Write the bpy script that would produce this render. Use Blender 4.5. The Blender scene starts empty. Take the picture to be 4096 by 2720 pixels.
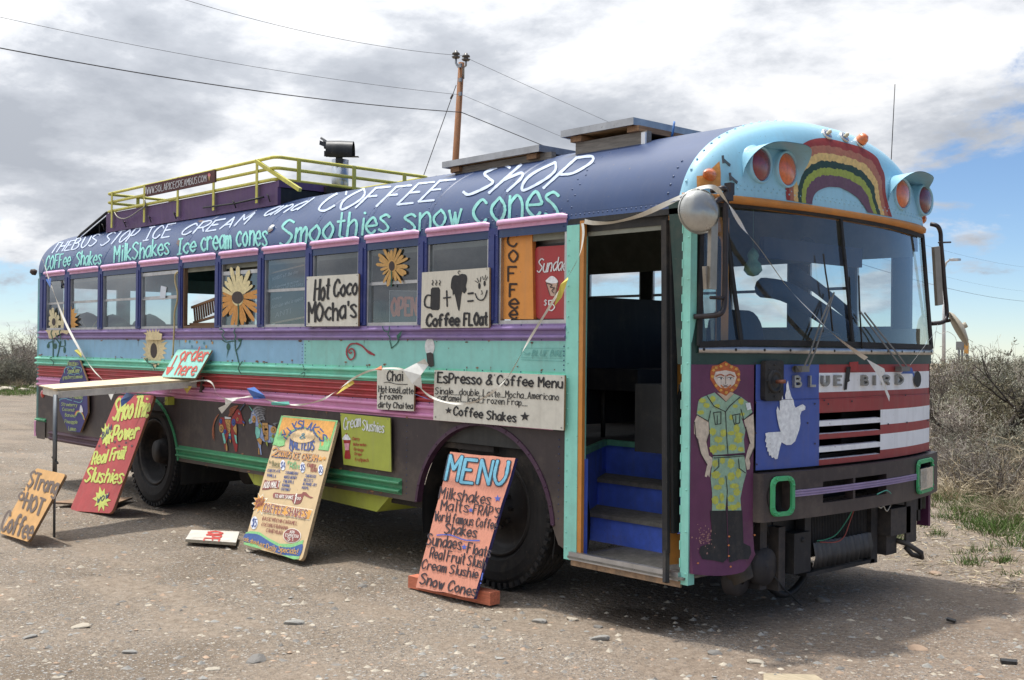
import bpy, math, random
import numpy as np
from mathutils import Vector, Matrix
from mathutils.bvhtree import BVHTree
from mathutils.geometry import tessellate_polygon
R = random.Random(7); NR = np.random.RandomState(11)
sc = bpy.context.scene
COL = sc.collection

# ------------------------------------------------------------------ camera
CAM = (4.5125, -4.518, 1.4447); YAW, PIT, ROL, FPX = 0.8324, 0.0075, 0.01043, 4598.07
_F = Vector((-math.sin(YAW)*math.cos(PIT), math.cos(YAW)*math.cos(PIT), math.sin(PIT)))
_R = Vector((math.cos(YAW), math.sin(YAW), 0)); _U = _R.cross(_F)
_R2 = _R*math.cos(ROL)+_U*math.sin(ROL); _U2 = -_R*math.sin(ROL)+_U*math.cos(ROL)
cd = bpy.data.cameras.new('camera'); cam = bpy.data.objects.new('camera', cd); COL.objects.link(cam)
cd.sensor_width = 36; cd.lens = FPX/4096*36; cd.clip_end = 5000; cd.clip_start = .05
cam.matrix_world = Matrix(((_R2.x, _U2.x, -_F.x, CAM[0]), (_R2.y, _U2.y, -_F.y, CAM[1]), (_R2.z, _U2.z, -_F.z, CAM[2]), (0, 0, 0, 1)))
sc.camera = cam
def ray(u, v):
    d = _F*FPX + _R2*(u-2048) - _U2*(v-1360); return Vector(CAM), d.normalized()

# ------------------------------------------------------------------ light
SUN = Vector((-.24, .0, 1)).normalized()
world = bpy.data.worlds.new('World'); sc.world = world; world.use_nodes = True
nt = world.node_tree; nt.nodes.clear(); N = nt.nodes.new; L = nt.links.new
sky = N('ShaderNodeTexSky'); sky.sky_type = 'NISHITA'; sky.sun_disc = False
sky.sun_elevation = math.asin(SUN.z); sky.sun_rotation = math.atan2(SUN.x, SUN.y)
sky.air_density = 1.0; sky.dust_density = .15; sky.altitude = 2100; sky.ozone_density = 5.0
bgs = N('ShaderNodeBackground'); bgs.inputs[1].default_value = .095; L(sky.outputs[0], bgs.inputs[0])
tc = N('ShaderNodeTexCoord'); sep = N('ShaderNodeSeparateXYZ'); L(tc.outputs['Generated'], sep.inputs[0])
def M(op, a, b=None, c=None, clamp=False):
    n = N('ShaderNodeMath'); n.operation = op; n.use_clamp = clamp
    for i, x in enumerate((a, b, c)):
        if x is None: continue
        if isinstance(x, (int, float)): n.inputs[i].default_value = x
        else: L(x, n.inputs[i])
    return n.outputs[0]
zc = M('MAXIMUM', sep.outputs[2], 0.0)
den = M('ADD', zc, .30)
px_ = M('DIVIDE', sep.outputs[0], den); py_ = M('DIVIDE', sep.outputs[1], den)
cmb = N('ShaderNodeCombineXYZ'); L(px_, cmb.inputs[0]); L(py_, cmb.inputs[1]); L(M('MULTIPLY', zc, 1.5), cmb.inputs[2])
def noise(vec, scale, detail, rough, off=(0, 0, 0), dist=0.0):
    mp = N('ShaderNodeMapping'); mp.inputs['Location'].default_value = off; L(vec, mp.inputs[0])
    n = N('ShaderNodeTexNoise'); n.inputs['Scale'].default_value = scale; n.inputs['Detail'].default_value = detail
    n.inputs['Roughness'].default_value = rough; n.inputs['Distortion'].default_value = dist; L(mp.outputs[0], n.inputs['Vector']); return n.outputs[0]
n1 = noise(cmb.outputs[0], 1.15, 9, .55, (3.1, 1.7, .3), .25)
n2 = noise(cmb.outputs[0], 2.6, 8, .62, (7.3, 4.4, 2.0), .2)
# cover: overcast overhead and to the left, thinning to open blue low on the right
azr = M('ADD', M('MULTIPLY', sep.outputs[0], .80), M('MULTIPLY', sep.outputs[1], .60))   # towards the right of the view
cov = M('ADD', M('MULTIPLY', n1, 2.6), M('SUBTRACT', M('MULTIPLY', n2, 2.3), 1.02))
cov = M('ADD', cov, M('MULTIPLY', M('SMOOTH_MIN', zc, .32, .1), 5.8))
cov = M('SUBTRACT', cov, M('MULTIPLY', M('MINIMUM', M('MAXIMUM', M('SUBTRACT', azr, .04), 0.0), .4), 4.9))
mask = N('ShaderNodeMapRange'); mask.interpolation_type = 'SMOOTHSTEP'
mask.inputs['From Min'].default_value = 1.45; mask.inputs['From Max'].default_value = 1.78; L(cov, mask.inputs['Value'])
# shading of the clouds: thick = grey, thin = white
n3 = noise(cmb.outputs[0], 2.5, 10, .60, (1.9, 9.2, 5.0), .15)
shade = M('ADD', M('MULTIPLY', M('SUBTRACT', n3, .5), 3.0), M('MULTIPLY', M('SUBTRACT', n2, .5), 1.7))
cr = N('ShaderNodeValToRGB'); L(M('ADD', shade, .49), cr.inputs[0])
el = cr.color_ramp.elements
el[0].position = .06; el[0].color = (1.0, 1.0, 1.0, 1)
el[1].position = .98; el[1].color = (.43, .46, .515, 1)
e = el.new(.36); e.color = (.79, .81, .85, 1)
e = el.new(.62); e.color = (.56, .59, .645, 1)
dt = N('ShaderNodeVectorMath'); dt.operation = 'DOT_PRODUCT'; L(tc.outputs['Generated'], dt.inputs[0]); dt.inputs[1].default_value = SUN
glow = M('ADD', M('MULTIPLY', M('POWER', M('MAXIMUM', dt.outputs['Value'], 0.0), 3.0), 2.1), .73)
bgc = N('ShaderNodeBackground'); L(cr.outputs[0], bgc.inputs[0]); L(glow, bgc.inputs[1])
mx = N('ShaderNodeMixShader'); L(mask.outputs[0], mx.inputs[0]); L(bgs.outputs[0], mx.inputs[1]); L(bgc.outputs[0], mx.inputs[2])
wo = N('ShaderNodeOutputWorld'); L(mx.outputs[0], wo.inputs[0])
sl = bpy.data.lights.new('sun', 'SUN'); sl.energy = 2.6; sl.angle = math.radians(2.0); sl.color = (1, .955, .88)
so = bpy.data.objects.new('sun', sl); COL.objects.link(so); so.rotation_euler = SUN.to_track_quat('Z', 'Y').to_euler(); so.location = (0, 0, 30)
vs = sc.view_settings; vs.view_transform = 'Standard'; vs.look = 'None'; vs.gamma = 1; vs.use_curve_mapping = False; vs.exposure = 0.46

# ------------------------------------------------------------------ materials
def lin(c):
    r = []
    for x in c:
        x /= 255.; r.append(x/12.92 if x <= .04045 else ((x+.055)/1.055)**2.4)
    return tuple(r)+(1,)
_M = {}
def paint(rgb, rough=.5, var=.16, bump=.12, metal=0, scale=9, grime=.25, coat=0, spec=.5, grain=None, key=None):
    """weathered paint: slow and fine tone variation, grime blotches, brushed relief"""
    k = (tuple(rgb), rough, var, bump, metal, scale, grime, coat, grain, key)
    if k in _M: return _M[k]
    m = bpy.data.materials.new('paint_%d_%d_%d' % tuple(rgb)); m.use_nodes = True; t = m.node_tree; b = t.nodes['Principled BSDF']
    tcn = t.nodes.new('ShaderNodeTexCoord'); mp = t.nodes.new('ShaderNodeMapping'); t.links.new(tcn.outputs['Object'], mp.inputs[0])
    if grain: mp.inputs['Scale'].default_value = grain
    a = t.nodes.new('ShaderNodeTexNoise'); a.inputs['Scale'].default_value = scale; a.inputs['Detail'].default_value = 8; a.inputs['Roughness'].default_value = .65
    t.links.new(mp.outputs[0], a.inputs['Vector'])
    g = t.nodes.new('ShaderNodeTexNoise'); g.inputs['Scale'].default_value = scale*.33; g.inputs['Detail'].default_value = 10; g.inputs['Roughness'].default_value = .75
    t.links.new(tcn.outputs['Object'], g.inputs['Vector'])
    c = lin(rgb); lu = .2126*c[0]+.7152*c[1]+.0722*c[2]; c = tuple(x+(lu-x)*.13 for x in c[:3])+(1,)
    r = t.nodes.new('ShaderNodeValToRGB'); t.links.new(a.outputs[0], r.inputs[0])
    r.color_ramp.elements[0].position = .3; r.color_ramp.elements[0].color = tuple(x*(1-var) for x in c[:3])+(1,)
    r.color_ramp.elements[1].position = .7; r.color_ramp.elements[1].color = tuple(min(1, x*(1+var)) for x in c[:3])+(1,)
    mxn = t.nodes.new('ShaderNodeMix'); mxn.data_type = 'RGBA'
    gr = t.nodes.new('ShaderNodeMapRange'); gr.inputs['From Min'].default_value = .52; gr.inputs['From Max'].default_value = .72
    gr.inputs['To Max'].default_value = grime; t.links.new(g.outputs[0], gr.inputs['Value']); t.links.new(gr.outputs[0], mxn.inputs['Factor'])
    t.links.new(r.outputs[0], mxn.inputs['A']); mxn.inputs['B'].default_value = (.19, .15, .11, 1)
    res = mxn.outputs['Result']
    if not grain and key != 'wire':
        ms = t.nodes.new('ShaderNodeMapping'); ms.inputs['Scale'].default_value = (22, 22, 1.3); t.links.new(tcn.outputs['Object'], ms.inputs[0])
        st = t.nodes.new('ShaderNodeTexNoise'); st.inputs['Scale'].default_value = 1; st.inputs['Detail'].default_value = 6; t.links.new(ms.outputs[0], st.inputs['Vector'])
        sr = t.nodes.new('ShaderNodeMapRange'); sr.inputs['From Min'].default_value = .5; sr.inputs['From Max'].default_value = .78; sr.inputs['To Max'].default_value = .05 if key == 'roof' else (.07 if sum(rgb) < 230 else .17); t.links.new(st.outputs[0], sr.inputs['Value'])
        m2 = t.nodes.new('ShaderNodeMix'); m2.data_type = 'RGBA'; t.links.new(sr.outputs[0], m2.inputs['Factor']); t.links.new(res, m2.inputs['A']); m2.inputs['B'].default_value = (.22, .19, .155, 1)
        cn = t.nodes.new('ShaderNodeTexNoise'); cn.inputs['Scale'].default_value = 46; cn.inputs['Detail'].default_value = 5; cn.inputs['Roughness'].default_value = .6; t.links.new(tcn.outputs['Object'], cn.inputs['Vector'])
        cm = t.nodes.new('ShaderNodeMapRange'); cm.inputs['From Min'].default_value = .685; cm.inputs['From Max'].default_value = .715; cm.inputs['To Max'].default_value = .6; t.links.new(cn.outputs[0], cm.inputs['Value'])
        m3 = t.nodes.new('ShaderNodeMix'); m3.data_type = 'RGBA'; t.links.new(cm.outputs[0], m3.inputs['Factor']); t.links.new(m2.outputs['Result'], m3.inputs['A']); m3.inputs['B'].default_value = (.13, .10, .08, 1)
        res = m3.outputs['Result']
    if key == 'skirt':
        ge = t.nodes.new('ShaderNodeNewGeometry'); sx = t.nodes.new('ShaderNodeSeparateXYZ'); t.links.new(ge.outputs['Position'], sx.inputs[0]); zr = t.nodes.new('ShaderNodeMapRange'); zr.inputs['From Min'].default_value = .95; zr.inputs['From Max'].default_value = .42; zr.inputs['To Min'].default_value = -.30; zr.inputs['To Max'].default_value = .30; t.links.new(sx.outputs[2], zr.inputs['Value'])
        ad = t.nodes.new('ShaderNodeMath'); ad.operation = 'ADD'; t.links.new(zr.outputs[0], ad.inputs[0]); t.links.new(g.outputs[0], ad.inputs[1]); zf = t.nodes.new('ShaderNodeMapRange'); zf.inputs['From Min'].default_value = .42; zf.inputs['From Max'].default_value = .95; zf.inputs['To Max'].default_value = .6; t.links.new(ad.outputs[0], zf.inputs['Value'])
        m4 = t.nodes.new('ShaderNodeMix'); m4.data_type = 'RGBA'; t.links.new(zf.outputs[0], m4.inputs['Factor']); t.links.new(res, m4.inputs['A']); m4.inputs['B'].default_value = (.17, .135, .105, 1); res = m4.outputs['Result']
    t.links.new(res, b.inputs['Base Color'])
    rr = t.nodes.new('ShaderNodeMapRange'); rr.inputs['To Min'].default_value = max(.05, rough-.1); rr.inputs['To Max'].default_value = min(1, rough+.18)
    t.links.new(g.outputs[0], rr.inputs['Value']); t.links.new(rr.outputs[0], b.inputs['Roughness'])
    b.inputs['Metallic'].default_value = metal; b.inputs['Coat Weight'].default_value = coat; b.inputs['Coat Roughness'].default_value = .25
    b.inputs['Specular IOR Level'].default_value = spec
    if bump:
        bp = t.nodes.new('ShaderNodeBump'); bp.inputs['Strength'].default_value = bump; bp.inputs['Distance'].default_value = .004
        t.links.new(a.outputs[0], bp.inputs['Height']); t.links.new(bp.outputs[0], b.inputs['Normal'])
    _M[k] = m; return m
def flat(rgb, rough=.6): return paint(rgb, rough, .20, .10, grime=.22, scale=44)
def wood(rgb, axis=0, rough=.75):
    s = [14, 14, 14]; s[axis] = 1.2
    return paint(rgb, rough, .35, .5, scale=7, grime=.35, grain=tuple(s))
def metal(rgb, rough=.35): return paint(rgb, rough, .18, .08, metal=1, grime=.2)
def rubber(): return paint((34, 34, 36), .75, .3, .3, grime=.35, key='rubber')
def glass(tint=(.80, .84, .85), refl=.16):
    k = ('glass', tint, refl)
    if k in _M: return _M[k]
    m = bpy.data.materials.new('window_glass'); m.use_nodes = True; t = m.node_tree; t.nodes.clear()
    o = t.nodes.new('ShaderNodeOutputMaterial'); tr = t.nodes.new('ShaderNodeBsdfTransparent'); tr.inputs[0].default_value = tint+(1,)
    gl = t.nodes.new('ShaderNodeBsdfGlossy'); gl.inputs['Roughness'].default_value = .03; gl.inputs[0].default_value = (.9, .95, 1, 1)
    df = t.nodes.new('ShaderNodeBsdfDiffuse'); df.inputs[0].default_value = (.42, .41, .38, 1)
    lw = t.nodes.new('ShaderNodeLayerWeight'); lw.inputs[0].default_value = .5; fr = t.nodes.new('ShaderNodeMath'); fr.operation = 'POWER'; t.links.new(lw.outputs['Facing'], fr.inputs[0]); fr.inputs[1].default_value = 4
    ad = t.nodes.new('ShaderNodeMath'); ad.operation = 'ADD'; ad.use_clamp = True; t.links.new(fr.outputs[0], ad.inputs[0]); ad.inputs[1].default_value = refl
    m1 = t.nodes.new('ShaderNodeMixShader'); t.links.new(ad.outputs[0], m1.inputs[0]); t.links.new(tr.outputs[0], m1.inputs[1]); t.links.new(gl.outputs[0], m1.inputs[2])
    n = t.nodes.new('ShaderNodeTexNoise'); n.inputs['Scale'].default_value = 3; n.inputs['Detail'].default_value = 6
    tcn = t.nodes.new('ShaderNodeTexCoord'); t.links.new(tcn.outputs['Object'], n.inputs['Vector'])
    mr = t.nodes.new('ShaderNodeMapRange'); mr.inputs['From Min'].default_value = .4; mr.inputs['From Max'].default_value = .75; mr.inputs['To Min'].default_value = .02; mr.inputs['To Max'].default_value = .13
    t.links.new(n.outputs[0], mr.inputs['Value'])
    m2 = t.nodes.new('ShaderNodeMixShader'); t.links.new(mr.outputs[0], m2.inputs[0]); t.links.new(m1.outputs[0], m2.inputs[1]); t.links.new(df.outputs[0], m2.inputs[2])
    t.links.new(m2.outputs[0], o.inputs[0]); _M[k] = m; return m
def lens(rgb):
    k = ('lens', rgb)
    if k in _M: return _M[k]
    m = paint(rgb, .16, .25, .35, scale=40, grime=.2, coat=.8, key='lens'); _M[k] = m; return m

NAVY = paint((4, 52, 104), .40, .10, .05, scale=2.5, grime=.06, coat=.22, key='roof')
NAVYP = paint((44, 58, 124), .45); HOOD = paint((228, 172, 214), .4, .1)
PURP = paint((132, 106, 160), .45); MINT = paint((124, 198, 188), .5, .08, grime=.16); SKYB = paint((126, 178, 212), .5, .08, grime=.16)
MINTR = paint((108, 206, 176), .42, .1); REDR = paint((176, 46, 52), .42, .12); PINKR = paint((208, 132, 178), .42, .1)
DARK = paint((54, 44, 46), .5, .14, grime=.3, key='skirt'); GREENR = paint((44, 142, 92), .42, .12); LIME = paint((172, 182, 34), .5, .12)
MPOST = paint((130, 214, 196), .5, .08); ORAN = paint((206, 130, 22), .5, .12); STEPB = paint((80, 116, 232), .5, .22, grime=.4)
CAPB = paint((140, 200, 224), .36, .08, scale=3, grime=.1, coat=.3, key='cap'); TEAL = paint((60, 110, 108), .5)
PLUM = paint((98, 44, 82), .5, .15); DGRN = paint((28, 62, 56), .5); BLK = paint((28, 28, 29), .55, .25, .15)
ALU = metal((190, 190, 192), .4); CHROME = metal((205, 205, 205), .18); SEAL = paint((30, 30, 32), .7)
INT = paint((128, 130, 116), .6, .2); INTD = paint((52, 52, 50), .7, .25); FLOORM = paint((84, 78, 74), .8, .3, grime=.6)
RUB = rubber(); YEL = paint((198, 190, 46), .45, .18, grime=.35, scale=14); VIOL = paint((92, 62, 108), .6, .15, grime=.3)
WHITEP = paint((236, 239, 242), .5, .05, grime=.10); FLAGR = paint((160, 46, 46), .5, .1); FLAGB = paint((60, 88, 172), .5, .1)
CREAMB = paint((212, 208, 194), .6, .08, .35, scale=14, grime=.16)
LILAC = paint((150, 130, 168), .5)

# ------------------------------------------------------------------ mesh helpers
class MB:
    def __init__(s): s.v = []; s.f = []; s.m = []; s.sm = []
    def add(s, vs, fs, mi=0, smooth=False):
        o = len(s.v); s.v += [tuple(p) for p in vs]
        for f in fs: s.f.append(tuple(i+o for i in f)); s.m.append(mi); s.sm.append(smooth)
    def box(s, x0, x1, y0, y1, z0, z1, mi=0):
        s.add([(x0, y0, z0), (x1, y0, z0), (x1, y1, z0), (x0, y1, z0), (x0, y0, z1), (x1, y0, z1), (x1, y1, z1), (x0, y1, z1)],
              [(0, 3, 2, 1), (4, 5, 6, 7), (0, 1, 5, 4), (1, 2, 6, 5), (2, 3, 7, 6), (3, 0, 4, 7)], mi)
    def obox(s, c, ax, ay, az, mi=0):
        c = Vector(c); ax, ay, az = Vector(ax), Vector(ay), Vector(az); vs = []
        for k in (-1, 1):
            for (i, j) in ((-1, -1), (1, -1), (1, 1), (-1, 1)): vs.append(c+ax*i+ay*j+az*k)
        s.add(vs, [(0, 3, 2, 1), (4, 5, 6, 7), (0, 1, 5, 4), (1, 2, 6, 5), (2, 3, 7, 6), (3, 0, 4, 7)], mi)
    def bar(s, a, b, w, h, up=(0, 0, 1), mi=0):
        a, b = Vector(a), Vector(b); d = b-a; l = d.length; d.normalize(); u = Vector(up); r = d.cross(u)
        if r.length < 1e-4: r = d.cross(Vector((1, 0, 0)))
        r.normalize(); u = r.cross(d)
        s.obox((a+b)/2, d*l/2, r*w/2, u*h/2, mi)
    def tube(s, pts, r, n=8, mi=0, cap=True, taper=None):
        pts = [Vector(p) for p in pts]; vs = []; fs = []
        T0 = (pts[1]-pts[0]).normalized(); u = T0.cross(Vector((0, 0, 1)))
        if u.length < .05: u = T0.cross(Vector((1, 0, 0)))
        u.normalize()
        for i, p in enumerate(pts):
            T = (pts[min(i+1, len(pts)-1)]-pts[max(i-1, 0)]).normalized()
            u = (u-T*u.dot(T)).normalized(); w = T.cross(u)
            rr = r if taper is None else r+(taper-r)*i/(len(pts)-1)
            for k in range(n):
                a = 2*math.pi*k/n; vs.append(p+(u*math.cos(a)+w*math.sin(a))*rr)
        for i in range(len(pts)-1):
            for k in range(n):
                fs.append((i*n+k, i*n+(k+1) % n, (i+1)*n+(k+1) % n, (i+1)*n+k))
        if cap: fs.append(tuple(range(n-1, -1, -1))); fs.append(tuple((len(pts)-1)*n+k for k in range(n)))
        s.add(vs, fs, mi, True)
    def lathe(s, c, ax, prof, n=32, mi=0, smooth=True, sy=1.0):
        """prof: (distance along ax, radius)"""
        c = Vector(c); ax = Vector(ax).normalized(); u = ax.cross(Vector((0, 0, 1)))
        if u.length < .05: u = ax.cross(Vector((1, 0, 0)))
        u.normalize(); w = ax.cross(u); vs = []; fs = []
        for (d, r) in prof:
            for k in range(n):
                a = 2*math.pi*k/n; vs.append(c+ax*d+(u*math.cos(a)+w*math.sin(a)*sy)*r)
        for i in range(len(prof)-1):
            for k in range(n): fs.append((i*n+k, i*n+(k+1) % n, (i+1)*n+(k+1) % n, (i+1)*n+k))
        s.add(vs, fs, mi, smooth)
    def grid(s, rows, mi=0, smooth=True, mf=None):
        nr, nc = len(rows), len(rows[0]); o = len(s.v)
        for r in rows: s.v += [tuple(p) for p in r]
        for i in range(nr-1):
            for j in range(nc-1):
                m = mi if mf is None else mf(i, j)
                if m is None: continue
                s.f.append((o+i*nc+j, o+i*nc+j+1, o+(i+1)*nc+j+1, o+(i+1)*nc+j)); s.m.append(m); s.sm.append(smooth)
    def prism(s, poly, off, mi=0, mi_side=None):
        """poly: planar 3-D outline; off: extrusion vector"""
        n = len(poly); off = Vector(off); P = [Vector(p) for p in poly]
        s.add(P+[p+off for p in P], [tuple(range(n)), tuple(range(2*n-1, n-1, -1))], mi)
        o = len(s.v)-2*n
        for i in range(n):
            j = (i+1) % n; s.f.append((o+i, o+n+i, o+n+j, o+j)); s.m.append(mi if mi_side is None else mi_side); s.sm.append(False)
    def build(s, name, mats, parent=None, label=None, cat=None, group=None, kind=None, origin=None):
        if not isinstance(mats, (list, tuple)): mats = [mats]
        me = bpy.data.meshes.new(name); off = Vector((0, 0, 0))
        if parent is not None:
            off = parent['_o'] if '_o' in parent else (0, 0, 0); off = Vector(off)
        elif origin is not None: off = Vector(origin)
        V = np.array(s.v, dtype=float)-np.array(off)
        me.from_pydata(V.tolist(), [], s.f)
        for m in mats: me.materials.append(m)
        me.polygons.foreach_set('material_index', s.m); me.polygons.foreach_set('use_smooth', s.sm); me.update()
        o = bpy.data.objects.new(name, me); COL.objects.link(o)
        if parent is not None: o.parent = parent
        else: o.location = off
        o['_o'] = tuple(off); _all.append(o)
        tag(o, label, cat, group, kind); return o
_all = []
def tag(o, label=None, cat=None, group=None, kind=None):
    if label: o['label'] = label
    if cat: o['category'] = cat
    if group: o['group'] = group
    if kind: o['kind'] = kind
    return o
def empty(name, loc, label=None, cat=None, group=None):
    o = bpy.data.objects.new(name, None); COL.objects.link(o); o.location = loc; o['_o'] = tuple(loc); o.empty_display_size = .2; _all.append(o)
    return tag(o, label, cat, group)
def flat_shade_auto(o, deg=35):
    pass

def fx(y):          # plan curve of the bus front below the windscreen
    q = abs((y-1.21)/1.21); return .875+.165*(1-min(q, 1)**2.5)
# ------------------------------------------------------------------ surfaces that paint can lie on
class Plane:
    def __init__(s, p, n): s.p = Vector(p); s.n = Vector(n).normalized()
    def hit(s, u, v):
        o, d = ray(u, v); t = (s.p-o).dot(s.n)/d.dot(s.n); P = o+d*t; n = s.n if s.n.dot(d) < 0 else -s.n; return P, n
class Surf:
    def __init__(s, verts, faces, fallback=None): s.b = BVHTree.FromPolygons([Vector(v) for v in verts], faces); s.fb = fallback
    def hit(s, u, v):
        o, d = ray(u, v); P, n, i, t = s.b.ray_cast(o, d)
        if P is None:
            return s.fb.hit(u, v) if s.fb else (None, None)
        if n.dot(d) > 0: n = -n
        return P, n
SIDE = Plane((0, 0, 1), (0, -1, 0))
def P_(y, u, v): return Plane((0, y, 0), (0, -1, 0)).hit(u, v)[0]
def X_(x, u, v): return Plane((x, 0, 0), (1, 0, 0)).hit(u, v)[0]
def Z_(z, u, v): return Plane((0, 0, z), (0, 0, 1)).hit(u, v)[0]

GL = {}
def _g(s):
    for line in s.strip().split('\n'):
        k, *st = line.split(' '); out = []
        for t in st:
            sm = t[0] == '~'; t = t.lstrip('~'); p = []
            for i in range(0, len(t)-1, 2):
                c = lambda ch: {'a': -1, 'b': -2, 'c': -3, 'x': 10, 'y': 11, 'h': .5}.get(ch, None) if not ch.isdigit() else int(ch)
                p.append((c(t[i]), c(t[i+1])))
            out.append((p, sm))
        GL[k] = (out, max(q[0] for st_, _ in out for q in st_))
_g("""A 003960 1353
B 0009 ~0939573505 ~0545624000
C ~67491704114062
D 0009 ~093966633000
E 69090060 0545
F 690900 0545
G ~67491704114062 626434
H 0009 6069 0565
I 1019
| 2029 0949 0040
J ~5953300102
K 0009 690460
L 090060
M 0009346960
N 00096069
O ~39060330636639
P 0009 ~0949674404
Q ~39060330636639 4260
R 0009 ~0949674404 3460
S ~68390735633001
T 3930 0969
U ~0903306369
V 093069
W 0920364069
X 0069 0960
Y 093569 3530
Z 09690060
a ~553604022052 5650
b 0900 ~0436533001
c ~553604023051
d 5950 ~553604022052
e ~0353543604023051
f ~58492720 0545
g ~553604022052 ~565b3c0b
h 0900 ~04365450
i 1016 18
j ~363a2c0b 38
k 0900 460350
l 1910
m 0600 ~04263430 ~34566460
n 0600 ~04365450
o ~36040230525436
p 060c ~0436533001
q 565c ~5436033051
r 0600 ~043655
s ~55360533513001
t 29213040 0646
u ~0602305256 5650
v 063056
w 0620354066
x 0056 0650
y 0630 560c
z 06560050
1 172920
2 ~0739675400 0060
3 ~0839673525 ~25633001
4 390363 4940
5 690905 ~0536633001
$ ~68390735633001 3x3a
& ~6027495702103063
. 00
, 101a
' 1917
" 0907 2927
! 1913 10
- 0444
= 0353 0656
+ 0454 2226
· 04
: 05 01""")
def catmull(p, n=5):
    if len(p) < 3: return p
    closed = p[0] == p[-1]; out = []
    for i in range(len(p)-1):
        p0 = p[i-1] if i > 0 else (p[-2] if closed else p[0]); p1 = p[i]; p2 = p[i+1]; p3 = p[i+2] if i+2 < len(p) else (p[1] if closed else p[-1])
        for k in range(n):
            t = k/n; out.append(tuple(.5*((2*b)+(-a+c)*t+(2*a-5*b+4*c-d)*t*t+(-a+3*b-3*c+d)*t**3) for a, b, c, d in zip(p0, p1, p2, p3)))
    out.append(p[-1]); return out
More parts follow.
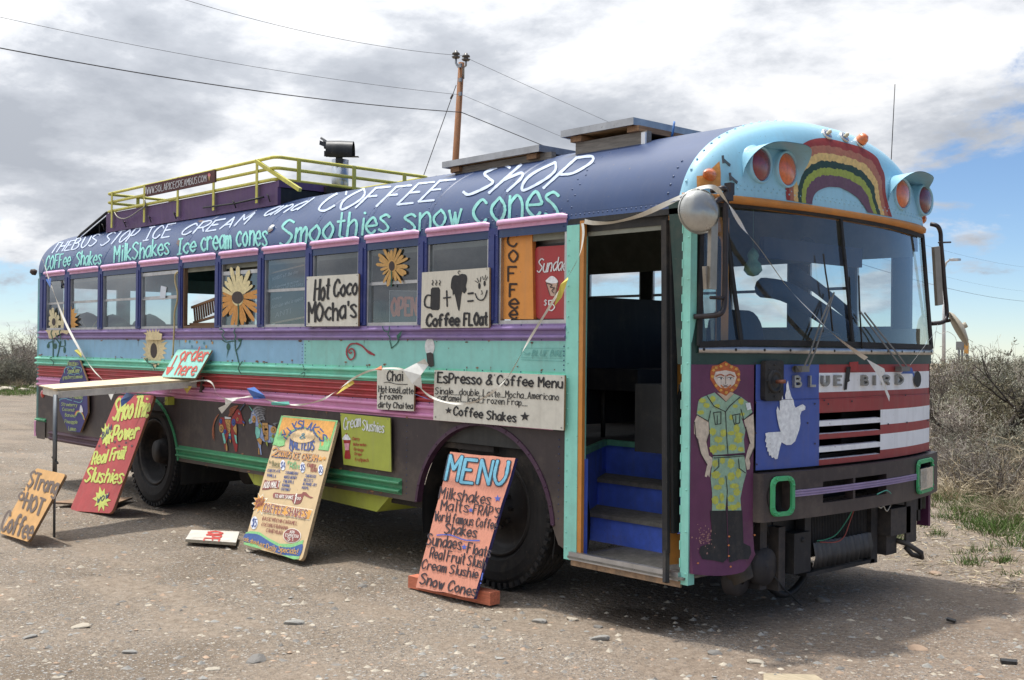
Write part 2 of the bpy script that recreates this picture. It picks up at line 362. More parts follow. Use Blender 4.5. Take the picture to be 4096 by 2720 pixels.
class Decal:
    """flat paint traced on a surface; coordinates are those of an enlarged view (ox, oy, scale)"""
    def __init__(s, surf, view, lift=.0016):
        s.s = surf; s.ox, s.oy, s.k = view; s.mb = MB(); s.mats = []; s.c = 0; s.lift = lift; s.rng = random.Random(5); s.done = []
    def view(s, v): s.ox, s.oy, s.k = v; return s
    def cut(s):
        if s.mb.f: s.done.append((s.mb, s.mats))
        s.mb = MB(); s.mats = []
    def mi(s, col):
        m = flat(col) if isinstance(col, tuple) else col
        if m not in s.mats: s.mats.append(m)
        return s.mats.index(m)
    def mp(s, p, off):
        P, n = s.s.hit(s.ox+p[0]/s.k, s.oy+p[1]/s.k)
        return None if P is None else P+n*off
    def poly(s, pts, col, smooth=False, level=0):
        if smooth: pts = catmull(list(pts)+[pts[0]], 4)[:-1]
        s.c += 1; off = s.lift+level*.0012+(s.c % 9)*.00012
        tri = [tuple(t) for t in tessellate_polygon([[Vector((p[0], p[1], 0)) for p in pts]])]
        pts = [tuple(p) for p in pts]
        if not isinstance(s.s, Plane):
            lim = 20*s.k; cache = {}; stack = tri; tri = []
            while stack:
                t = stack.pop(); e = max(((math.dist(pts[t[i]], pts[t[(i+1) % 3]]), min(t[i], t[(i+1) % 3]), max(t[i], t[(i+1) % 3]), i) for i in range(3)))
                if e[0] < lim: tri.append(t); continue
                k = (e[1], e[2])
                if k not in cache: cache[k] = len(pts); pts.append(((pts[k[0]][0]+pts[k[1]][0])/2, (pts[k[0]][1]+pts[k[1]][1])/2))
                m = cache[k]; i = e[3]; a, b, c = t[i], t[(i+1) % 3], t[(i+2) % 3]; stack += [(a, m, c), (m, b, c)]
        V = [s.mp(p, off) for p in pts]
        if any(v is None for v in V): return
        s.mb.add(V, tri, s.mi(col))
    def ell(s, cx, cy, rx, ry, col, level=0, n=20, rot=0):
        c_, s_ = math.cos(rot), math.sin(rot)
        s.poly([(cx+math.cos(2*math.pi*i/n)*rx*c_-math.sin(2*math.pi*i/n)*ry*s_, cy+math.cos(2*math.pi*i/n)*rx*s_+math.sin(2*math.pi*i/n)*ry*c_) for i in range(n)], col, False, level)
    def burst(s, cx, cy, rx, ry, n, col, inner=.6, level=0):
        s.poly([(cx+math.cos(math.pi*i/n-1.5)*rx*(1 if i % 2 else inner)*s.rng.uniform(.85, 1.1), cy+math.sin(math.pi*i/n-1.5)*ry*(1 if i % 2 else inner)*s.rng.uniform(.85, 1.1)) for i in range(2*n)], col, False, level)
    def star(s, cx, cy, r, col, level=1):
        s.poly([(cx+math.sin(math.pi*i/5)*r*(1 if i % 2 == 0 else .42), cy-math.cos(math.pi*i/5)*r*(1 if i % 2 == 0 else .42)) for i in range(10)], col, False, level)
    def line(s, pts, w, col, smooth=True, level=1, taper=False, jit=.17, depth=0):
        if len(pts) == 1:
            s.ell(pts[0][0], pts[0][1], w*.6, w*.6, col, level, 8); return
        P = catmull(list(pts), 6) if smooth else list(pts)
        if smooth and len(pts) == 2: P = list(pts)
        mi = s.mi(col); segs = [P] if smooth and len(pts) > 2 else [[P[i], P[i+1]] for i in range(len(P)-1)]
        if not isinstance(s.s, Plane):
            ns = []
            for g_ in segs:
                q = [g_[0]]
                for a_, b_ in zip(g_[:-1], g_[1:]):
                    m_ = max(1, int(math.dist(a_, b_)/s.k/9))
                    q += [(a_[0]+(b_[0]-a_[0])*i/m_, a_[1]+(b_[1]-a_[1])*i/m_) for i in range(1, m_+1)]
                ns.append(q)
            segs = ns
        for sg in segs:
            s.c += 1; off = s.lift+level*.0012+(s.c % 9)*.00012
            n = len(sg); LR = []; tl = 0
            for i, p in enumerate(sg):
                a = sg[max(i-1, 0)]; b = sg[min(i+1, n-1)]; dx, dy = b[0]-a[0], b[1]-a[1]; l = math.hypot(dx, dy) or 1; dx /= l; dy /= l
                ww = w/2*(1+s.rng.uniform(-jit, jit))
                if taper: ww *= 1-.75*i/(n-1)
                ex = 0
                if i == 0: ex = -.32*w
                if i == n-1: ex = .32*w
                cx, cy = p[0]+dx*ex, p[1]+dy*ex
                if i == 0: LR.append((cx-dy*ww*.62, cy+dx*ww*.62, cx+dy*ww*.62, cy-dx*ww*.62)); cx, cy = p[0], p[1]
                LR.append((cx-dy*ww*(.62 if i == n-1 else 1), cy+dx*ww*(.62 if i == n-1 else 1), cx+dy*ww*(.62 if i == n-1 else 1), cy-dx*ww*(.62 if i == n-1 else 1)) if i < n-1 else (p[0]-dy*ww, p[1]+dx*ww, p[0]+dy*ww, p[1]-dx*ww))
                if i == n-1: LR.append((cx-dy*ww*.62, cy+dx*ww*.62, cx+dy*ww*.62, cy-dx*ww*.62))
            V = []
            def flush():
                if len(V) > 3: s.mb.add(V, [(2*i, 2*i+1, 2*i+3, 2*i+2) for i in range(len(V)//2-1)], mi)
                V.clear()
            for k, q in enumerate(LR):
                o2 = off+.00006*k; a_ = s.mp((q[0], q[1]), o2); b_ = s.mp((q[2], q[3]), o2)
                if a_ is None or b_ is None: flush(); continue
                V += [a_, b_]
            flush()
    def text(s, t, b0, b1, top, w, col, mid=None, level=1, wob=.5, outline=None):
        """b0,b1: ends of the base line; top: cap height point above b0 (gives slant)"""
        s.cut(); adv = 0; items = []
        for ch in t:
            if ch == ' ': adv += 4; continue
            if ch not in GL: continue
            st, wd = GL[ch]; items.append((adv, st)); adv += wd+2.2
        tot = max(adv-2.2, 1); dx, dy = b1[0]-b0[0], b1[1]-b0[1]; L0 = math.hypot(dx, dy)
        ux, uy = (top[0]-b0[0])/9, (top[1]-b0[1])/9
        def pos(x, y):
            f = x/tot
            if mid is None: return b0[0]+dx*f+ux*y, b0[1]+dy*f+uy*y
            q = ((1-f)**2*b0[0]+2*f*(1-f)*mid[0]+f*f*b1[0], (1-f)**2*b0[1]+2*f*(1-f)*mid[1]+f*f*b1[1])
            tx = 2*(1-f)*(mid[0]-b0[0])+2*f*(b1[0]-mid[0]); ty = 2*(1-f)*(mid[1]-b0[1])+2*f*(b1[1]-mid[1]); l = math.hypot(tx, ty) or 1
            h = math.hypot(ux, uy)*y; return q[0]+ty/l*h, q[1]-tx/l*h
        for a, st in items:
            jx, jy, sc_ = s.rng.uniform(-wob, wob)*.5, s.rng.uniform(-wob, wob), 1+s.rng.uniform(-.04, .04)*wob*2
            for p, sm in st:
                pp = [pos(a+x*sc_+jx+s.rng.uniform(-.12, .12), y*sc_+jy*.6) for x, y in p]
                if outline: s.line(pp, w*1.75, outline, sm, level)
                s.line(pp, w, col, sm, level+(1 if outline else 0))
        s.cut()
    def build(s, name, parent, label=None, kind=None):
        s.cut(); o = None
        for mb_, mt in s.done: o = mb_.build(name, mt, parent, label=label, kind=kind)
        s.done = []; return o
c1 = (0, 900, 2.24); c2 = (0, 1400, 1.96); c3 = (900, 900, 2.24); c4 = (900, 1500, 1.96); c5 = (1700, 700, 1.96); c6 = (1600, 1400, 1.494); c7 = (200, 550, 1.574)
d1 = (2600, 400, 2.613); d2 = (3200, 400, 2.614); d4 = (2700, 700, 1.96); d5 = (3300, 700, 1.96); d6 = (2700, 1350, 1.568); d7 = (2900, 1400, 1.742); d8 = (3500, 1300, 1.568)
em = (950, 1600, 2.3756); eL = (100, 850, 1.6864); eR = (1100, 550, 1.6864); eo = (0, 1250, 3.1356); eh = (800, 1580, 5.6)
def U(view, a, b): return view[0]+a/view[2], view[1]+b/view[2]
# ------------------------------------------------------------------ terrain
def vnoise(x, y, seed=0):
    xi = np.floor(x).astype(int); yi = np.floor(y).astype(int); xf = x-xi; yf = y-yi
    def h(a, b):
        n = (a*374761393+b*668265263+seed*144665) & 0x7fffffff; n = ((n ^ (n >> 13))*1274126177) & 0x7fffffff; return ((n ^ (n >> 16)) & 0xffff)/65535.
    u = xf*xf*(3-2*xf); v = yf*yf*(3-2*yf)
    return (h(xi, yi)*(1-u)+h(xi+1, yi)*u)*(1-v)+(h(xi, yi+1)*(1-u)+h(xi+1, yi+1)*u)*v-.5
def fbm(x, y, o=4, seed=0):
    r = 0; a = 1
    for k in range(o): r = r+a*vnoise(x*2**k, y*2**k, seed+k); a *= .5
    return r
EDGE = [(14, -3), (6, 0.5), (1.6, 3.0), (-.2, 5.2), (-2.2, 8.0), (-8, 10.5), (-20, 11.5), (-30, 9.0), (-33, 6.0), (-40, -6), (-52, -30)]
def edge_d(x, y):
    """signed distance behind the edge of the gravel lot (positive = brush side)"""
    x = np.asarray(x, float); y = np.asarray(y, float); best = np.full(x.shape, 1e9); sg = np.ones(x.shape)
    for (a, b), (c, d) in zip(EDGE[:-1], EDGE[1:]):
        vx, vy = c-a, d-b; t = np.clip(((x-a)*vx+(y-b)*vy)/(vx*vx+vy*vy), 0, 1); dx = x-a-vx*t; dy = y-b-vy*t
        D = np.hypot(dx, dy); s_ = np.sign(vx*dy-vy*dx); m = D < best; best = np.where(m, D, best); sg = np.where(m, s_, sg)
    return -best*sg
def height(x, y):
    x = np.asarray(x, float); y = np.asarray(y, float)
    d = edge_d(x, y)+fbm(x*.35, y*.35, 3, 5)*1.2
    s = np.clip(d/7.5, 0, 1); s = s*s*(3-2*s)
    right = np.clip((x+16)/10., 0, 1)
    h = s*(.40+.30*right)+np.clip((d-10)/60., 0, 1)*.35
    h = h+s*fbm(x*.45, y*.45, 4, 21)*.42
    h = h+fbm(x*.8, y*.8, 3, 3)*.03+fbm(x*3.1, y*3.1, 3, 9)*.014+np.where(np.hypot(x-4, y+4) < 14, fbm(x*11, y*11, 2, 17)*.007, 0)
    h = h-.05*np.exp(-((x+.4)**2/3+(y-.6)**2/1.5))*0
    h = h+np.clip((x-1.2)/2, 0, 1)*.05
    h = h-np.clip((-x-4.2)/6, 0, 1)*np.clip((y+4)/3, 0, 1)*.05
    return h
n = 460; g = np.linspace(-1, 1, n); gs = np.sinh(g*7.2)/math.sinh(7.2)*2600
gx, gy = np.meshgrid(gs+.8, gs-1.2); gz = height(gx, gy)
far = np.clip((np.hypot(gx, gy)-70)/900, 0, 1); gz = gz*(1-far)+far*(-24.)
mb = MB(); V = np.stack([gx, gy, gz], -1).reshape(-1, 3); mb.v = V.tolist()
idx = np.arange(n*n).reshape(n, n); F4 = np.stack([idx[:-1, :-1], idx[:-1, 1:], idx[1:, 1:], idx[1:, :-1]], -1).reshape(-1, 4)
mb.f = F4.tolist(); mb.m = [0]*len(mb.f); mb.sm = [True]*len(mb.f)
gm = bpy.data.materials.new('gravel_and_dust'); gm.use_nodes = True; t = gm.node_tree; b = t.nodes['Principled BSDF']; b.inputs['Roughness'].default_value = .95; b.inputs['Specular IOR Level'].default_value = .15
tn = t.nodes.new; tl = t.links.new; tco = tn('ShaderNodeTexCoord')
def tnoise(scale, detail, rough=.6):
    x = tn('ShaderNodeTexNoise'); x.inputs['Scale'].default_value = scale; x.inputs['Detail'].default_value = detail; x.inputs['Roughness'].default_value = rough; tl(tco.outputs['Object'], x.inputs['Vector']); return x.outputs[0]
def ramp(v, stops):
    r = tn('ShaderNodeValToRGB'); tl(v, r.inputs[0]); e = r.color_ramp.elements; e[0].position, e[0].color = stops[0][0], stops[0][1]+(1,); e[1].position, e[1].color = stops[-1][0], stops[-1][1]+(1,)
    for p, c in stops[1:-1]: q = e.new(p); q.color = c+(1,)
    return r.outputs[0]
def tmix(f, a, b_, mode='MIX'):
    x = tn('ShaderNodeMix'); x.data_type = 'RGBA'; x.blend_type = mode
    if isinstance(f, float): x.inputs['Factor'].default_value = f
    else: tl(f, x.inputs['Factor'])
    for k, q in (('A', a), ('B', b_)):
        if isinstance(q, tuple): x.inputs[k].default_value = q+(1,)
        else: tl(q, x.inputs[k])
    return x.outputs['Result']
base = ramp(tnoise(.55, 9, .62), [(.32, (.180, .142, .106)), (.5, (.252, .207, .162)), (.68, (.325, .276, .224))])
fine = ramp(tnoise(38, 8, .7), [(.34, (.60, .60, .60)), (.5, (.98, .97, .95)), (.68, (1.32, 1.29, 1.24))])
spx = tn('ShaderNodeSeparateXYZ'); tl(tco.outputs['Object'], spx.inputs[0]); wm = tn('ShaderNodeMapRange'); wm.interpolation_type = 'SMOOTHSTEP'; wm.inputs['From Min'].default_value = -.6; wm.inputs['From Max'].default_value = 2.2; wm.inputs['To Max'].default_value = .75; tl(spx.outputs[0], wm.inputs['Value'])
base = tmix(wm.outputs[0], base, ramp(tnoise(1.7, 9, .65), [(.33, (.185, .138, .102)), (.5, (.275, .212, .162)), (.67, (.36, .295, .238))]))
c_ = tmix(.8, base, fine, 'MULTIPLY')
bumps = []
for sc_, thr, lo, hi in ((26, .20, (.10, .10, .105), (.48, .47, .45)), (60, .27, (.085, .085, .085), (.52, .50, .46)), (130, .32, (.075, .072, .07), (.50, .47, .42))):
    vo = tn('ShaderNodeTexVoronoi'); vo.inputs['Scale'].default_value = sc_; vo.inputs['Randomness'].default_value = 1; tl(tco.outputs['Object'], vo.inputs['Vector'])
    sx = tn('ShaderNodeSeparateColor'); tl(vo.outputs['Color'], sx.inputs[0])
    rad = tn('ShaderNodeMath'); rad.operation = 'MULTIPLY'; tl(sx.outputs[0], rad.inputs[0]); rad.inputs[1].default_value = thr*1.7
    st = tn('ShaderNodeMapRange'); st.interpolation_type = 'SMOOTHSTEP'; sub = tn('ShaderNodeMath'); sub.operation = 'SUBTRACT'; tl(rad.outputs[0], sub.inputs[0]); tl(vo.outputs['Distance'], sub.inputs[1])
    tl(sub.outputs[0], st.inputs['Value']); st.inputs['From Min'].default_value = 0; st.inputs['From Max'].default_value = .06
    pc = ramp(sx.outputs[1], [(.0, lo), (.45, (.20, .175, .15)), (1, hi)])
    c_ = tmix(st.outputs[0], c_, pc)
    bumps.append((sub.outputs[0], .5/sc_))
# dust drifts that bury the stones, and faint tyre-worn bands
mt = tn('ShaderNodeMapping'); mt.inputs['Rotation'].default_value = (0, 0, .22); mt.inputs['Scale'].default_value = (.22, 2.6, 1); tl(tco.outputs['Object'], mt.inputs[0]); tw_ = tn('ShaderNodeTexNoise'); tw_.inputs['Scale'].default_value = 1; tw_.inputs['Detail'].default_value = 5; tl(mt.outputs[0], tw_.inputs['Vector'])
dsum = tn('ShaderNodeMath'); dsum.operation = 'ADD'; tl(tw_.outputs[0], dsum.inputs[0]); tl(tnoise(1.1, 6, .6), dsum.inputs[1])
dmk = tn('ShaderNodeMapRange'); dmk.interpolation_type = 'SMOOTHSTEP'; dmk.inputs['From Min'].default_value = .93; dmk.inputs['From Max'].default_value = 1.16; dmk.inputs['To Max'].default_value = .85; tl(dsum.outputs[0], dmk.inputs['Value'])
dust = ramp(tnoise(19, 9, .72), [(.3, (.200, .156, .115)), (.5, (.285, .230, .176)), (.7, (.365, .306, .244))])
dust = tmix(wm.outputs[0], dust, ramp(tnoise(19, 9, .72), [(.3, (.165, .120, .088)), (.5, (.250, .190, .142)), (.7, (.33, .265, .205))]))
c_ = tmix(dmk.outputs[0], c_, dust)
# oil-dark earth beside the front wheel and the damp patch
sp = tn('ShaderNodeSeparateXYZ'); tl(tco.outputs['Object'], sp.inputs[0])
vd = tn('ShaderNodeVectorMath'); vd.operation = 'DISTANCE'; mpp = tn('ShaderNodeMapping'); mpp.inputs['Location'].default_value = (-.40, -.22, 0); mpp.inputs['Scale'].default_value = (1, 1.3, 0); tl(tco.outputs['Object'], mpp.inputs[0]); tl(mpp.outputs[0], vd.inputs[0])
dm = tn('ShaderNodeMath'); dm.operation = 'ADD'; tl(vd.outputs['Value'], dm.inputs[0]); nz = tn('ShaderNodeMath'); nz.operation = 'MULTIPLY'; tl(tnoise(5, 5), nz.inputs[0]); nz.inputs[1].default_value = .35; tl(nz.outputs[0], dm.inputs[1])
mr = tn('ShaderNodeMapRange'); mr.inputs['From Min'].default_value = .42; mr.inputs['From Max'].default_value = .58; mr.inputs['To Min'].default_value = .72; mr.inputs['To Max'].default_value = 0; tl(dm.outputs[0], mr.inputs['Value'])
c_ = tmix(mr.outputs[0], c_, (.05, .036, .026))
# brush side: paler tan litter
ed = tn('ShaderNodeAttribute'); ed.attribute_name = 'brush'
lit = ramp(tnoise(9, 8, .75), [(.3, (.14, .105, .075)), (.5, (.26, .205, .15)), (.7, (.36, .30, .22))])
c_ = tmix(ed.outputs['Fac'], c_, lit)
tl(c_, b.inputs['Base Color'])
prev = None
for h_, ds in bumps+[(tnoise(14, 10, .7), .012)]:
    bp = tn('ShaderNodeBump'); bp.inputs['Strength'].default_value = .7; bp.inputs['Distance'].default_value = ds; tl(h_, bp.inputs['Height'])
    if prev is not None: tl(prev, bp.inputs['Normal'])
    prev = bp.outputs[0]
tl(prev, b.inputs['Normal'])
ground = mb.build('ground', gm, kind='structure')
at = ground.data.attributes.new('brush', 'FLOAT', 'POINT'); bd = np.clip((edge_d(gx, gy)+fbm(gx*.9, gy*.9, 4, 31)*2.2+.5)/2.5, 0, 1).reshape(-1); at.data.foreach_set('value', bd.astype(np.float32))

# ------------------------------------------------------------------ stones
def H(x, y): return float(height(np.array([x]), np.array([y]))[0])
def foot(u, v, tmax=70):
    o_, d_ = ray(u, v); tt = np.arange(3, tmax, .06); x = o_.x+d_.x*tt; y = o_.y+d_.y*tt; z = o_.z+d_.z*tt; k = int(np.argmax(z <= height(x, y))) or len(tt)-1
    return float(x[k]), float(y[k])
def rock_mesh(seed, fl=.55):
    r = random.Random(seed); import bmesh
    bm = bmesh.new(); bmesh.ops.create_icosphere(bm, subdivisions=2, radius=1)
    ax = [Vector((r.uniform(-1, 1), r.uniform(-1, 1), r.uniform(-1, 1))).normalized() for _ in range(9)]; ds = [r.uniform(.55, .9) for _ in ax]
    for v in bm.verts:
        p = v.co.copy()
        for a, d in zip(ax, ds):
            q = p.dot(a)
            if q > d: p -= a*(q-d)
        v.co = Vector((p.x*r.uniform(.98, 1.02), p.y*r.uniform(.95, 1.0), p.z*fl))
    me = bpy.data.meshes.new('stone'); bm.to_mesh(me); bm.free(); return me
def stone_mat(rgb):
    return paint(rgb, .85, .3, .6, scale=24, grime=.5, key='stone')
SM = [stone_mat((150, 147, 140)), stone_mat((182, 170, 150)), stone_mat((124, 120, 114)), stone_mat((170, 142, 116))]
rms = []
for k in range(8):
    me = rock_mesh(k, R.uniform(.32, .6)); me.materials.append(SM[k % 4]); rms.append(me)
def put_stone(x, y, s, k, label, group=None, rz=0, name='stone', cat='stone'):
    o = bpy.data.objects.new(name, rms[k % 8]); COL.objects.link(o); o.location = (x, y, H(x, y)+s*.08); o.scale = (s, s*.8, s*.8); o.rotation_euler = (R.uniform(-.15, .15), R.uniform(-.15, .15), rz)
    return tag(o, label, cat, group)
named = [((2160, 2480), .075, 0, 'grey angular stone with white veins just in front of the menu board'), ((2860, 2625), .06, 2, 'grey stone at the edge of the bus shadow'), ((3020, 2665), .065, 1, 'pale stone in front of the bus, nearest the white plank'),
         ((2290, 2475), .06, 1, 'flat pale stone below the door'), ((2390, 2510), .05, 2, 'small dark grey stone beside the flat pale one'), ((2400, 2565), .075, 0, 'long flat stone low in the middle'), ((320, 2510), .075, 1, 'pale flat stone at the lower left'),
         ((120, 2550), .055, 0, 'grey stone nearest the left edge of the lot'), ((1020, 2645), .09, 2, 'long dark grey stone low in the lot'), ((1180, 2495), .085, 0, 'flat grey stone in the middle of the lot'), ((850, 2685), .05, 1, 'small upright pale stone at the bottom'),
         ((520, 2605), .055, 0, 'grey stone left of the bottom centre'), ((1450, 2345), .05, 2, 'dark stone between the two leaning menu boards'), ((1000, 2200), .07, 1, 'pale flat stone under the corner of the milkshake board'), ((3670, 2605), .08, 3, 'buff flat stone right of the bus shadow'),
         ((3290, 2410), .085, 2, 'flat dark stone in the shadow before the bumper'), ((2860, 2345), .05, 2, 'dark lump of stone below the soldier panel'), ((3660, 2140), .05, 1, 'round stone beside the tow hook'), ((3740, 2300), .075, 3, 'buff stone among the grass tufts on the right')]
for (u, v), s, k, lb in named:
    p = Z_(0, u, v); put_stone(p.x, p.y, s*.72, k, lb, rz=R.uniform(0, 3))
for (u, v), s, k, lb in [((3770, 1490), .55, 1, 'pale boulder on the crest of the bank'), ((3700, 1500), .4, 3, 'low boulder left of the pale one on the bank'), ((3655, 1460), .3, 0, 'grey boulder half hidden by the bus front on the bank'),
                         ((25, 1563), .42, 1, 'white rock at the left edge of the lot'), ((95, 1566), .36, 1, 'white rock next to the tail of the bus'), ((48, 1555), .22, 0, 'small rock between the two white rocks'), ((130, 1552), .25, 1, 'rock tucked against the rear corner of the bus')]:
    o_, d_ = ray(u, v); q_ = foot(u, v, 60); p = Vector((q_[0], q_[1], 0)); put_stone(p.x, p.y, s, k, lb, rz=R.uniform(0, 3), name='boulder', cat='boulder')
# gravel: nobody could count it
def gravel(cnt, smin, smax, seed, near, name):
    rg = np.random.RandomState(seed); ico = np.array([(0, 0, 1), (.89, 0, .25), (.28, .85, .25), (-.72, .53, .25), (-.72, -.53, .25), (.28, -.85, .25)]); fs = [(0, 1, 2), (0, 2, 3), (0, 3, 4), (0, 4, 5), (0, 5, 1)]
    ang = YAW+math.pi/2+rg.uniform(-.50, .50, cnt); dist = near+(rg.random_sample(cnt)**1.5)*(16 if near < 3 else 26)
    x = CAM[0]+np.cos(ang)*dist; y = CAM[1]+np.sin(ang)*dist; s = smin*(smax/smin)**(rg.random_sample(cnt)**2.2)
    keep = edge_d(x, y) < 3; x, y, s = x[keep], y[keep], s[keep]; z = height(x, y); c = len(x)
    rot = rg.uniform(0, 6.28, c); sx = rg.uniform(.7, 1.3, (c, 6)); hz = rg.uniform(.25, .75, c)
    P = np.repeat(ico[None], c, 0)*sx[:, :, None]; xx = P[..., 0]*np.cos(rot)[:, None]-P[..., 1]*.75*np.sin(rot)[:, None]; yy = P[..., 0]*np.sin(rot)[:, None]+P[..., 1]*.75*np.cos(rot)[:, None]
    V = np.stack([x[:, None]+xx*s[:, None], y[:, None]+yy*s[:, None], z[:, None]+(P[..., 2]-.3)*(s*hz)[:, None]], -1).reshape(-1, 3)
    Fc = (np.arange(c)[:, None, None]*6+np.array(fs)[None]).reshape(-1, 3)
    me = bpy.data.meshes.new(name); me.from_pydata(V.tolist(), [], Fc.tolist())
    for m in SM: me.materials.append(m)
    me.polygons.foreach_set('material_index', np.repeat(rg.choice(4, c, p=[.3, .27, .23, .2]), 5).astype(np.int32)); me.update()
    o = bpy.data.objects.new(name, me); COL.objects.link(o); tag(o, 'loose grey and buff gravel strewn over the dirt lot', 'gravel', kind='stuff')
gravel(30000, .003, .032, 3, 2.0, 'gravel')

# ------------------------------------------------------------------ brush
def leafmat(name, cols, rough=.8):
    m = bpy.data.materials.new(name); m.use_nodes = True; t = m.node_tree; b = t.nodes['Principled BSDF']; b.inputs['Roughness'].default_value = rough; b.inputs['Specular IOR Level'].default_value = .15
    a = t.nodes.new('ShaderNodeNewGeometry'); r = t.nodes.new('ShaderNodeValToRGB'); t.links.new(a.outputs['Random Per Island'], r.inputs[0])
    e = r.color_ramp.elements; e[0].color = cols[0]+(1,); e[1].color = cols[-1]+(1,)
    for i, c in enumerate(cols[1:-1]): q = e.new((i+1)/(len(cols)-1)); q.color = c+(1,)
    oi = t.nodes.new('ShaderNodeObjectInfo'); mr = t.nodes.new('ShaderNodeMapRange'); mr.inputs['To Min'].default_value = .75; mr.inputs['To Max'].default_value = 1.75; t.links.new(oi.outputs['Random'], mr.inputs['Value'])
    vm = t.nodes.new('ShaderNodeVectorMath'); vm.operation = 'SCALE'; t.links.new(r.outputs[0], vm.inputs[0]); t.links.new(mr.outputs[0], vm.inputs['Scale'])
    t.links.new(vm.outputs[0], b.inputs['Base Color']); return m
TWIG = leafmat('grey_twigs', [(.06, .048, .040), (.19, .16, .14), (.36, .32, .28)]); LEAF = leafmat('sage_leaves', [(.12, .12, .085), (.21, .205, .155), (.33, .315, .25)])
LEAFY = leafmat('rabbitbrush_leaves', [(.14, .135, .08), (.24, .22, .14), (.40, .34, .24)]); STRAW = leafmat('dry_straw', [(.16, .13, .085), (.30, .245, .165), (.42, .36, .26)])
GRASSM = leafmat('green_grass', [(.045, .085, .018), (.08, .135, .03), (.13, .19, .06)]); DEAD = leafmat('dead_branches', [(.05, .042, .036), (.10, .085, .072)])
def ribbons(lines, mats, name, leaf=None):
    """lines: list of (points Nx3, width0, width1, mat)"""
    V = []; F_ = []; Mi = []
    for P, w0, w1, m in lines:
        P = np.asarray(P); n_ = len(P); T = np.gradient(P, axis=0); s_ = np.cross(T, NR.normal(size=3)); s_ /= (np.linalg.norm(s_, axis=1)[:, None]+1e-9)
        w = np.linspace(w0, w1, n_)[:, None]/2; o = len(V); A = P-s_*w; B = P+s_*w
        for i in range(n_): V.append(A[i]); V.append(B[i])
        for i in range(n_-1): F_.append((o+2*i, o+2*i+1, o+2*i+3, o+2*i+2)); Mi.append(m)
    me = bpy.data.meshes.new(name); me.from_pydata([tuple(v) for v in V], [], F_)
    for m in mats: me.materials.append(m)
    me.polygons.foreach_set('material_index', Mi); me.update(); return me
def bush(kind, seed):
    rg = np.random.RandomState(seed); Ls = []
    ns = {'sage': 46, 'gray': 60, 'rabbit': 80, 'straw': 46}[kind]
    for i in range(ns):
        a = rg.uniform(0, 6.28); lean = rg.uniform(.05, 1.5)**.8; r0 = rg.uniform(0, .16); Lh = rg.uniform(.62, .95)*(1-.10*lean)
        base = np.array([math.cos(a)*r0, math.sin(a)*r0, -.03]); d = np.array([math.cos(a)*lean, math.sin(a)*lean, 1.0]); d /= np.linalg.norm(d)
        pts = [base]
        for k in range(5):
            d = d+rg.normal(size=3)*.16; d[2] = max(d[2], .05)+(.05 if kind != 'straw' else -.10*k); d /= np.linalg.norm(d); pts.append(pts[-1]+d*Lh/5)
        Ls.append((pts, .024 if kind in ('gray', 'sage') else .012, .006, 0))
        for k in range(2, 6):
            for q in range({'sage': 4, 'gray': 5, 'rabbit': 3, 'straw': 3}[kind]):
                dd = d*.5+rg.normal(size=3)*.55; dd[2] = abs(dd[2])*.9; dd /= np.linalg.norm(dd); l = rg.uniform(.08, .26)
                p0 = np.array(pts[k]) if k < len(pts) else np.array(pts[-1]); p1 = p0+dd*l*.5+rg.normal(size=3)*.01; p2 = p0+dd*l+rg.normal(size=3)*.02
                Ls.append(([p0, p1, p2], .0065, .003, 0 if kind in ('gray',) else (0 if rg.rand() < .5 else 1)))
                if kind in ('sage', 'rabbit'):
                    for w in range(10):
                        f = rg.uniform(.2, 1.05); c = p0+dd*l*f; e = c+rg.normal(size=3)*.014+np.array([0, 0, .014]); Ls.append(([c, e], .014, .008, 1))
                elif kind == 'gray' and rg.rand() < .5:
                    for w in range(2):
                        c = p2; e = c+rg.normal(size=3)*.03+np.array([0, 0, .02]); Ls.append(([c, e], .007, .004, 1))
    m2 = {'sage': LEAF, 'gray': LEAF, 'rabbit': LEAFY, 'straw': STRAW}[kind]
    return ribbons(Ls, [TWIG if kind != 'straw' else STRAW, m2], kind+'_bush')
BM = {k: [bush(k, 10*i+j) for j in range(3)] for i, k in enumerate(['sage', 'gray', 'rabbit', 'straw'])}
LAB = {'sage': ('sagebrush', 'grey-green sagebrush with fine leafy twigs'), 'gray': ('leafless_shrub', 'bare grey twiggy shrub'), 'rabbit': ('rabbitbrush', 'yellow-green rabbitbrush with thin upright stems'), 'straw': ('dry_brush', 'low tangle of pale dry brush')}
def put_bush(kind, x, y, s, sz=None, label=None, group=None):
    me = R.choice(BM[kind]); nm, lb = LAB[kind]; o = bpy.data.objects.new(nm, me); COL.objects.link(o); o.location = (x, y, H(x, y)-.02); o.scale = (s, s, sz or s); o.rotation_euler = (0, 0, R.uniform(0, 6.28))
    return tag(o, label or lb, 'shrub', group)
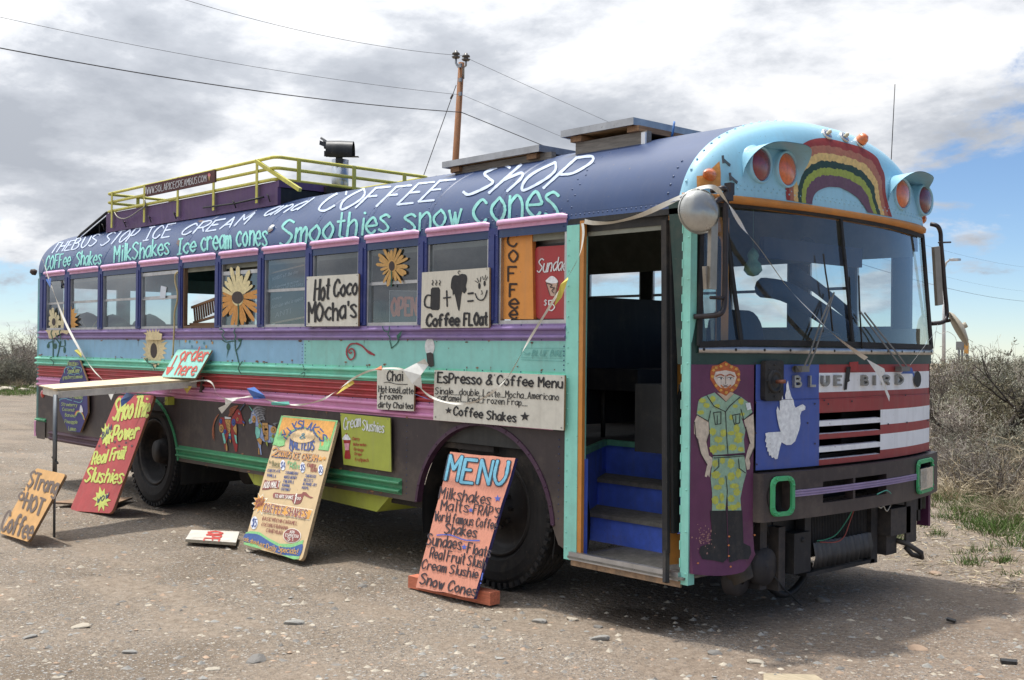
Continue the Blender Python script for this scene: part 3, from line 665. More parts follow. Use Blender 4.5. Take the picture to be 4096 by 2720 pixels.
# traced shrubs: (kind, u, v of the foot, size, label)
for kind, u, v, s, lb in [('gray', 3830, 1690, 1.15, 'bare grey shrub with dark stems just right of the bus front'), ('gray', 3905, 1640, 1.2, 'tall bare grey shrub in the middle of the bank'), ('rabbit', 3960, 1750, 1.0, 'yellow-green bush halfway down the bank'),
                          ('sage', 4060, 1700, 1.25, 'large sagebrush at the right edge of the picture'), ('rabbit', 4085, 1820, .9, 'yellow-green bush low at the right edge'), ('gray', 3900, 1830, .9, 'spreading bare grey shrub low in the middle of the bank'),
                          ('straw', 3985, 1930, .8, 'dry brush hanging over the green grass on the right'), ('gray', 3790, 1850, .7, 'low bare shrub directly behind the bumper end'), ('gray', 3760, 1760, .75, 'small bare shrub behind the right headlight'),
                          ('straw', 4075, 1990, .75, 'dry brush at the right edge above the grass'), ('sage', 3955, 1560, .95, 'sagebrush on the skyline under the road signs'), ('sage', 4040, 1545, 1.0, 'sagebrush on the skyline at the right edge'), ('sage', 3690, 1530, .8, 'sagebrush on the skyline beside the windscreen corner'),
                          ('rabbit', 3860, 1600, .9, 'pale yellowish bush with seed heads on the bank'), ('sage', 3770, 1600, .8, 'grey-green bush between boulders and bus'), ('straw', 3700, 1900, .6, 'small dry tuft under the bumper end')]:
    x, y = foot(u, v); put_bush(kind, x, y, s*(.74 if v < 1600 else .98), None, lb)
for kind, u, v, s, lb in [('gray', 3770, 1900, .62, 'bare shrub at the foot of the bank beside the bumper end'), ('gray', 3860, 1960, .7, 'bare shrub above the green grass, nearest the bus'), ('straw', 3820, 2000, .6, 'tan dry shrub over the left end of the green grass'), ('gray', 3960, 1990, .75, 'pinkish bare shrub above the green grass'), ('sage', 4050, 1900, .8, 'sagebrush at the right edge above the dry brush'),
                          ('straw', 4060, 2080, .6, 'tan dry shrub at the right edge beside the green grass'), ('sage', 3850, 1720, .8, 'sagebrush behind the dead forked branches'), ('gray', 3990, 1680, .85, 'tall bare shrub under the forked branches'), ('sage', 3740, 1660, .7, 'sagebrush beside the right headlight corner'), ('gray', 3720, 1800, .7, 'twiggy shrub tucked behind the flag panel'), ('sage', 3900, 1520, .8, 'rounded sagebrush on the skyline left of centre'), ('sage', 3800, 1510, .7, 'small sagebrush on the skyline by the boulders'), ('gray', 4000, 1500, .8, 'bare shrub on the skyline near the right edge')]:
    x, y = foot(u, v); put_bush(kind, x, y, s*.95, None, lb)
for i, (kind, u, v, s, lb) in enumerate([('gray', 20, 1515, 1.5, 'bare shrub on the left edge of the frame'), ('gray', 75, 1512, 1.25, 'low grey shrub left of the bus tail'), ('sage', 110, 1545, 1.0, 'dark sagebrush next to the rear corner'), ('gray', 135, 1508, 1.9, 'tall bare shrub rising beside the rear corner of the bus'),
                          ('sage', 45, 1545, .95, 'sagebrush behind the white rocks'), ('straw', 70, 1558, .6, 'dry tuft at the foot of the left brush'), ('sage', 5, 1540, 1.1, 'sagebrush cut by the left edge')]):
    x, y = foot(u, v, 60); put_bush(kind, x, y, s*1.0, None, lb)
rg = random.Random(4); cnt = 0
while cnt < 250:
    x = rg.uniform(-62, 8) if cnt < 150 else rg.uniform(-2, 26); y = rg.uniform(-2, 60) if cnt < 150 else rg.uniform(0, 34); d = float(edge_d(np.array([x]), np.array([y]))[0])
    if d < 1.5 or (rg.random() > (1.0 if d < 14 else .35)): continue
    rx = _R2.dot(Vector((x, y, 0))-Vector(CAM)); rz = _F.dot(Vector((x, y, 0))-Vector(CAM))
    if rz < 3 or abs(rx)/rz > (.62 if cnt < 150 else 1.1): continue
    k = rg.choice(['sage', 'gray', 'rabbit', 'gray', 'sage', 'gray', 'straw']); s = rg.uniform(.5, .95)*(.85 if x > -14 else 1.3)
    if x > -12 and d < 4: s *= .75
    nm = {'sage': 'grey-green sagebrush', 'gray': 'bare grey shrub', 'rabbit': 'yellow-green bush', 'straw': 'dry straw-coloured tangle'}[k]; hs = 'low' if s < .75 else ('knee-high' if s < .95 else ('waist-high' if s < 1.2 else 'tall'))
    band = 'at the foot of the rise' if d < 4 else ('halfway up the rise' if d < 8 else ('on the crest' if d < 14 else ('beyond the crest' if d < 25 else 'on the far plain'))); q = rx/rz
    side = 'far left of the bus' if q < -.42 else ('behind the bus rear' if q < -.2 else ('behind the bus middle' if q < 0 else ('behind the bus door' if q < .2 else ('behind the bus cab' if q < .36 else ('right of the bus' if q < .5 else 'far right of the bus')))))
    put_bush(k, x, y, s, None, hs+' '+nm+' '+band+', '+side, 'brush scattered over the rise: '+hs+' '+nm+' '+band+' '+side); cnt += 1
# big dead branching shrub on the right
def branchy(mb, p, d, l, r, depth, rg):
    pts = [p]; q = p.copy(); dd = d.copy()
    for k in range(4):
        dd = (dd+Vector((rg.gauss(0, .16), rg.gauss(0, .16), rg.gauss(0, .14)))).normalized(); q = q+dd*l/4; pts.append(q.copy())
    mb.tube(pts, r, 5, taper=r*.55, cap=False)
    if depth:
        for k in range(rg.choice([2, 3, 3])):
            i = rg.choice([2, 3, 4]); nd = (dd+Vector((rg.gauss(0, .6), rg.gauss(0, .6), rg.gauss(.1, .45)))).normalized(); branchy(mb, pts[i], nd, l*rg.uniform(.5, .8), r*.55, depth-1, rg)
def dead_shrub(u, v, s, seed, lb, lean):
    x, y = foot(u, v); o = empty('dead_shrub', (x, y, H(x, y)), lb, 'shrub'); rg = random.Random(seed); mb = MB()
    for k in range(4): branchy(mb, Vector((x, y, H(x, y)-.05)), Vector((lean[0]+rg.gauss(0, .4), lean[1]+rg.gauss(0, .4), 1)).normalized(), s*rg.uniform(.35, .5), .022*s, 4, rg)
    mb.build('branches', DEAD, o)
dead_shrub(3960, 1850, 2.0, 3, 'big dead shrub with forked black branches reaching to the right edge', (.6, .3)); dead_shrub(3790, 1800, 1.2, 8, 'dead shrub with thin dark forks close behind the bus', (-.1, 0))
# grass
def blades(pts, hgt, name, mats, label, width=.006, per=30, spread=.10):
    Ls = []
    for (x, y, s) in pts:
        z = H(x, y)
        for k in range(int(per*s)):
            a = NR.uniform(0, 6.28); r = abs(NR.normal())*spread*s; b0 = np.array([x+math.cos(a)*r, y+math.sin(a)*r, z-.01]); d = np.array([math.cos(a)*.5, math.sin(a)*.5, 1])+NR.normal(size=3)*.25; l = hgt*NR.uniform(.4, 1.1)
            Ls.append(([b0, b0+d*l*.5, b0+d*l+np.array([0, 0, -l*.2])], width, .0015, 0 if NR.rand() < .85 else len(mats)-1))
    me = ribbons(Ls, mats, name); o = bpy.data.objects.new(name, me); COL.objects.link(o); tag(o, label, 'grass', kind='stuff')
def zone(poly_px, cnt, s0, s1, rg):
    out = []
    us = [p[0] for p in poly_px]; vs_ = [p[1] for p in poly_px]
    while len(out) < cnt:
        u, v = rg.uniform(min(us), max(us)), rg.uniform(min(vs_), max(vs_)); ins = False; j = len(poly_px)-1
        for i in range(len(poly_px)):
            if (poly_px[i][1] > v) != (poly_px[j][1] > v) and u < (poly_px[j][0]-poly_px[i][0])*(v-poly_px[i][1])/(poly_px[j][1]-poly_px[i][1])+poly_px[i][0]: ins = not ins
            j = i
        if ins: x, y = foot(u, v); out.append((x, y, rg.uniform(s0, s1)))
    return out
rg = random.Random(12)
blades(zone([(3730, 1990), (3850, 1920), (4096, 2010), (4200, 2120), (4200, 2220), (4050, 2190), (3880, 2130), (3730, 2070)], 120, .6, 1.3, rg), .095, 'green_grass', [GRASSM, GRASSM, STRAW], 'green spring grass under the dry brush on the right', per=55)
blades(zone([(3560, 2110), (3700, 2100), (4096, 2240), (4096, 2320), (3950, 2290), (3700, 2230), (3500, 2160)], 34, .3, .9, rg), .06, 'grass_tufts', [GRASSM, STRAW], 'small green tufts in the dirt beside the bus front', per=60, spread=.07)
blades(zone([(3700, 1850), (4200, 1900), (4200, 2120), (3800, 2060), (3700, 1950)], 40, .6, 1.2, rg), .15, 'dry_grass', [STRAW, STRAW], 'pale dry grass below the brush on the right', per=50, spread=.14)
blades(zone([(0, 1550), (160, 1545), (160, 1580), (0, 1585)], 60, .8, 1.6, rg), .16, 'edge_grass', [GRASSM, STRAW], 'thin green grass along the far edge of the lot', per=40, spread=.5, width=.012)
# litter of twigs on the bank foot
Ls = []
for (x, y, s) in zone([(3400, 2200), (3750, 1990), (4200, 2150), (4200, 2420), (3800, 2330)], 900, 1, 1, rg):
    z = H(x, y)+.006; a = rg.uniform(0, 3.14); l = rg.uniform(.02, .09); Ls.append(([np.array([x, y, z]), np.array([x+math.cos(a)*l, y+math.sin(a)*l, z+rg.uniform(0, .01)])], .006, .004, 0))
me = ribbons(Ls, [STRAW], 'twig_litter'); o = bpy.data.objects.new('twig_litter', me); COL.objects.link(o); tag(o, 'bleached twigs and bark scattered on the dirt at the right', 'litter', kind='stuff')

# ------------------------------------------------------------------ utility pole, wires, street light, road signs
pp = (-19.06, 15.0); pole = empty('utility_pole', (pp[0], pp[1], .3), 'orange-brown wooden utility pole with two insulators behind the bus', 'utility pole')
WPOLE = wood((150, 98, 56), 2); mb = MB(); ptop = P_(15, 1846, 250); pb = P_(15, 1815, 760); ax_ = (ptop-pb)/(ptop.z-pb.z)
foot_p = ptop-ax_*(ptop.z-.2)
mb.tube([foot_p, ptop-ax_*4, ptop], .115, 14, taper=.080); mb.build('pole_shaft', WPOLE, pole)
GALV = metal((150, 155, 160), .5); INSU = paint((84, 80, 76), .3)
for sgn, (u, v) in ((-1, (1824, 215)), (1, (1864, 225))):
    q = P_(15, u, v); base = ptop+Vector((sgn*.085, 0, -.45)); mb = MB(); mb.tube([base, base+Vector((0, 0, .3)), Vector((q.x, q.y, q.z-.25)), Vector((q.x, q.y, q.z-.06))], .03, 6)
    br = mb.build('insulator_bracket', GALV, pole)
    mb = MB(); mb.lathe((q.x, q.y, q.z-.12), (0, 0, 1), [(0, .0), (0, .09), (.04, .12), (.06, .06), (.09, .06), (.1, .11), (.14, .10), (.17, .05), (.2, .04), (.2, 0)], 14); mb.build('insulator', INSU, br)
mb = MB()
for v in (265, 322, 378): q = P_(15, 1852, v); mb.box(q.x-.05, q.x+.05, q.y-.12, q.y-.07, q.z-.05, q.z+.05)
mb.build('pole_plate', GALV, pole)
attach = [P_(15, 1845, 222), P_(15, 1850, 380), P_(15, 1845, 449)]
WIRE = paint((70, 70, 74), .6, .05, 0, key='wire')
for (a, lft, rgt, w, lb) in ((attach[0], (845, 0, 8.8), (4096, 1011, 9.5), .011, 'topmost thin power line over the pole insulators'), (attach[1], (0, 37, 8.3), (4096, 1114, 8.2), .010, 'middle thin power line'), (attach[2], (0, 158, 7.2), (4096, 1154, 7.3), .024, 'thick lower cable with clamps at the pole')):
    lp = Z_(lft[2], lft[0], lft[1]); rp = Z_(rgt[2], rgt[0], rgt[1]); mb = MB()
    lp = a+(lp-a)*1.25; rp = a+(rp-a)*1.3
    for p, q, sag in ((a, lp, .25), (a, rp, 1.6)):
        pts = [p.lerp(q, i/24)-Vector((0, 0, sag*4*(i/24)*(1-i/24))) for i in range(25)]; mb.tube(pts, w/2, 5, cap=False)
    w_ = mb.build('power_line', WIRE, label=lb, cat='power line', origin=a)
mb = MB(); q = P_(15, 1825, 340); q2 = P_(15, 1690, 715); mb.tube([q, q+(q2-q)*2.6], .012, 5); q3 = P_(15, 1803, 395); mb.tube([q.lerp(q2, .1), q3], .03, 6); mb.build('guy_wire', WIRE, label='slanting guy wire anchored to the left of the pole', cat='wire', origin=q)
st = empty('street_light', (-10.6, 25, 1.0), 'slim pale street light pole with a curved arm right of the bus', 'street light'); mb = MB(); WL = paint((205, 205, 205), .4)
a = P_(25, 3775, 1500); b_ = P_(25, 3776, 1075); mb.tube([a, b_], .055, 8, taper=.035); mb.tube([b_, P_(25, 3785, 1050), P_(25, 3800, 1039), P_(25, 3815, 1036)], .03, 8); mb.build('pole', WL, st)
mb = MB(); q = P_(25, 3820, 1039); mb.obox(q, (.13, 0, 0), (0, .08, 0), (0, 0, .03)); mb.build('lamp_head', ALU, st)
for (u0, u1, v0, v1, col, lb) in ((3825, 3858, 1366, 1400, (120, 122, 124), 'grey back of a road sign on posts'), (3857, 3874, 1370, 1415, (196, 140, 50), 'orange-yellow road sign seen at an angle')):
    rs = empty('road_sign', P_(30, (u0+u1)/2, 1450), lb, 'road sign'); a = P_(30, u0, v0); b_ = P_(30, u1, v1); mb = MB(); mb.box(a.x, b_.x, 29.98, 30.02, b_.z, a.z); mb.build('sign_plate', paint(col, .5), rs)
    for u in ((u0+u1)/2-6, (u0+u1)/2+7) if u0 < 3850 else ((u0+u1)/2+4,):
        mb = MB(); p = P_(30.06, u, v0+3); q = P_(30.06, u, 1470); mb.tube([p, q], .035, 6); mb.build('post', GALV, rs)
# ------------------------------------------------------------------ the bus
bus = empty('bus', (-3.5, 1.21, 0), 'old school bus painted as a colourful ice cream and coffee shop with its door open', 'bus')
T_ = np.linspace(0, math.pi/2, 26); HALF = [(1.21-1.21*math.cos(a)**.9, 2.10+.64*math.sin(a)**.9) for a in T_]; HALF[-1] = (1.21, 2.74)
PROF = HALF+[(2.42-y, z) for y, z in HALF[-2::-1]]
def roofgrid(x0, x1, nx, prof, off=0): return [[(x, y, z) for y, z in prof] for x in np.linspace(x0, x1, nx)]
rg_ = roofgrid(-7.93, .78, 40, PROF); ss = [0]
for (ya, za), (yb_, zb_) in zip(PROF[:-1], PROF[1:]): ss.append(ss[-1]+math.hypot(yb_-ya, zb_-za))
REAR = [(-7.93-.42*min(1, min(q, ss[-1]-q)/.62), y, z) for q, (y, z) in zip(ss, PROF)]
rg_.insert(0, REAR); mb = MB(); mb.grid(rg_); inner = [(.035+(y*(2.35/2.42)), z-.035) for y, z in PROF]
# door bay: cut the lowest strip away so the opening reaches 2.16
roof_v, roof_f = mb.v[:], mb.f[:]
NB = len(PROF)
kk = next(i for i, (y, z) in enumerate(HALF) if z > 2.16)
mb.f = [f for f in mb.f if not (f[0] % NB < kk and f[0] >= NB and mb.v[f[0]][0] > -.02 and mb.v[f[0]][0] < .82)]; mb.m = [0]*len(mb.f); mb.sm = [True]*len(mb.f)
mb.add([(-.0, 0, 2.165), (.84, 0, 2.165), (.84, HALF[kk][0]+.002, HALF[kk][1]+.004), (-.0, HALF[kk][0]+.002, HALF[kk][1]+.004)], [(0, 1, 2, 3)])
mb.build('roof', [NAVY], bus)
mb = MB(); mb.grid(roofgrid(-7.9, .77, 3, inner)); mb.build('headliner', [INT], bus)
ROOF = Surf(roof_v, roof_f)
# front cap
mb = MB(); rows = []; O3 = PROF; C0 = (1.21, 2.215)
def capx(y, z, r):
    q = abs((y-1.21)/1.21); D = .125+.085*(1-min(q, 1)**2.5); return .78+(D+.010)*max(0, (1-r**5))**.42
for r in (1, .995, .985, .965, .94, .91, .87, .82, .76, .69, .6, .5, .4, .28, .14, 0.01):
    row = []
    for y, z in O3:
        yy = C0[0]+(y-C0[0])*r; zz = C0[1]+(max(z, 2.212)-C0[1])*r; row.append((capx(yy, zz, r), yy, zz))
    rows.append(row)
mb.grid(rows); CAPV, CAPF = mb.v[:], mb.f[:]
mb.build('front_cap', [CAPB], bus)
CAP = Surf(CAPV, CAPF)
# orange brow
mb = MB(); ys = [0]+list(.03+2.36*(1-np.cos(np.linspace(0, math.pi, 56)))/2)+[2.42]
def capedge(y):
    h = CAP.b.ray_cast(Vector((3, min(max(y, .02), 2.40), 2.215)), Vector((-1, 0, 0)))[0]
    return h.x if h else .80
ce = [capedge(y) for y in ys]; ce[0] = ce[-1] = .80
rows = [[(x+k, y+(.006*(1 if y > 1.21 else -1) if abs(y-1.21) > 1.15 else 0), z) for x, y in zip(ce, ys)] for k, z in ((-.012, 2.240), (.010, 2.238), (.016, 2.230), (.012, 2.212), (-.02, 2.202), (-.12, 2.200))]
mb.grid(rows); mb.build('brow', [ORAN], bus)
# --- windscreen surface
def wsx(y, z): return fx(min(max(y, .0), 2.42))+.005-.07*max(0, (z-1.47))/.72
class Front:
    def __init__(s, off=0): s.off = off
    def hit(s, u, v):
        o, d = ray(u, v); x = .95; P = o
        for _ in range(30):
            t = (x-o.x)/d.x; P = o+d*t; x = (wsx(P.y, P.z) if P.z > 1.47 else fx(min(max(P.y, 0), 2.42)))+s.off
        y = P.y; e = .01; n = Vector((1, -(fx(min(y+e, 2.42))-fx(max(y-e, 0)))/(2*e), 0)).normalized(); return P, n
FR = Front(.006)
def fp(u, v, off=0): return Front(off).hit(u, v)[0]
G1 = glass((.80, .88, .88), .07)
ptsB = {}
def ws_pane(u0t, u0b, u1t, u1b, vt0, vt1, vb0, vb1, parent, n=8):
    rows = []
    for k in range(5):
        row = []
        for j in range(n):
            a = j/(n-1); b = k/4; ut = u0t+(u1t-u0t)*a; ub = u0b+(u1b-u0b)*a; vt = vt0+(vt1-vt0)*a; vb = vb0+(vb1-vb0)*a
            row.append(fp(ut+(ub-ut)*b, vt+(vb-vt)*b, .0))
        rows.append(row)
    mb = MB(); mb.grid(rows); return mb.build('pane', [G1], parent)
mb = MB(); W_ = (0, 0, 0)
def fbar(pts, w, d, off=.01, mi=0):
    P = []
    for i in range(len(pts)-1):
        for k in range(6): P.append((pts[i][0]+(pts[i+1][0]-pts[i][0])*k/6, pts[i][1]+(pts[i+1][1]-pts[i][1])*k/6))
    P.append(pts[-1]); Q = [fp(u, v, off) for u, v in P]
    for a, b in zip(Q[:-1], Q[1:]): mb.bar(a, b+(b-a)*.08, w, d, (1, 0, 0), mi)
fbar([(2810, 812), (3100, 832), (3362, 868), (3560, 905), (3692, 945)], .026, .014); fbar([(2795, 1378), (2960, 1370), (3150, 1372), (3408, 1377), (3600, 1384), (3725, 1388)], .03, .014)
fbar([(2808, 815), (2804, 1000), (2798, 1378)], .03, .014); fbar([(2893, 830), (2965, 1368)], .024, .012); fbar([(3362, 868), (3412, 1377)], .020, .012); fbar([(3690, 945), (3725, 1388)], .03, .014)
wf = mb.build('windscreen', [SEAL], bus)
ws_pane(2812, 2805, 2900, 2958, 828, 832, 1368, 1362, wf); ws_pane(2905, 2975, 3355, 3402, 836, 874, 1362, 1370, wf, 12); ws_pane(3370, 3420, 3685, 3718, 880, 950, 1372, 1380, wf, 12)
# dark green frame round the windscreen
mb = MB()
yl = np.linspace(.0, 2.42, 40); mb.grid([[(fx(y)+.002, y, z) for y in yl] for z in (1.375, 1.485)])
mb.grid([[(wsx(y, z)-.004, y, z) for y in (.0, .04, .085-.0)] for z in (1.48, 1.7, 1.95, 2.2)]); mb.grid([[(wsx(y, z)-.004, y, z) for y in (2.385, 2.42)] for z in (1.48, 1.8, 2.2)])
mb.grid([[(wsx(.0, z)-.004, .0, z), (wsx(0, z)-.09, .0, z)] for z in (1.375, 1.8, 2.2)])
mb.build('front_frame', [DGRN], bus)
mb = MB(); yl = np.linspace(.03, 2.41, 40); rows = [[(fx(y)+o, y, z) for y in yl] for o, z in ((.003, 1.432), (.016, 1.436), (.016, 1.466), (.003, 1.470))]; mb.grid(rows)
for y in np.linspace(.06, 2.35, 13): mb.lathe((fx(y)+.014, y, 1.451), (1, 0, 0), [(0, .009), (.004, .007), (.005, 0)], 8, 1)
mb.build('trim_strip', [ALU, BLK], bus)
# purple panel with soldier
YP = fp(3016, 1640, 0).y-.006
mb = MB(); yl = np.linspace(0, YP, 10); zl = [1.375, 1.1, .8, .6, .5, .42, .36, .0]
def zb(y): y = y*.485/YP; return .335-.02*math.sin(y/.485*math.pi)+.07*max(0, (y-.36)/.125)**2
rows = []
for z in zl:
    row = []
    for y in yl:
        zz = z if z > .3 else zb(y); f = max(0, (.6-zz)/.3); row.append((fx(y)+.004+.03*f*f, y, max(zz, zb(y))))
    rows.append(row)
mb.grid(rows); mb.grid([[(r[0][0], 0.0, r[0][2]) for r in rows], [(.86, 0.0, r[0][2]) for r in rows]]); mb.grid([[(r[-1][0], YP, r[-1][2]) for r in rows], [(r[-1][0]-.12, YP, r[-1][2]) for r in rows]])
pur = mb.build('corner_panel', [PLUM], bus); PURS = Surf(mb.v[:], mb.f[:], FR)
# flag panels with real grille slots
Y0, Y1, Y2, Y3 = fp(3018, 1640, 0).y, fp(3271, 1640, 0).y, fp(3515, 1700, 0).y, fp(3712, 1600, 0).y
zr = [1.376, 1.331, 1.226, 1.185, 1.120, 1.082, 1.050, 1.012, .984, .942, .912, .868, .832]
def frow(z0): return z0
cells = MB()
ycols = list(np.linspace(Y0, Y1, 8))+list(np.linspace(Y1, Y2, 8))[1:]+list(np.linspace(Y2, Y3, 9))[1:]
slots = {(4, 5), (6, 7), (8, 9), (10, 11)}
right_rows = [1.376, 1.331, 1.226, 1.120, 1.028, .974, .883, .832]
def flagcol(z):
    for i, (a, b) in enumerate(zip(right_rows[:-1], right_rows[1:])):
        if b <= z <= a: return [2, 1, 2, 1, 2, 1, 2][i]
    return 2
# rows: red .. colours: 0 blue 1 white 2 red
right = {0: 2, 1: 1, 2: 2, 3: 2, 4: 1, 5: 2, 6: 1, 7: 2}
zrows = sorted(set([1.376, 1.331, 1.226, 1.190, 1.186, 1.115, 1.070, 1.042, 1.028, 1.000, .974, .972, .930, .902, .883, .862, .832]), reverse=True)
openz = [(1.115, 1.070), (1.042, 1.000), (.972, .930), (.902, .862)]
def cellmat(i, j):
    z = (zrows[i]+zrows[i+1])/2; y = (ycols[j]+ycols[j+1])/2
    if y < Y1: return 0
    if Y1 < y < Y2:
        if any(b < z < a for a, b in openz): return None
        if z > 1.115: return 2 if (z > 1.331 or z < 1.226) else 1
        return 1 if (1.042 < z < 1.07 or .902 < z < .93) else 2
    if z > 1.331: return 2
    if z > 1.226: return 1
    if z > 1.115: return 2
    if z > 1.028: return 1
    if z > .974: return 2
    if z > .883: return 1
    return 2
def zof(z, y): return z-(.0 if z > 1.19 else 0)
cells.grid([[(fx(y)+(.006 if z >= 1.188 else .010), y, z) for y in ycols] for z in zrows], smooth=False, mf=cellmat)
# lips of the slots
for a, b in openz:
    rows = [[(fx(y)+.010-o, y, z) for y in np.linspace(Y1, Y2, 8)] for o, z in ((0, a), (.03, a-.004))]; cells.grid(rows, 2)
    rows = [[(fx(y)+.010-o, y, z) for y in np.linspace(Y1, Y2, 8)] for o, z in ((0, b), (.03, b+.003))]; cells.grid(rows, 1)
cells.add([(fx(Y3)+.01, Y3, 1.376), (fx(Y3)-.05, Y3+.03, 1.376), (fx(Y3)-.05, Y3+.03, .832), (fx(Y3)+.01, Y3, .832)], [(0, 1, 2, 3)], 3)
flag = cells.build('flag_panel', [FLAGB, WHITEP, FLAGR, PLUM], bus)
mb = MB(); mb.box(.80, .86, .3, 2.35, .45, 1.25); mb.build('radiator_backing', [BLK], bus)
# --- side wall
def side_strip(name, x0, x1, z0, z1, ridges, mat, y=0.0, sgn=-1, depth=.02, parent=bus):
    h = (z1-z0)/max(ridges, 1); pr = [(0.002, z0)]
    if ridges == 0: pr = [(.002, z0), (.002, z1)]
    else:
        for k in range(ridges):
            b0 = z0+h*k; pr += [(.002, b0+h*.16), (depth, b0+h*.34), (depth*1.05, b0+h*.50), (depth*.9, b0+h*.60), (.002, b0+h*.78)]
        pr += [(.002, z1)]
    mb = MB(); mb.grid([[(x, y+sgn*d, z) for d, z in pr] for x in (x0, x1)], smooth=False)
    for x in (x0, x1): mb.add([(x, y+sgn*d, z) for d, z in pr]+[(x, y, z1), (x, y, z0)], [tuple(range(len(pr)+2))])
    return mb.build(name, [mat], parent)
side_strip('side_rail', -7.93, -.0, 1.490, 1.588, 2, PURP); side_strip('side_rail', -7.99, -.0, 1.217, 1.317, 2, MINTR, depth=.026)
side_strip('side_rail', -7.93, -.0, 1.101, 1.214, 3, REDR); side_strip('side_rail', -7.95, -.10, .989, 1.098, 2, PINKR)
side_strip('side_rail', -4.67, -1.50, .484, .591, 2, GREENR, depth=.03); side_strip('side_rail', -7.60, -6.02, .440, .545, 2, paint((78, 44, 62), .5), depth=.02)
side_strip('side_panel', -7.93, -2.70, 1.317, 1.490, 0, SKYB); side_strip('side_panel', -2.70, 0, 1.317, 1.490, 0, MINT)
side_strip('side_panel', -7.99, -7.70, .62, .66, 1, GREENR)
def arch(x):
    b = .455 if x < -1.5 or x > -.1 else .455
    for cx, rx, rz, cz in ((-.715, .62, .585, .40), (-5.36, .69, .60, .39)):
        q = (x-cx)/rx
        if abs(q) < 1: b = max(b, cz+rz*math.sqrt(1-q*q))
    if x > -.10: b = .455-(.12*min(1, (x+.10)/.06))
    return b
xs = sorted(set(list(np.linspace(-7.93, 0.0, 160))+list(-.715+.62*np.cos(np.linspace(0, math.pi, 40)))+list(-5.36+.69*np.cos(np.linspace(0, math.pi, 40)))))
mb = MB(); mb.grid([[(x, -.001, min(arch(x), .985)) for x in xs], [(x, -.001, .989) for x in xs]], smooth=False)
mb.grid([[(x, -.001, min(arch(x), .985)) for x in xs], [(x, .03, min(arch(x), .985)) for x in xs]], smooth=False)
mb.build('skirt', [DARK], bus)
for cx, rx, rz, cz, m, a0, a1 in ((-.715, .62, .585, .40, paint((66, 30, 60), .5), .10, 3.04), (-5.36, .69, .60, .39, GREENR, .12, 1.75)):
    mb = MB(); an = np.linspace(a0, a1, 30)
    rows = [[(cx+(rx+k)*math.cos(a), -.001-o, cz+(rz+k)*math.sin(a)) for a in an] for k, o in ((.022, .001), (.022, .007), (-.004, .010), (-.008, -.03))]; mb.grid(rows, smooth=False)
    for a in np.linspace(a0, a1, 17): mb.lathe((cx+(rx+.011)*math.cos(a), -.009, cz+(rz+.011)*math.sin(a)), (0, -1, 0), [(0, .008), (.004, .006), (.006, 0)], 6)
    mb.build('arch_trim', [m], bus)
    mb = MB(); an = np.linspace(-.25, math.pi+.25, 28); dy = .42 if cx > -2 else .75; rows = [[(cx+(rx-.01)*math.cos(a)-(.10 if cx > -2 and math.cos(a) > .5 else 0)*(y > .1), y, cz+(rz-.01)*math.sin(a)) for a in an] for y in (.03, .12, dy)]; mb.grid(rows); mb.build('wheel_well', [BLK], bus)
# windows on the door side
WIN = [(-7.76, -7.249), (-7.112, -6.41), (-6.307, -5.553), (-5.462, -4.715), (-4.634, -4.058), (-3.963, -3.377), (-3.285, -2.694), (-2.607, -2.023), (-1.93, -1.353), (-1.263, -.667), (-.581, -.012)]
ZB, ZT = 1.592, 2.142
mb = MB(); mb.box(-7.93, 0, .0, .035, 2.143, 2.16); mb.box(-7.93, 0, .0, .035, ZB-.12, ZB-.005); mb.build('window_header', [NAVYP], bus)
ends = [-7.93]+[x for w in WIN for x in w]+[0.0]
for i in range(0, len(ends), 2):
    a, b = ends[i], ends[i+1]
    if b-a < .02: continue
    mb = MB(); mb.box(a, b, -.004, .045, ZB, ZT+.004); c = (a+b)/2
    if b-a < .2: mb.box(c-.018, c+.018, -.012, -.002, ZB+.02, ZT-.02)
    for z in np.linspace(ZB+.04, ZT-.03, 7):
        for x in (a+.012, b-.012): mb.lathe((x, -.004, z), (0, -1, 0), [(0, .0055), (.003, .004), (.004, 0)], 6)
    mb.build('window_post', [NAVYP], bus)
G2 = glass((.56, .61, .63), .11)
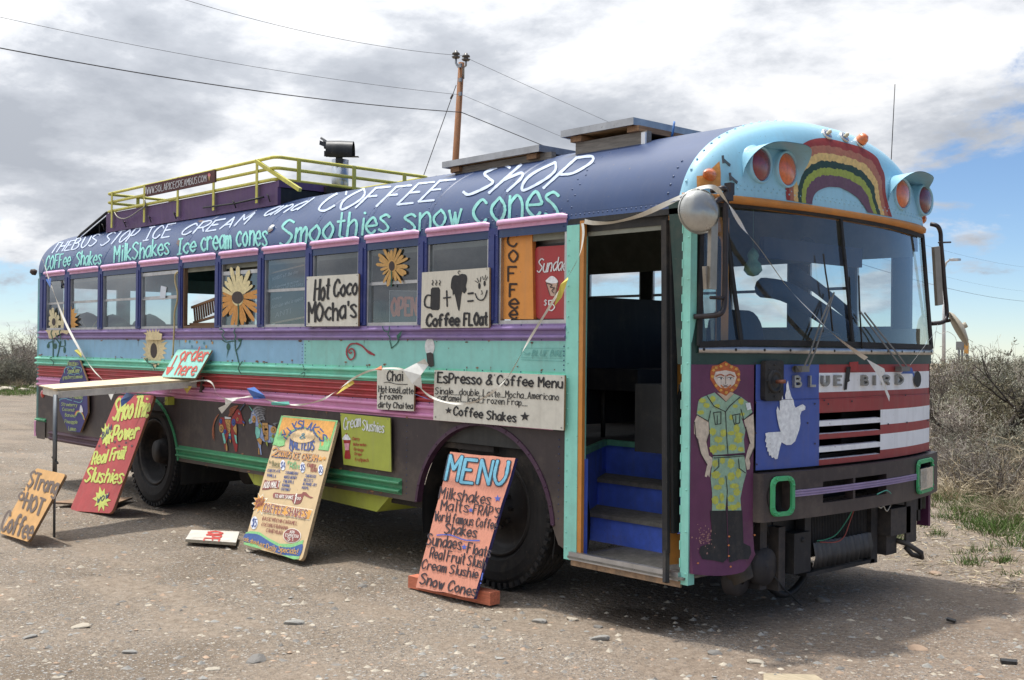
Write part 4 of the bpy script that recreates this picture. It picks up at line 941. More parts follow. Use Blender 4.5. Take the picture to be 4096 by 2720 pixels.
for i, (a, b) in enumerate(WIN):
    mb = MB(); f = .018; q0, q1 = .006, .04
    mb.box(a, b, q0, q1, ZB-.004, ZB+f); mb.box(a, b, q0, q1, ZT-f, ZT); mb.box(a, a+f, q0, q1, ZB+f, ZT-f); mb.box(b-f, b, q0, q1, ZB+f, ZT-f)
    mid = 1.868; up = 0
    if i == 5: up = .10
    if i == 3: up = .05
    if i == 8: mid = 1.875
    if i not in (4, 10):
        mb.box(a+f, b-f, .022, .036, mid-.012, mid+.010)
        if up: mb.box(a+f, b-f, .010, .022, ZT-up-.03, ZT-up); mb.box(a+f, b-f, .010, .022, mid-.02, mid-.012)
    w = mb.build('window', [ALU if i != 4 else wood((110, 84, 62), 2)], bus)
    if i not in (4, 10):
        mb = MB(); mb.add([(a+f, .028, ZB+f), (b-f, .028, ZB+f), (b-f, .028, mid-.012), (a+f, .028, mid-.012)], [(0, 1, 2, 3)]); mb.build('pane', [G2], w)
        mb = MB(); mb.add([(a+f, .018, mid+.01), (b-f, .018, mid+.01), (b-f, .018, ZT-f-up), (a+f, .018, ZT-f-up)], [(0, 1, 2, 3)]); mb.build('pane', [G2], w)
    # pink rain hood
    mb = MB(); x0, x1 = a-.012, b+.012; nx = 16; rows = []
    for k in range(nx+1):
        t = k/nx; x = x0+(x1-x0)*t; e = min(t, 1-t)*(x1-x0); s = min(1, math.sqrt(max(0, 1-(1-min(e/.035, 1))**2))); s = max(s, .05)
        rows.append([(x, -.005, 2.205-.012*(1-s)), (x, -.018*s-.004, 2.203-.012*(1-s)), (x, -.030*s-.004, 2.197-.008*(1-s)), (x, -.035*s-.004, 2.189), (x, -.036*s-.004, 2.174), (x, -.022*s-.004, 2.171), (x, -.004, 2.174)])
    mb.grid(rows); mb.box(x0+.01, x1-.01, -.004, .002, 2.15, 2.176); mb.build('window_hood', [HOOD], bus)
# far side wall
mb = MB(); mb.box(-7.93, .86, 2.39, 2.42, .45, 1.46); mb.box(-7.93, .80, 2.39, 2.42, 1.46, 1.60); mb.box(-7.93, .74, 2.385, 2.42, 2.13, 2.2); mb.build('far_wall', [INT], bus)
FW = [(-2.138+.69*k, -1.562+.69*k) for k in range(-8, 3)]+[(-.07, .50), (.60, .90)][:1]
dwx0, dwx1 = P_(2.4, 3424, 1150).x, P_(2.4, 3576, 1150).x
wx = [P_(2.4, u, 1150).x for u in (2924, 3159, 3236, 3400)]
FW = [(a, b) for a, b in FW if b < wx[0]-.5]; FW += [(FW[-1][1]+.112, wx[0]-.112), (wx[0], wx[1]), (wx[2], wx[3]), (dwx0, dwx1)]
fe = [-7.93]+[x for w in FW for x in w]+[dwx1+.12]
for i in range(0, len(fe), 2):
    if fe[i+1]-fe[i] > .01: mb = MB(); mb.box(fe[i], fe[i+1], 2.385, 2.42, 1.60, 2.13); mb.build('window_post', [INTD], bus)
for a, b in FW:
    mb = MB(); f = .016; mb.box(a, b, 2.39, 2.41, 1.60, 1.60+f); mb.box(a, b, 2.39, 2.41, 2.13-f, 2.13); mb.box(a, a+f, 2.39, 2.41, 1.6+f, 2.13-f); mb.box(b-f, b, 2.39, 2.41, 1.6+f, 2.13-f); (mb.box(a+f, b-f, 2.392, 2.408, 1.867, 1.887) if b < dwx0 else None)
    w = mb.build('window', [ALU], bus); mb = MB(); mb.add([(a+f, 2.40, 1.6+f), (b-f, 2.40, 1.6+f), (b-f, 2.40, 2.13-f), (a+f, 2.40, 2.13-f)], [(0, 1, 2, 3)]); mb.build('pane', [glass((.9, .94, .95), .0)], w)
# rear wall
mb = MB()
for y0, y1, z0, z1 in ((0, 2.42, .45, 1.62), (0, 2.42, 2.05, 2.2), (0, .25, 1.62, 2.05), (.85, 1.0, 1.62, 2.05), (1.5, 1.65, 1.62, 2.05), (2.2, 2.42, 1.62, 2.05)): mb.box(-7.96, -7.93, y0, y1, z0, z1)
o_ = len(mb.v); mb.add(REAR+[(-8.05, 1.21, 2.2)], [(i, i+1, len(REAR)) for i in range(len(REAR)-1)]); mb.box(-7.985, -7.93, -.003, .05, 1.60, 2.14); mb.box(-7.985, -7.93, -.003, .05, 1.317, 1.60)
mb.build('rear_wall', [paint((96, 158, 170), .5)], bus)
mb = MB(); mb.box(-7.985, -7.93, -.002, .08, .66, 1.217); mb.build('rear_edge', [TEAL], bus)
mb = MB(); mb.box(-8.02, -7.965, -.01, 2.40, .46, .62); bp_ = mb.build('rear_bumper', [PINKR], bus); mb = MB(); mb.add([(-7.965, -.012, .62), (-7.70, -.012, .62), (-7.70, -.012, .44), (-7.93, -.012, .44), (-7.975, -.012, .52)], [(0, 1, 2, 3, 4)]); mb.build('bumper_side', [DARK], bp_)
mb = MB(); mb.lathe((-7.80, -.002, .915), (0, -1, 0), [(0, .042), (.012, .040), (.02, .02), (.022, 0)], 20); mb.build('reflector', [lens((190, 30, 26))], bus)
mb = MB(); mb.lathe((-7.97, -.03, 2.20), (0, -1, .3), [(0, .03), (.03, .035), (.06, .02), (.06, 0)], 10); mb.build('marker_lamp', [paint((70, 52, 44), .6)], bus)
# rivets
mb = MB()
def riv(P, n, r=.0062): mb.lathe(P, n, [(0, r), (r*.5, r*.7), (r*.62, 0)], 6)
def rp(x, s):
    acc = 0
    for (y0, z0), (y1, z1) in zip(PROF[:-1], PROF[1:]):
        l = math.hypot(y1-y0, z1-z0)
        if acc+l >= s: t = (s-acc)/l; return Vector((x, y0+(y1-y0)*t, z0+(z1-z0)*t)), Vector((0, -(z1-z0)/l, (y1-y0)/l))
        acc += l
seams = [-7.18, -6.36, -5.51, -4.675, -4.01, -3.33, -2.65, -1.976, -1.308, -.624, -.012]
for sx_ in seams:
    for s in np.arange(.03, 1.15, .075):
        for dx in ((-.022, .022) if s < .36 else (0,)):
            P, n_ = rp(sx_+dx, s+(.03 if dx > 0 else 0)); riv(P, n_)
for x in np.arange(-7.88, -.05, .062):
    if any(a-.035 < x < b+.035 for a, b in WIN):
        P, n_ = rp(x, .128); riv(P, n_, .0055)
for x in np.arange(.02, .80, .034): P, n_ = rp(x, .088); riv(P, n_, .006)
for s in (.10, .15, .20, .26, .31): P, n_ = rp(.70, s+.05); riv(P, n_, .008)
for x in np.arange(-7.85, -.05, .17):
    for z in (1.497, 1.583, 1.311, 1.096): riv(Vector((x, -.002, z)), Vector((0, -1, 0)), .005)
for x in (-2.72, -2.68): 
    for z in np.arange(1.33, 1.48, .026): riv(Vector((x, -.003, z)), Vector((0, -1, 0)), .0045)
for x in (-4.62, -2.95, -1.45, -.05):
    for z in np.arange(.50, .98, .04): riv(Vector((x, -.003, z)), Vector((0, -1, 0)), .004)
for z in np.arange(1.33, 1.48, .026): riv(Vector((-.018, -.003, z)), Vector((0, -1, 0)), .005)
o = mb.build('rivets', [NAVY], bus); o['kind'] = 'stuff'
mb = MB()
for r_ in np.linspace(.06, .94, 44):
    y = .06+r_*2.3; x = CAP.b.ray_cast(Vector((3, y, 2.278)), Vector((-1, 0, 0)))[0]
    if x: riv(x, Vector((1, 0, 0)), .007)
    x = CAP.b.ray_cast(Vector((3, y+.02, 2.296)), Vector((-1, 0, 0)))[0]
    if x: riv(x, Vector((1, 0, 0)), .006)
for s in np.arange(.06, 1.6, .075):
    P, n_ = rp(.80, s); riv(P+n_*.001, n_, .008)
o = mb.build('cap_rivets', [CAPB], bus); o['kind'] = 'stuff'
for a in (-7.9,)+tuple(seams[:-1]): # lap seams of the roof sheets
    mb = MB()
    rows = [[tuple(rp(a+dx, s)[0]+rp(a+dx, s)[1]*o) for s in np.linspace(.01, 1.3, 24)] for dx, o in ((-.030, .0004), (-.029, .0014), (.029, .0014), (.030, .0004))]; mb.grid(rows); mb.build('roof_seam', [NAVY], bus)
# --- door bay
mb = MB(); mb.box(.0, .097, -.008, .06, .285, 2.13); 
for z in np.arange(.35, 2.1, .085): mb.lathe((.018, -.008, z), (0, -1, 0), [(0, .006), (.004, .004), (.005, 0)], 6)
mb.build('door_post', [MPOST], bus)
mb = MB(); mb.box(.097, .128, -.004, .018, .33, 2.15); mb.build('door_jamb', [ORAN], bus)
mb = MB(); mb.box(.826, .876, -.010, .04, .275, 2.15)
for z in np.arange(.33, 2.1, .21): mb.lathe((.862, -.010, z), (0, -1, 0), [(0, .006), (.004, .004), (.005, 0)], 6)
mb.build('door_post', [MPOST], bus)
for z in np.arange(.36, 2.08, .088): mb = MB(); mb.box(.822, .8285, -.013, -.009, z, z+.045); mb.build('hinge', [MPOST], bus)
mb = MB(); mb.box(.0, .87, .03, .06, 2.09, 2.162); mb.box(.0, .87, -.0, .03, 2.135, 2.165); mb.build('door_header', [BLK], bus)
mb = MB(); mb.box(.06, .83, -.03, .0, .292, .335); mb.build('sill_edge', [ALU], bus)
mb = MB(); mb.box(.06, .83, -.012, .0, .258, .290); mb.build('sill_skirt', [paint((150, 120, 90), .7, .5, .4, grime=.9, scale=18)], bus)
TR = paint((120, 116, 108), .6, .35, .6, grime=.7, scale=20)
steps = empty('steps', (.4, .4, .3)); steps.parent = bus; steps.location = Vector((.4, .4, .3))-Vector(bus['_o']); 
def sb(name, mb_, m):
    o = mb_.build(name, m, None, origin=steps['_o']); o.parent = steps; o.location = (0, 0, 0); return o
def quad(mb, a, b, c, d, mi=0): mb.add([a, b, c, d], [(0, 1, 2, 3)], mi)
mb = MB(); mb.box(.05, .86, -.03, .44, .30, .312)
for y in np.arange(0, .42, .03): mb.box(.1, .84, y, y+.008, .312, .315)
sb('sill_plate', mb, [TR])
def lx(y): return -.13+(y-.25)*(-.47/.72)     # left edge of the stair well
for nm, y0, z0, z1, y1 in (('riser', .44, .312, .468, .72), ('riser', .72, .476, .634, .97), ('riser', .97, .642, .826, 1.0)):
    mb = MB(); mb.box(lx(y0), .86, y0, y0+.012, z0, z1); sb('riser', mb, [STEPB])
    if z1 < .8:
        mb = MB(); mb.box(lx(y1), .86, y0-.012, y1, z1, z1+.010); mb.box(lx(y0), .86, y0-.016, y0-.012, z1-.014, z1+.010)
        for y in np.arange(y0, y1-.02, .028): mb.box(lx(y), .84, y, y+.008, z1+.010, z1+.013)
        sb('tread', mb, [TR, ])
mb = MB(); quad(mb, (lx(.1)+.01, .1, .312), (lx(.97), .97, .312), (lx(.97), .97, .826), (lx(.1)+.01, .1, .826)); mb.box(-.02, .10, .05, .075, .312, .84); sb('stair_side', mb, [STEPB])
mb = MB(); mb.bar((lx(.97), .963, .845), (.86, .963, .845), .03, .036); mb.bar((lx(.12), .12, .845), (lx(.97), .97, .845), .03, .036); sb('nosing', mb, [paint((96, 178, 148), .6, .3, .3, grime=.45)])
mb = MB(); mb.add([(lx(.97), .97, .862), (.88, .97, .862), (.88, 2.39, .862), (-7.9, 2.39, .862), (-7.9, .03, .862), (-.02, .03, .862), (lx(.12), .12, .862)], [(0, 1, 2, 3, 4, 5, 6)]); mb.build('floor', [FLOORM], bus)
mb = MB(); mb.box(-7.9, -.02, .03, .036, .86, 1.59); mb.build('inner_wall', [INTD], bus)
# folding door, folded against the front post
A = P_(.03, 2668, 1500); A.z = 0; B = Vector((.822, .36, 0)); dr = (B-A).normalized(); nn = Vector((dr.y, -dr.x, 0))
mb = MB(); leafp = lambda a, z, o=0: tuple(A+dr*a+nn*o+Vector((0, 0, z))); Ld = (B-A).length
door = empty('folding_door', (.7, .2, .3)); door.parent = bus; door.location = Vector((.7, .2, .3))-Vector(bus['_o'])
def db(name, mb_, m): o = mb_.build(name, m, None, origin=door['_o']); o.parent = door; o.location = (0, 0, 0); return o
for a0, a1, z0, z1 in ((.0, .06, .35, 2.14), (Ld-.06, Ld, .35, 2.14), (.06, Ld-.06, .35, .50), (.06, Ld-.06, 1.27, 1.40), (.06, Ld-.06, 2.06, 2.14)):
    mb.obox(Vector(leafp((a0+a1)/2, (z0+z1)/2)), dr*(a1-a0)/2, nn*.014, Vector((0, 0, (z1-z0)/2)))
db('door_leaf', mb, [ORAN])
for z0, z1 in ((.50, 1.27), (1.40, 2.06)):
    mb = MB(); pts = []; r = .07
    for (cx, cz, a0) in ((Ld-.06-r, z1-r, 0), (.06+r, z1-r, 90), (.06+r, z0+r, 180), (Ld-.06-r, z0+r, 270)):
        for k in range(5): a = math.radians(a0+k*22.5); pts.append(Vector(leafp(cx+r*math.cos(a), cz+r*math.sin(a), .016)))
    mb.tube(pts+[pts[0]], .011, 6); db('door_seal', mb, [SEAL])
    mb = MB(); mb.add([p-nn*.01 for p in pts], [tuple(range(len(pts)))]); db('pane', mb, [glass((.45, .52, .50), .08)])
mb = MB(); e0 = X_(.72, 2652, 860); 
P0 = P_(-.02, 2650, 880); P1 = P_(-.05, 2649, 2215); P2 = P_(-.07, 2664, 2330)
mb.bar((P0.x, .0, P0.z), (P1.x, -.02, P1.z), .034, .022, (0, 1, 0)); mb.bar((P1.x, -.02, P1.z+.01), P2, .02, .03, (0, 1, 0)); mb.bar((P0.x+.02, .03, P0.z), (P1.x+.02, .02, P1.z+.1), .02, .04, (0, 1, 0)); db('door_edge_rubber', mb, [rubber()])
# --- wheels
def wheel(x, y0, z, r, front, name='wheel', width=.27):
    root = mbuild = None; mb = MB(); c = (x, y0, z)
    pr = [(.045, .60*r), (.012, .66*r), (0, .80*r), (.006, .90*r), (.028, .965*r)]
    for k in range(5):
        a = .035+k*(width-.07)/5; w = (width-.07)/5; pr += [(a, r), (a+w*.72, r), (a+w*.76, r-.012), (a+w*.96, r-.012)]
    pr += [(width-.03, r), (width-.006, .93*r), (width, .8*r), (width-.02, .62*r)]
    mb.lathe(c, (0, 1, 0), pr, 56, smooth=False)
    # shoulder lugs
    for k in range(56):
        a = 2*math.pi*k/56; u = Vector((math.cos(a), 0, math.sin(a))); t_ = Vector((-math.sin(a), 0, math.cos(a)))
        mb.obox(Vector(c)+u*(r-.014)+Vector((0, .022, 0)), u*.016, Vector((0, .014, 0)), t_*.014)
    t = mb.build('tyre', [rubber()], bus)
    t.name = name; t.data.name = 'tyre'
    mb = MB(); RM = paint((40, 38, 38), .6, .3, .3, grime=.5)
    if front: mb.lathe(c, (0, 1, 0), [(.04, .615*r), (.02, .60*r), (.03, .565*r), (.085, .53*r), (.10, .46*r), (.07, .30*r), (.05, .25*r), (.02, .20*r), (-.01, .17*r), (-.02, .09*r), (-.02, 0)], 36)
    else: mb.lathe(c, (0, 1, 0), [(.04, .615*r), (.02, .60*r), (.03, .57*r), (.06, .54*r), (.17, .52*r), (.185, .44*r), (.18, .28*r), (.12, .24*r), (.05, .20*r), (.045, 0)], 36)
    for k in range(10):
        a = 2*math.pi*k/10; rr = (.255 if front else .33)*r; d = .045 if front else .175
        mb.lathe((x+math.cos(a)*rr, y0+d, z+math.sin(a)*rr), (0, -1, 0), [(0, .013), (.022, .013), (.022, 0)], 6, smooth=False)
    mb.build('rim', [RM], t)
    return t
wheel(-.70, .085, .485, .485, True); wheel(-5.36, .075, .48, .49, False); wheel(-5.36, .40, .48, .49, False)
wheel(-.70, 2.08, .485, .485, True); wheel(-5.36, 2.08, .48, .49, False)
# --- underbody
mb = MB(); UND = paint((46, 40, 36), .8, .3, .4, grime=.6)
mb.box(-7.6, -.75, .62, .72, .62, .80); mb.box(-7.6, .80, 1.70, 1.80, .62, .80); mb.bar((-5.36, .3, .48), (-5.36, 2.2, .48), .14, .14); mb.bar((-.7, .3, .44), (-.7, 2.1, .44), .12, .10)
mb.lathe((-5.36, 1.0, .48), (0, 1, 0), [(0, .10), (.1, .2), (.3, .2), (.42, .1)], 16); mb.bar((-5.3, 1.2, .5), (-1.5, 1.2, .62), .09, .09); mb.box(-7.9, -.66, .05, 2.38, .82, .855)
mb.build('chassis', [UND], bus)
mb = MB(); mb.lathe((-4.15, .35, .40), (0, 1, 0), [(0, 0), (0, .12), (.45, .12), (.45, 0)], 18); mb.box(-4.5, -3.95, .30, .34, .42, .60); mb.build('air_tank', [UND], bus)
mb = MB()
for poly in ([(-3.62, .46), (-3.50, .36), (-2.7, .34), (-2.62, .46)], [(-2.62, .46), (-2.60, .35), (-1.86, .33), (-1.70, .46)]):
    mb.prism([(x, .06, z) for x, z in poly], (0, .5, 0))
mb.build('belly_locker', [LIME], bus)
mb = MB(); mb.box(-1.75, -1.36, .10, .5, .40, .50); mb.build('tank_guard', [UND], bus)
mb = MB(); mb.box(-4.82, -4.76, -.06, -.0, .93, 1.0)
mb.build('marker_block', [LIME], bus)
# --- bumper
BO = .05
def bxx(y): return fx(min(max(y, .3), 2.42))+BO
yb = lambda u, v: fp(u, v, BO).y
b0, b1, b2, b3, b4, b5, b6, b7, b8 = Y0+.012, yb(3090, 1972), yb(3160, 1972), yb(3292, 1950), yb(3413, 1940), yb(3421, 1940), yb(3546, 1925), yb(3668, 1890), yb(3722, 1890)
mb = MB(); yc = list(np.linspace(b0, b1, 4))+list(np.linspace(b1, b2, 4))[1:]+list(np.linspace(b2, b3, 5))[1:]+list(np.linspace(b3, b4, 5))[1:]+[b5]+list(np.linspace(b5, b6, 5))[1:]+list(np.linspace(b6, b7, 5))[1:]+list(np.linspace(b7, b8, 4))[1:]+[2.42]
zc_ = [.815, .775, .755, .63, .615, .59, .568]
zc_ = [.818, .782, .750, .635, .610, .567]
def bm_(i, j):
    y = (yc[j]+yc[j+1])/2; z = (zc_[i]+zc_[i+1])/2
    if b1 < y < b2 and .610 < z < .782: return None
    if (b3 < y < b4 or b5 < y < b6) and .635 < z < .750: return None
    if b7 < y < b8 and .610 < z < .782: return None
    return 0
mb.grid([[(bxx(y), y, z) for y in yc] for z in zc_], smooth=False, mf=bm_)
mb.grid([[(bxx(y)-k, y, .818) for y in yc] for k in (0, .07)]); mb.grid([[(bxx(y)-k, y, .567) for y in yc] for k in (0, .07)])
mb.grid([[(bxx(b0), b0, z), (bxx(b0)-.02, b0-.02, z), (bxx(b0)-.10, b0-.025, z)] for z in (.818, .567)]); mb.grid([[(bxx(2.42), 2.42, z), (bxx(2.42)-.3, 2.44, z)] for z in (.818, .567)])
for (a, b, c, d) in ((b1, b2, .610, .782), (b7, b8, .610, .782), (b3, b4, .635, .75), (b5, b6, .635, .75)):
    for y in (a, b): mb.add([(bxx(y), y, c), (bxx(y), y, d), (bxx(y)-.05, y, d), (bxx(y)-.05, y, c)], [(0, 1, 2, 3)])
    for z in (c, d): mb.add([(bxx(a), a, z), (bxx(b), b, z), (bxx(b)-.05, b, z), (bxx(a)-.05, a, z)], [(0, 1, 2, 3)])
mb.build('bumper', [DARK], bus)
mb = MB(); ys = np.linspace(b2+.025, b7-.02, 24)
mb.grid([[(bxx(y)+o, y, z) for y in ys] for o, z in ((.001, .684), (.009, .686), (.009, .692), (.005, .695), (.009, .698), (.009, .706), (.005, .709), (.009, .712), (.009, .718), (.001, .720))], smooth=False); mb.build('bumper_strip', [LILAC], bus)
def rrect(y0, y1, z0, z1, r, x, n=5):
    pts = []
    for cy, cz, a0 in ((y1-r, z1-r, 0), (y0+r, z1-r, 90), (y0+r, z0+r, 180), (y1-r, z0+r, 270)):
        for k in range(n): a = math.radians(a0+90*k/(n-1)); yy = cy+r*math.cos(a); pts.append((bxx(yy)+x, yy, cz+r*math.sin(a)))
    return pts
for (y0, y1, lit) in ((b1-.022, b2+.022, False), (b7-.022, b8+.018, True)):
    hl = MB(); a = rrect(y0, y1, .592, .800, .045, .004); a2 = rrect(y0+.002, y1-.002, .594, .798, .045, .016); b_ = rrect(y0+.024, y1-.024, .616, .776, .03, .016); b2 = rrect(y0+.024, y1-.024, .616, .776, .03, .003)
    n_ = len(a); o = 0; hl.add(a+a2+b_+b2, [(k*n_+i, k*n_+(i+1) % n_, (k+1)*n_+(i+1) % n_, (k+1)*n_+i) for k in range(3) for i in range(n_)])
    for i in range(0, n_, 2):
        p = Vector(a2[i]).lerp(Vector(b_[i]), .5); hl.lathe(p, (1, 0, 0), [(0, .008), (.006, .006), (.007, 0)], 6)
    h = hl.build('headlight', [paint((40, 172, 104), .45, .2)], bus)
    mb = MB(); c = (bxx((y0+y1)/2)-.11, (y0+y1)/2, .695); mb.lathe(c, (1, 0, 0), [(0, .0), (0, .05), (.04, .085), (.10, .105)], 20); mb.obox((c[0]+.02, c[1], c[2]), (.01, 0, 0), (0, .09, 0), (0, 0, .006)); mb.build('lamp_bucket', [BLK], h)
    if lit:
        mb = MB(); q = [(bxx(y)+.02, y, z) for y, z in ((y0+.035, .618), (y1-.03, .618), (y1-.03, .745), (y0+.035, .745))]; mb.prism(q, (-.03, 0, 0)); 
        for k in range(6): y = y0+.045+k*.019; mb.box(bxx(y)+.020, bxx(y)+.023, y, y+.004, .628, .738)
        mb.build('lamp_lens', [paint((196, 196, 190), .12, .25, .3, scale=30, grime=.4, coat=.8, metal=.35)], h)
# --- radiator, cooler, frame horns under the bumper
mb = MB(); mb.box(.86, .90, .98, 1.62, .30, .62)
for y in np.arange(.99, 1.61, .016): mb.box(.90, .904, y, y+.004, .31, .62)
mb.box(.87, .93, .93, .99, .26, .64); mb.box(.87, .93, 1.62, 1.69, .20, .64); mb.box(.86, .95, .80, .96, .24, .46); mb.lathe((.95, .88, .42), (1, 0, 0), [(0, .014), (.006, .014), (.006, 0)], 10)
mb.box(.84, .93, .95, 1.66, .205, .225); mb.build('radiator', [paint((40, 40, 42), .6, .3, .4, grime=.4)], bus)
mb = MB(); rows = []
for k in range(57): y = 1.02+k*.0105; rows.append([(.925+.012*math.sin(k*math.pi/2.3), y, .385), (.94+.014*math.sin(k*math.pi/2.3), y, .31), (.925+.014*math.sin(k*math.pi/2.3), y, .245-.01*math.sin(k*.055)), (.90, y, .235)])
mb.grid(rows); mb.build('oil_cooler', [metal((96, 98, 102), .5)], bus)
mb = MB()
mb.box(.80, 1.0, 1.72, 1.95, .36, .52); mb.box(.985, 1.0, 1.90, 2.02, .30, .56); mb.box(.86, .96, 1.74, 1.86, .24, .36)
mb.build('frame_horn', [paint((58, 54, 54), .6, .3, .4, grime=.5)], bus); mb = MB(); mb.tube([(.93, 1.86, .32), (1.02, 1.88, .30), (1.08, 1.93, .25), (1.06, 1.98, .215), (1.0, 1.97, .225), (.98, 1.93, .27)], .016, 8)
mb.build('tow_hook', [paint((70, 64, 60), .6, .3, .4, grime=.5)], bus); mb = MB(); mb.box(.82, .90, .56, .62, .18, .56); mb.box(.80, .92, .70, .76, .16, .50); mb.lathe((.86, .60, .30), (1, 0, 0), [(0, .10), (.05, .10), (.05, .03), (.06, 0)], 18); mb.lathe((.80, .45, .24), (1, 0, 0), [(0, .09), (.06, .08), (.07, .02)], 16)
mb.build('steering_gear', [paint((58, 54, 54), .6, .3, .4, grime=.5)], bus)
mb = MB(); pts = [(.86, .60+.09*math.cos(a)+.0, .44+.10*math.sin(a)) for a in np.linspace(0, 6.0, 20)]; mb.tube(pts, .010, 7)
pts = [(.80, .72+.46*k/18, .24-.15*math.sin(k/18*math.pi)**.7) for k in range(19)]; mb.tube(pts, .020, 8)
mb.tube([(.90, .66, .26), (.93, .74, .17), (.98, .82, .08)], .005, 6); mb.build('hose', [BLK], bus)
mb = MB(); mb.lathe((.80, .40, .42), (.4, .2, -.9), [(0, .07), (.12, .08), (.2, .06)], 14); mb.build('filter_can', [paint((80, 72, 62), .8, .4)], bus)
for pts, c in (([(1.0, 1.32, .575), (.97, 1.30, .50), (.96, 1.2, .42), (.955, 1.1, .40), (.95, 1.02, .40)], (40, 150, 110)), ([(1.0, 1.33, .575), (.97, 1.32, .48), (.96, 1.28, .40), (.955, 1.2, .375), (.95, 1.05, .39)], (170, 70, 60)), ([(1.02, 1.50, .57), (1.03, 1.55, .545), (1.02, 1.60, .55), (1.03, 1.62, .52), (1.02, 1.68, .55)], (220, 215, 200)), ([(1.09, 1.40, .64), (1.11, 1.46, .66), (1.11, 1.5, .65), (1.10, 1.54, .635)], (60, 160, 140))):
    mb = MB(); mb.tube([tuple(p) for p in catmull(pts, 4)], .0035, 5); mb.build('loose_wire', [paint(c, .5)], bus)
mb = MB(); mb.box(.55, .86, 2.30, 2.33, .38, .80); mb.build('mud_flap', [BLK], bus); mb = MB(); mb.box(.80, .88, 2.395, 2.42, .34, .83); mb.build('corner_skirt', [PLUM], bus)
# --- raised letters
def hit_front(view, a, b, off=.006): return fp(*U(view, a, b), off)
for ch, x0, x1, y0, y1 in (('B', 476, 527, 180, 258), ('L', 585, 626, 180, 255), ('U', 673, 722, 180, 250), ('E', 763, 809, 178, 248), ('B', 952, 994, 178, 246), ('I', 1036, 1046, 178, 244), ('R', 1096, 1142, 176, 240), ('D', 1190, 1236, 174, 238)):
    st, w = GL[ch]; mb = MB(); T = (y1-y0)/7.0
    for pts, sm in st:
        sx = (x1-x0-T)/max(w, 1); P = [(x0+T/2+p[0]*sx if w > 1 else (x0+x1)/2, y1-T/2-p[1]*(y1-y0-T)/9) for p in pts]
        if ch in 'BRDU' and sm: P = catmull(P, 4)
        Q = [hit_front(d7, a, b, .016) for a, b in P]
        for k, (a, b) in enumerate(zip(Q[:-1], Q[1:])):
            d = (b-a).normalized()*.0055; mb.bar(a-d, b+d, .0125, .016+.0003*k, (1, 0, 0))
    mb.build('raised_letter', [metal((168, 168, 164), .45) if ch in 'BL' and x0 < 600 else paint((150, 150, 146), .5, .15, metal=.5)], bus)
# hood hatch speaker, pipe, holes, handle
p = hit_front(d7, 332, 213, .012); mb = MB(); pts = []
for cy, cz, a0 in ((.05, .075, 0), (-.05, .075, 90), (-.05, -.075, 180), (.05, -.075, 270)):
    for k in range(4): a = math.radians(a0+30*k); pts.append((p.x+.012, p.y+cy*1.2+.022*math.cos(a), p.z+cz*1.1+.022*math.sin(a)))
mb.prism(pts, (-.03, 0, 0)); mb.lathe((p.x+.012, p.y, p.z-.005), (1, 0, 0), [(0, .062), (.010, .058), (.010, .045), (.004, .04), (.012, .024), (.012, .0)], 22)
for a in range(8): mb.lathe((p.x+.012, p.y+.066*math.cos(a*.785), p.z+.082*math.sin(a*.785)), (1, 0, 0), [(0, .006), (.005, .005), (.005, 0)], 6)
v_ = mb.build('vent_cover', [BLK], bus); mb = MB(); mb.tube([(p.x+.02, p.y, p.z-.005), (p.x+.07, p.y+.012, p.z-.003)], .010, 8); mb.build('stub_pipe', [paint((150, 92, 70), .5, .2, metal=.6)], v_)
D = Decal(FR, d7, .008); D.ell(1333, 203, 25, 56, (16, 16, 16), 0); D.poly([(838, 118), (868, 116), (858, 200), (862, 215), (845, 225), (840, 275), (820, 280)], (18, 18, 18)); 
for a, b in [(203, 92), (455, 94), (686, 94), (206, 365), (617, 374), (875, 357), (712, 376), (1249, 314), (207, 578), (618, 652), (214, 796), (683, 350), (1405, 490), (1258, 505), (1128, 516), (568, 508)]: D.ell(a, b, 6, 7, (52, 40, 50), 0, 8)
D.line([(660, 338), (860, 330), (1050, 316), (1410, 304)], 3, (90, 24, 26), False); D.line([(205, 350), (400, 344), (650, 338)], 3, (28, 38, 90), False); D.build('panel_screws', flag, kind='stuff')
mb = MB(); a = hit_front(d7, 868, 116, .01); b_ = hit_front(d7, 928, 112, .03); mb.bar(a, b_, .004, .05, (0, 0, 1)); mb.build('bent_handle', [FLAGR], flag)
# --- dove, soldier
D = Decal(FR, d6, .009)
DOVE = [(700, 270), (708, 320), (722, 370), (735, 392), (740, 425), (748, 440), (775, 425), (793, 418), (810, 432), (808, 452), (785, 462), (776, 490), (778, 540), (770, 580), (745, 650), (720, 672), (690, 674), (660, 656), (650, 690), (635, 760), (620, 762), (612, 750), (600, 755), (594, 738), (582, 740), (580, 715), (570, 712), (572, 690), (562, 685), (566, 660), (556, 650), (563, 625), (558, 600), (580, 594), (655, 590), (645, 560), (632, 500), (628, 455), (635, 430), (648, 460), (650, 420), (648, 392), (662, 388), (664, 362), (670, 388), (684, 386), (682, 362), (690, 330), (690, 295)]
D.poly(DOVE, (232, 236, 240)); D.build('painted_dove', flag)
D = Decal(PURS, d6); SK = (206, 190, 168); OL = (40, 36, 36); GR = (140, 178, 150); YG = (184, 190, 44)
D.poly([(232, 178), (270, 172), (314, 148), (350, 172), (392, 186), (408, 215), (404, 280), (385, 320), (352, 352), (318, 366), (285, 350), (248, 310), (232, 280), (220, 262), (220, 215)], (190, 92, 26))
D.poly([(252, 215), (315, 205), (372, 218), (384, 250), (372, 290), (345, 312), (316, 320), (285, 315), (258, 290), (240, 255)], (214, 200, 186), level=1)
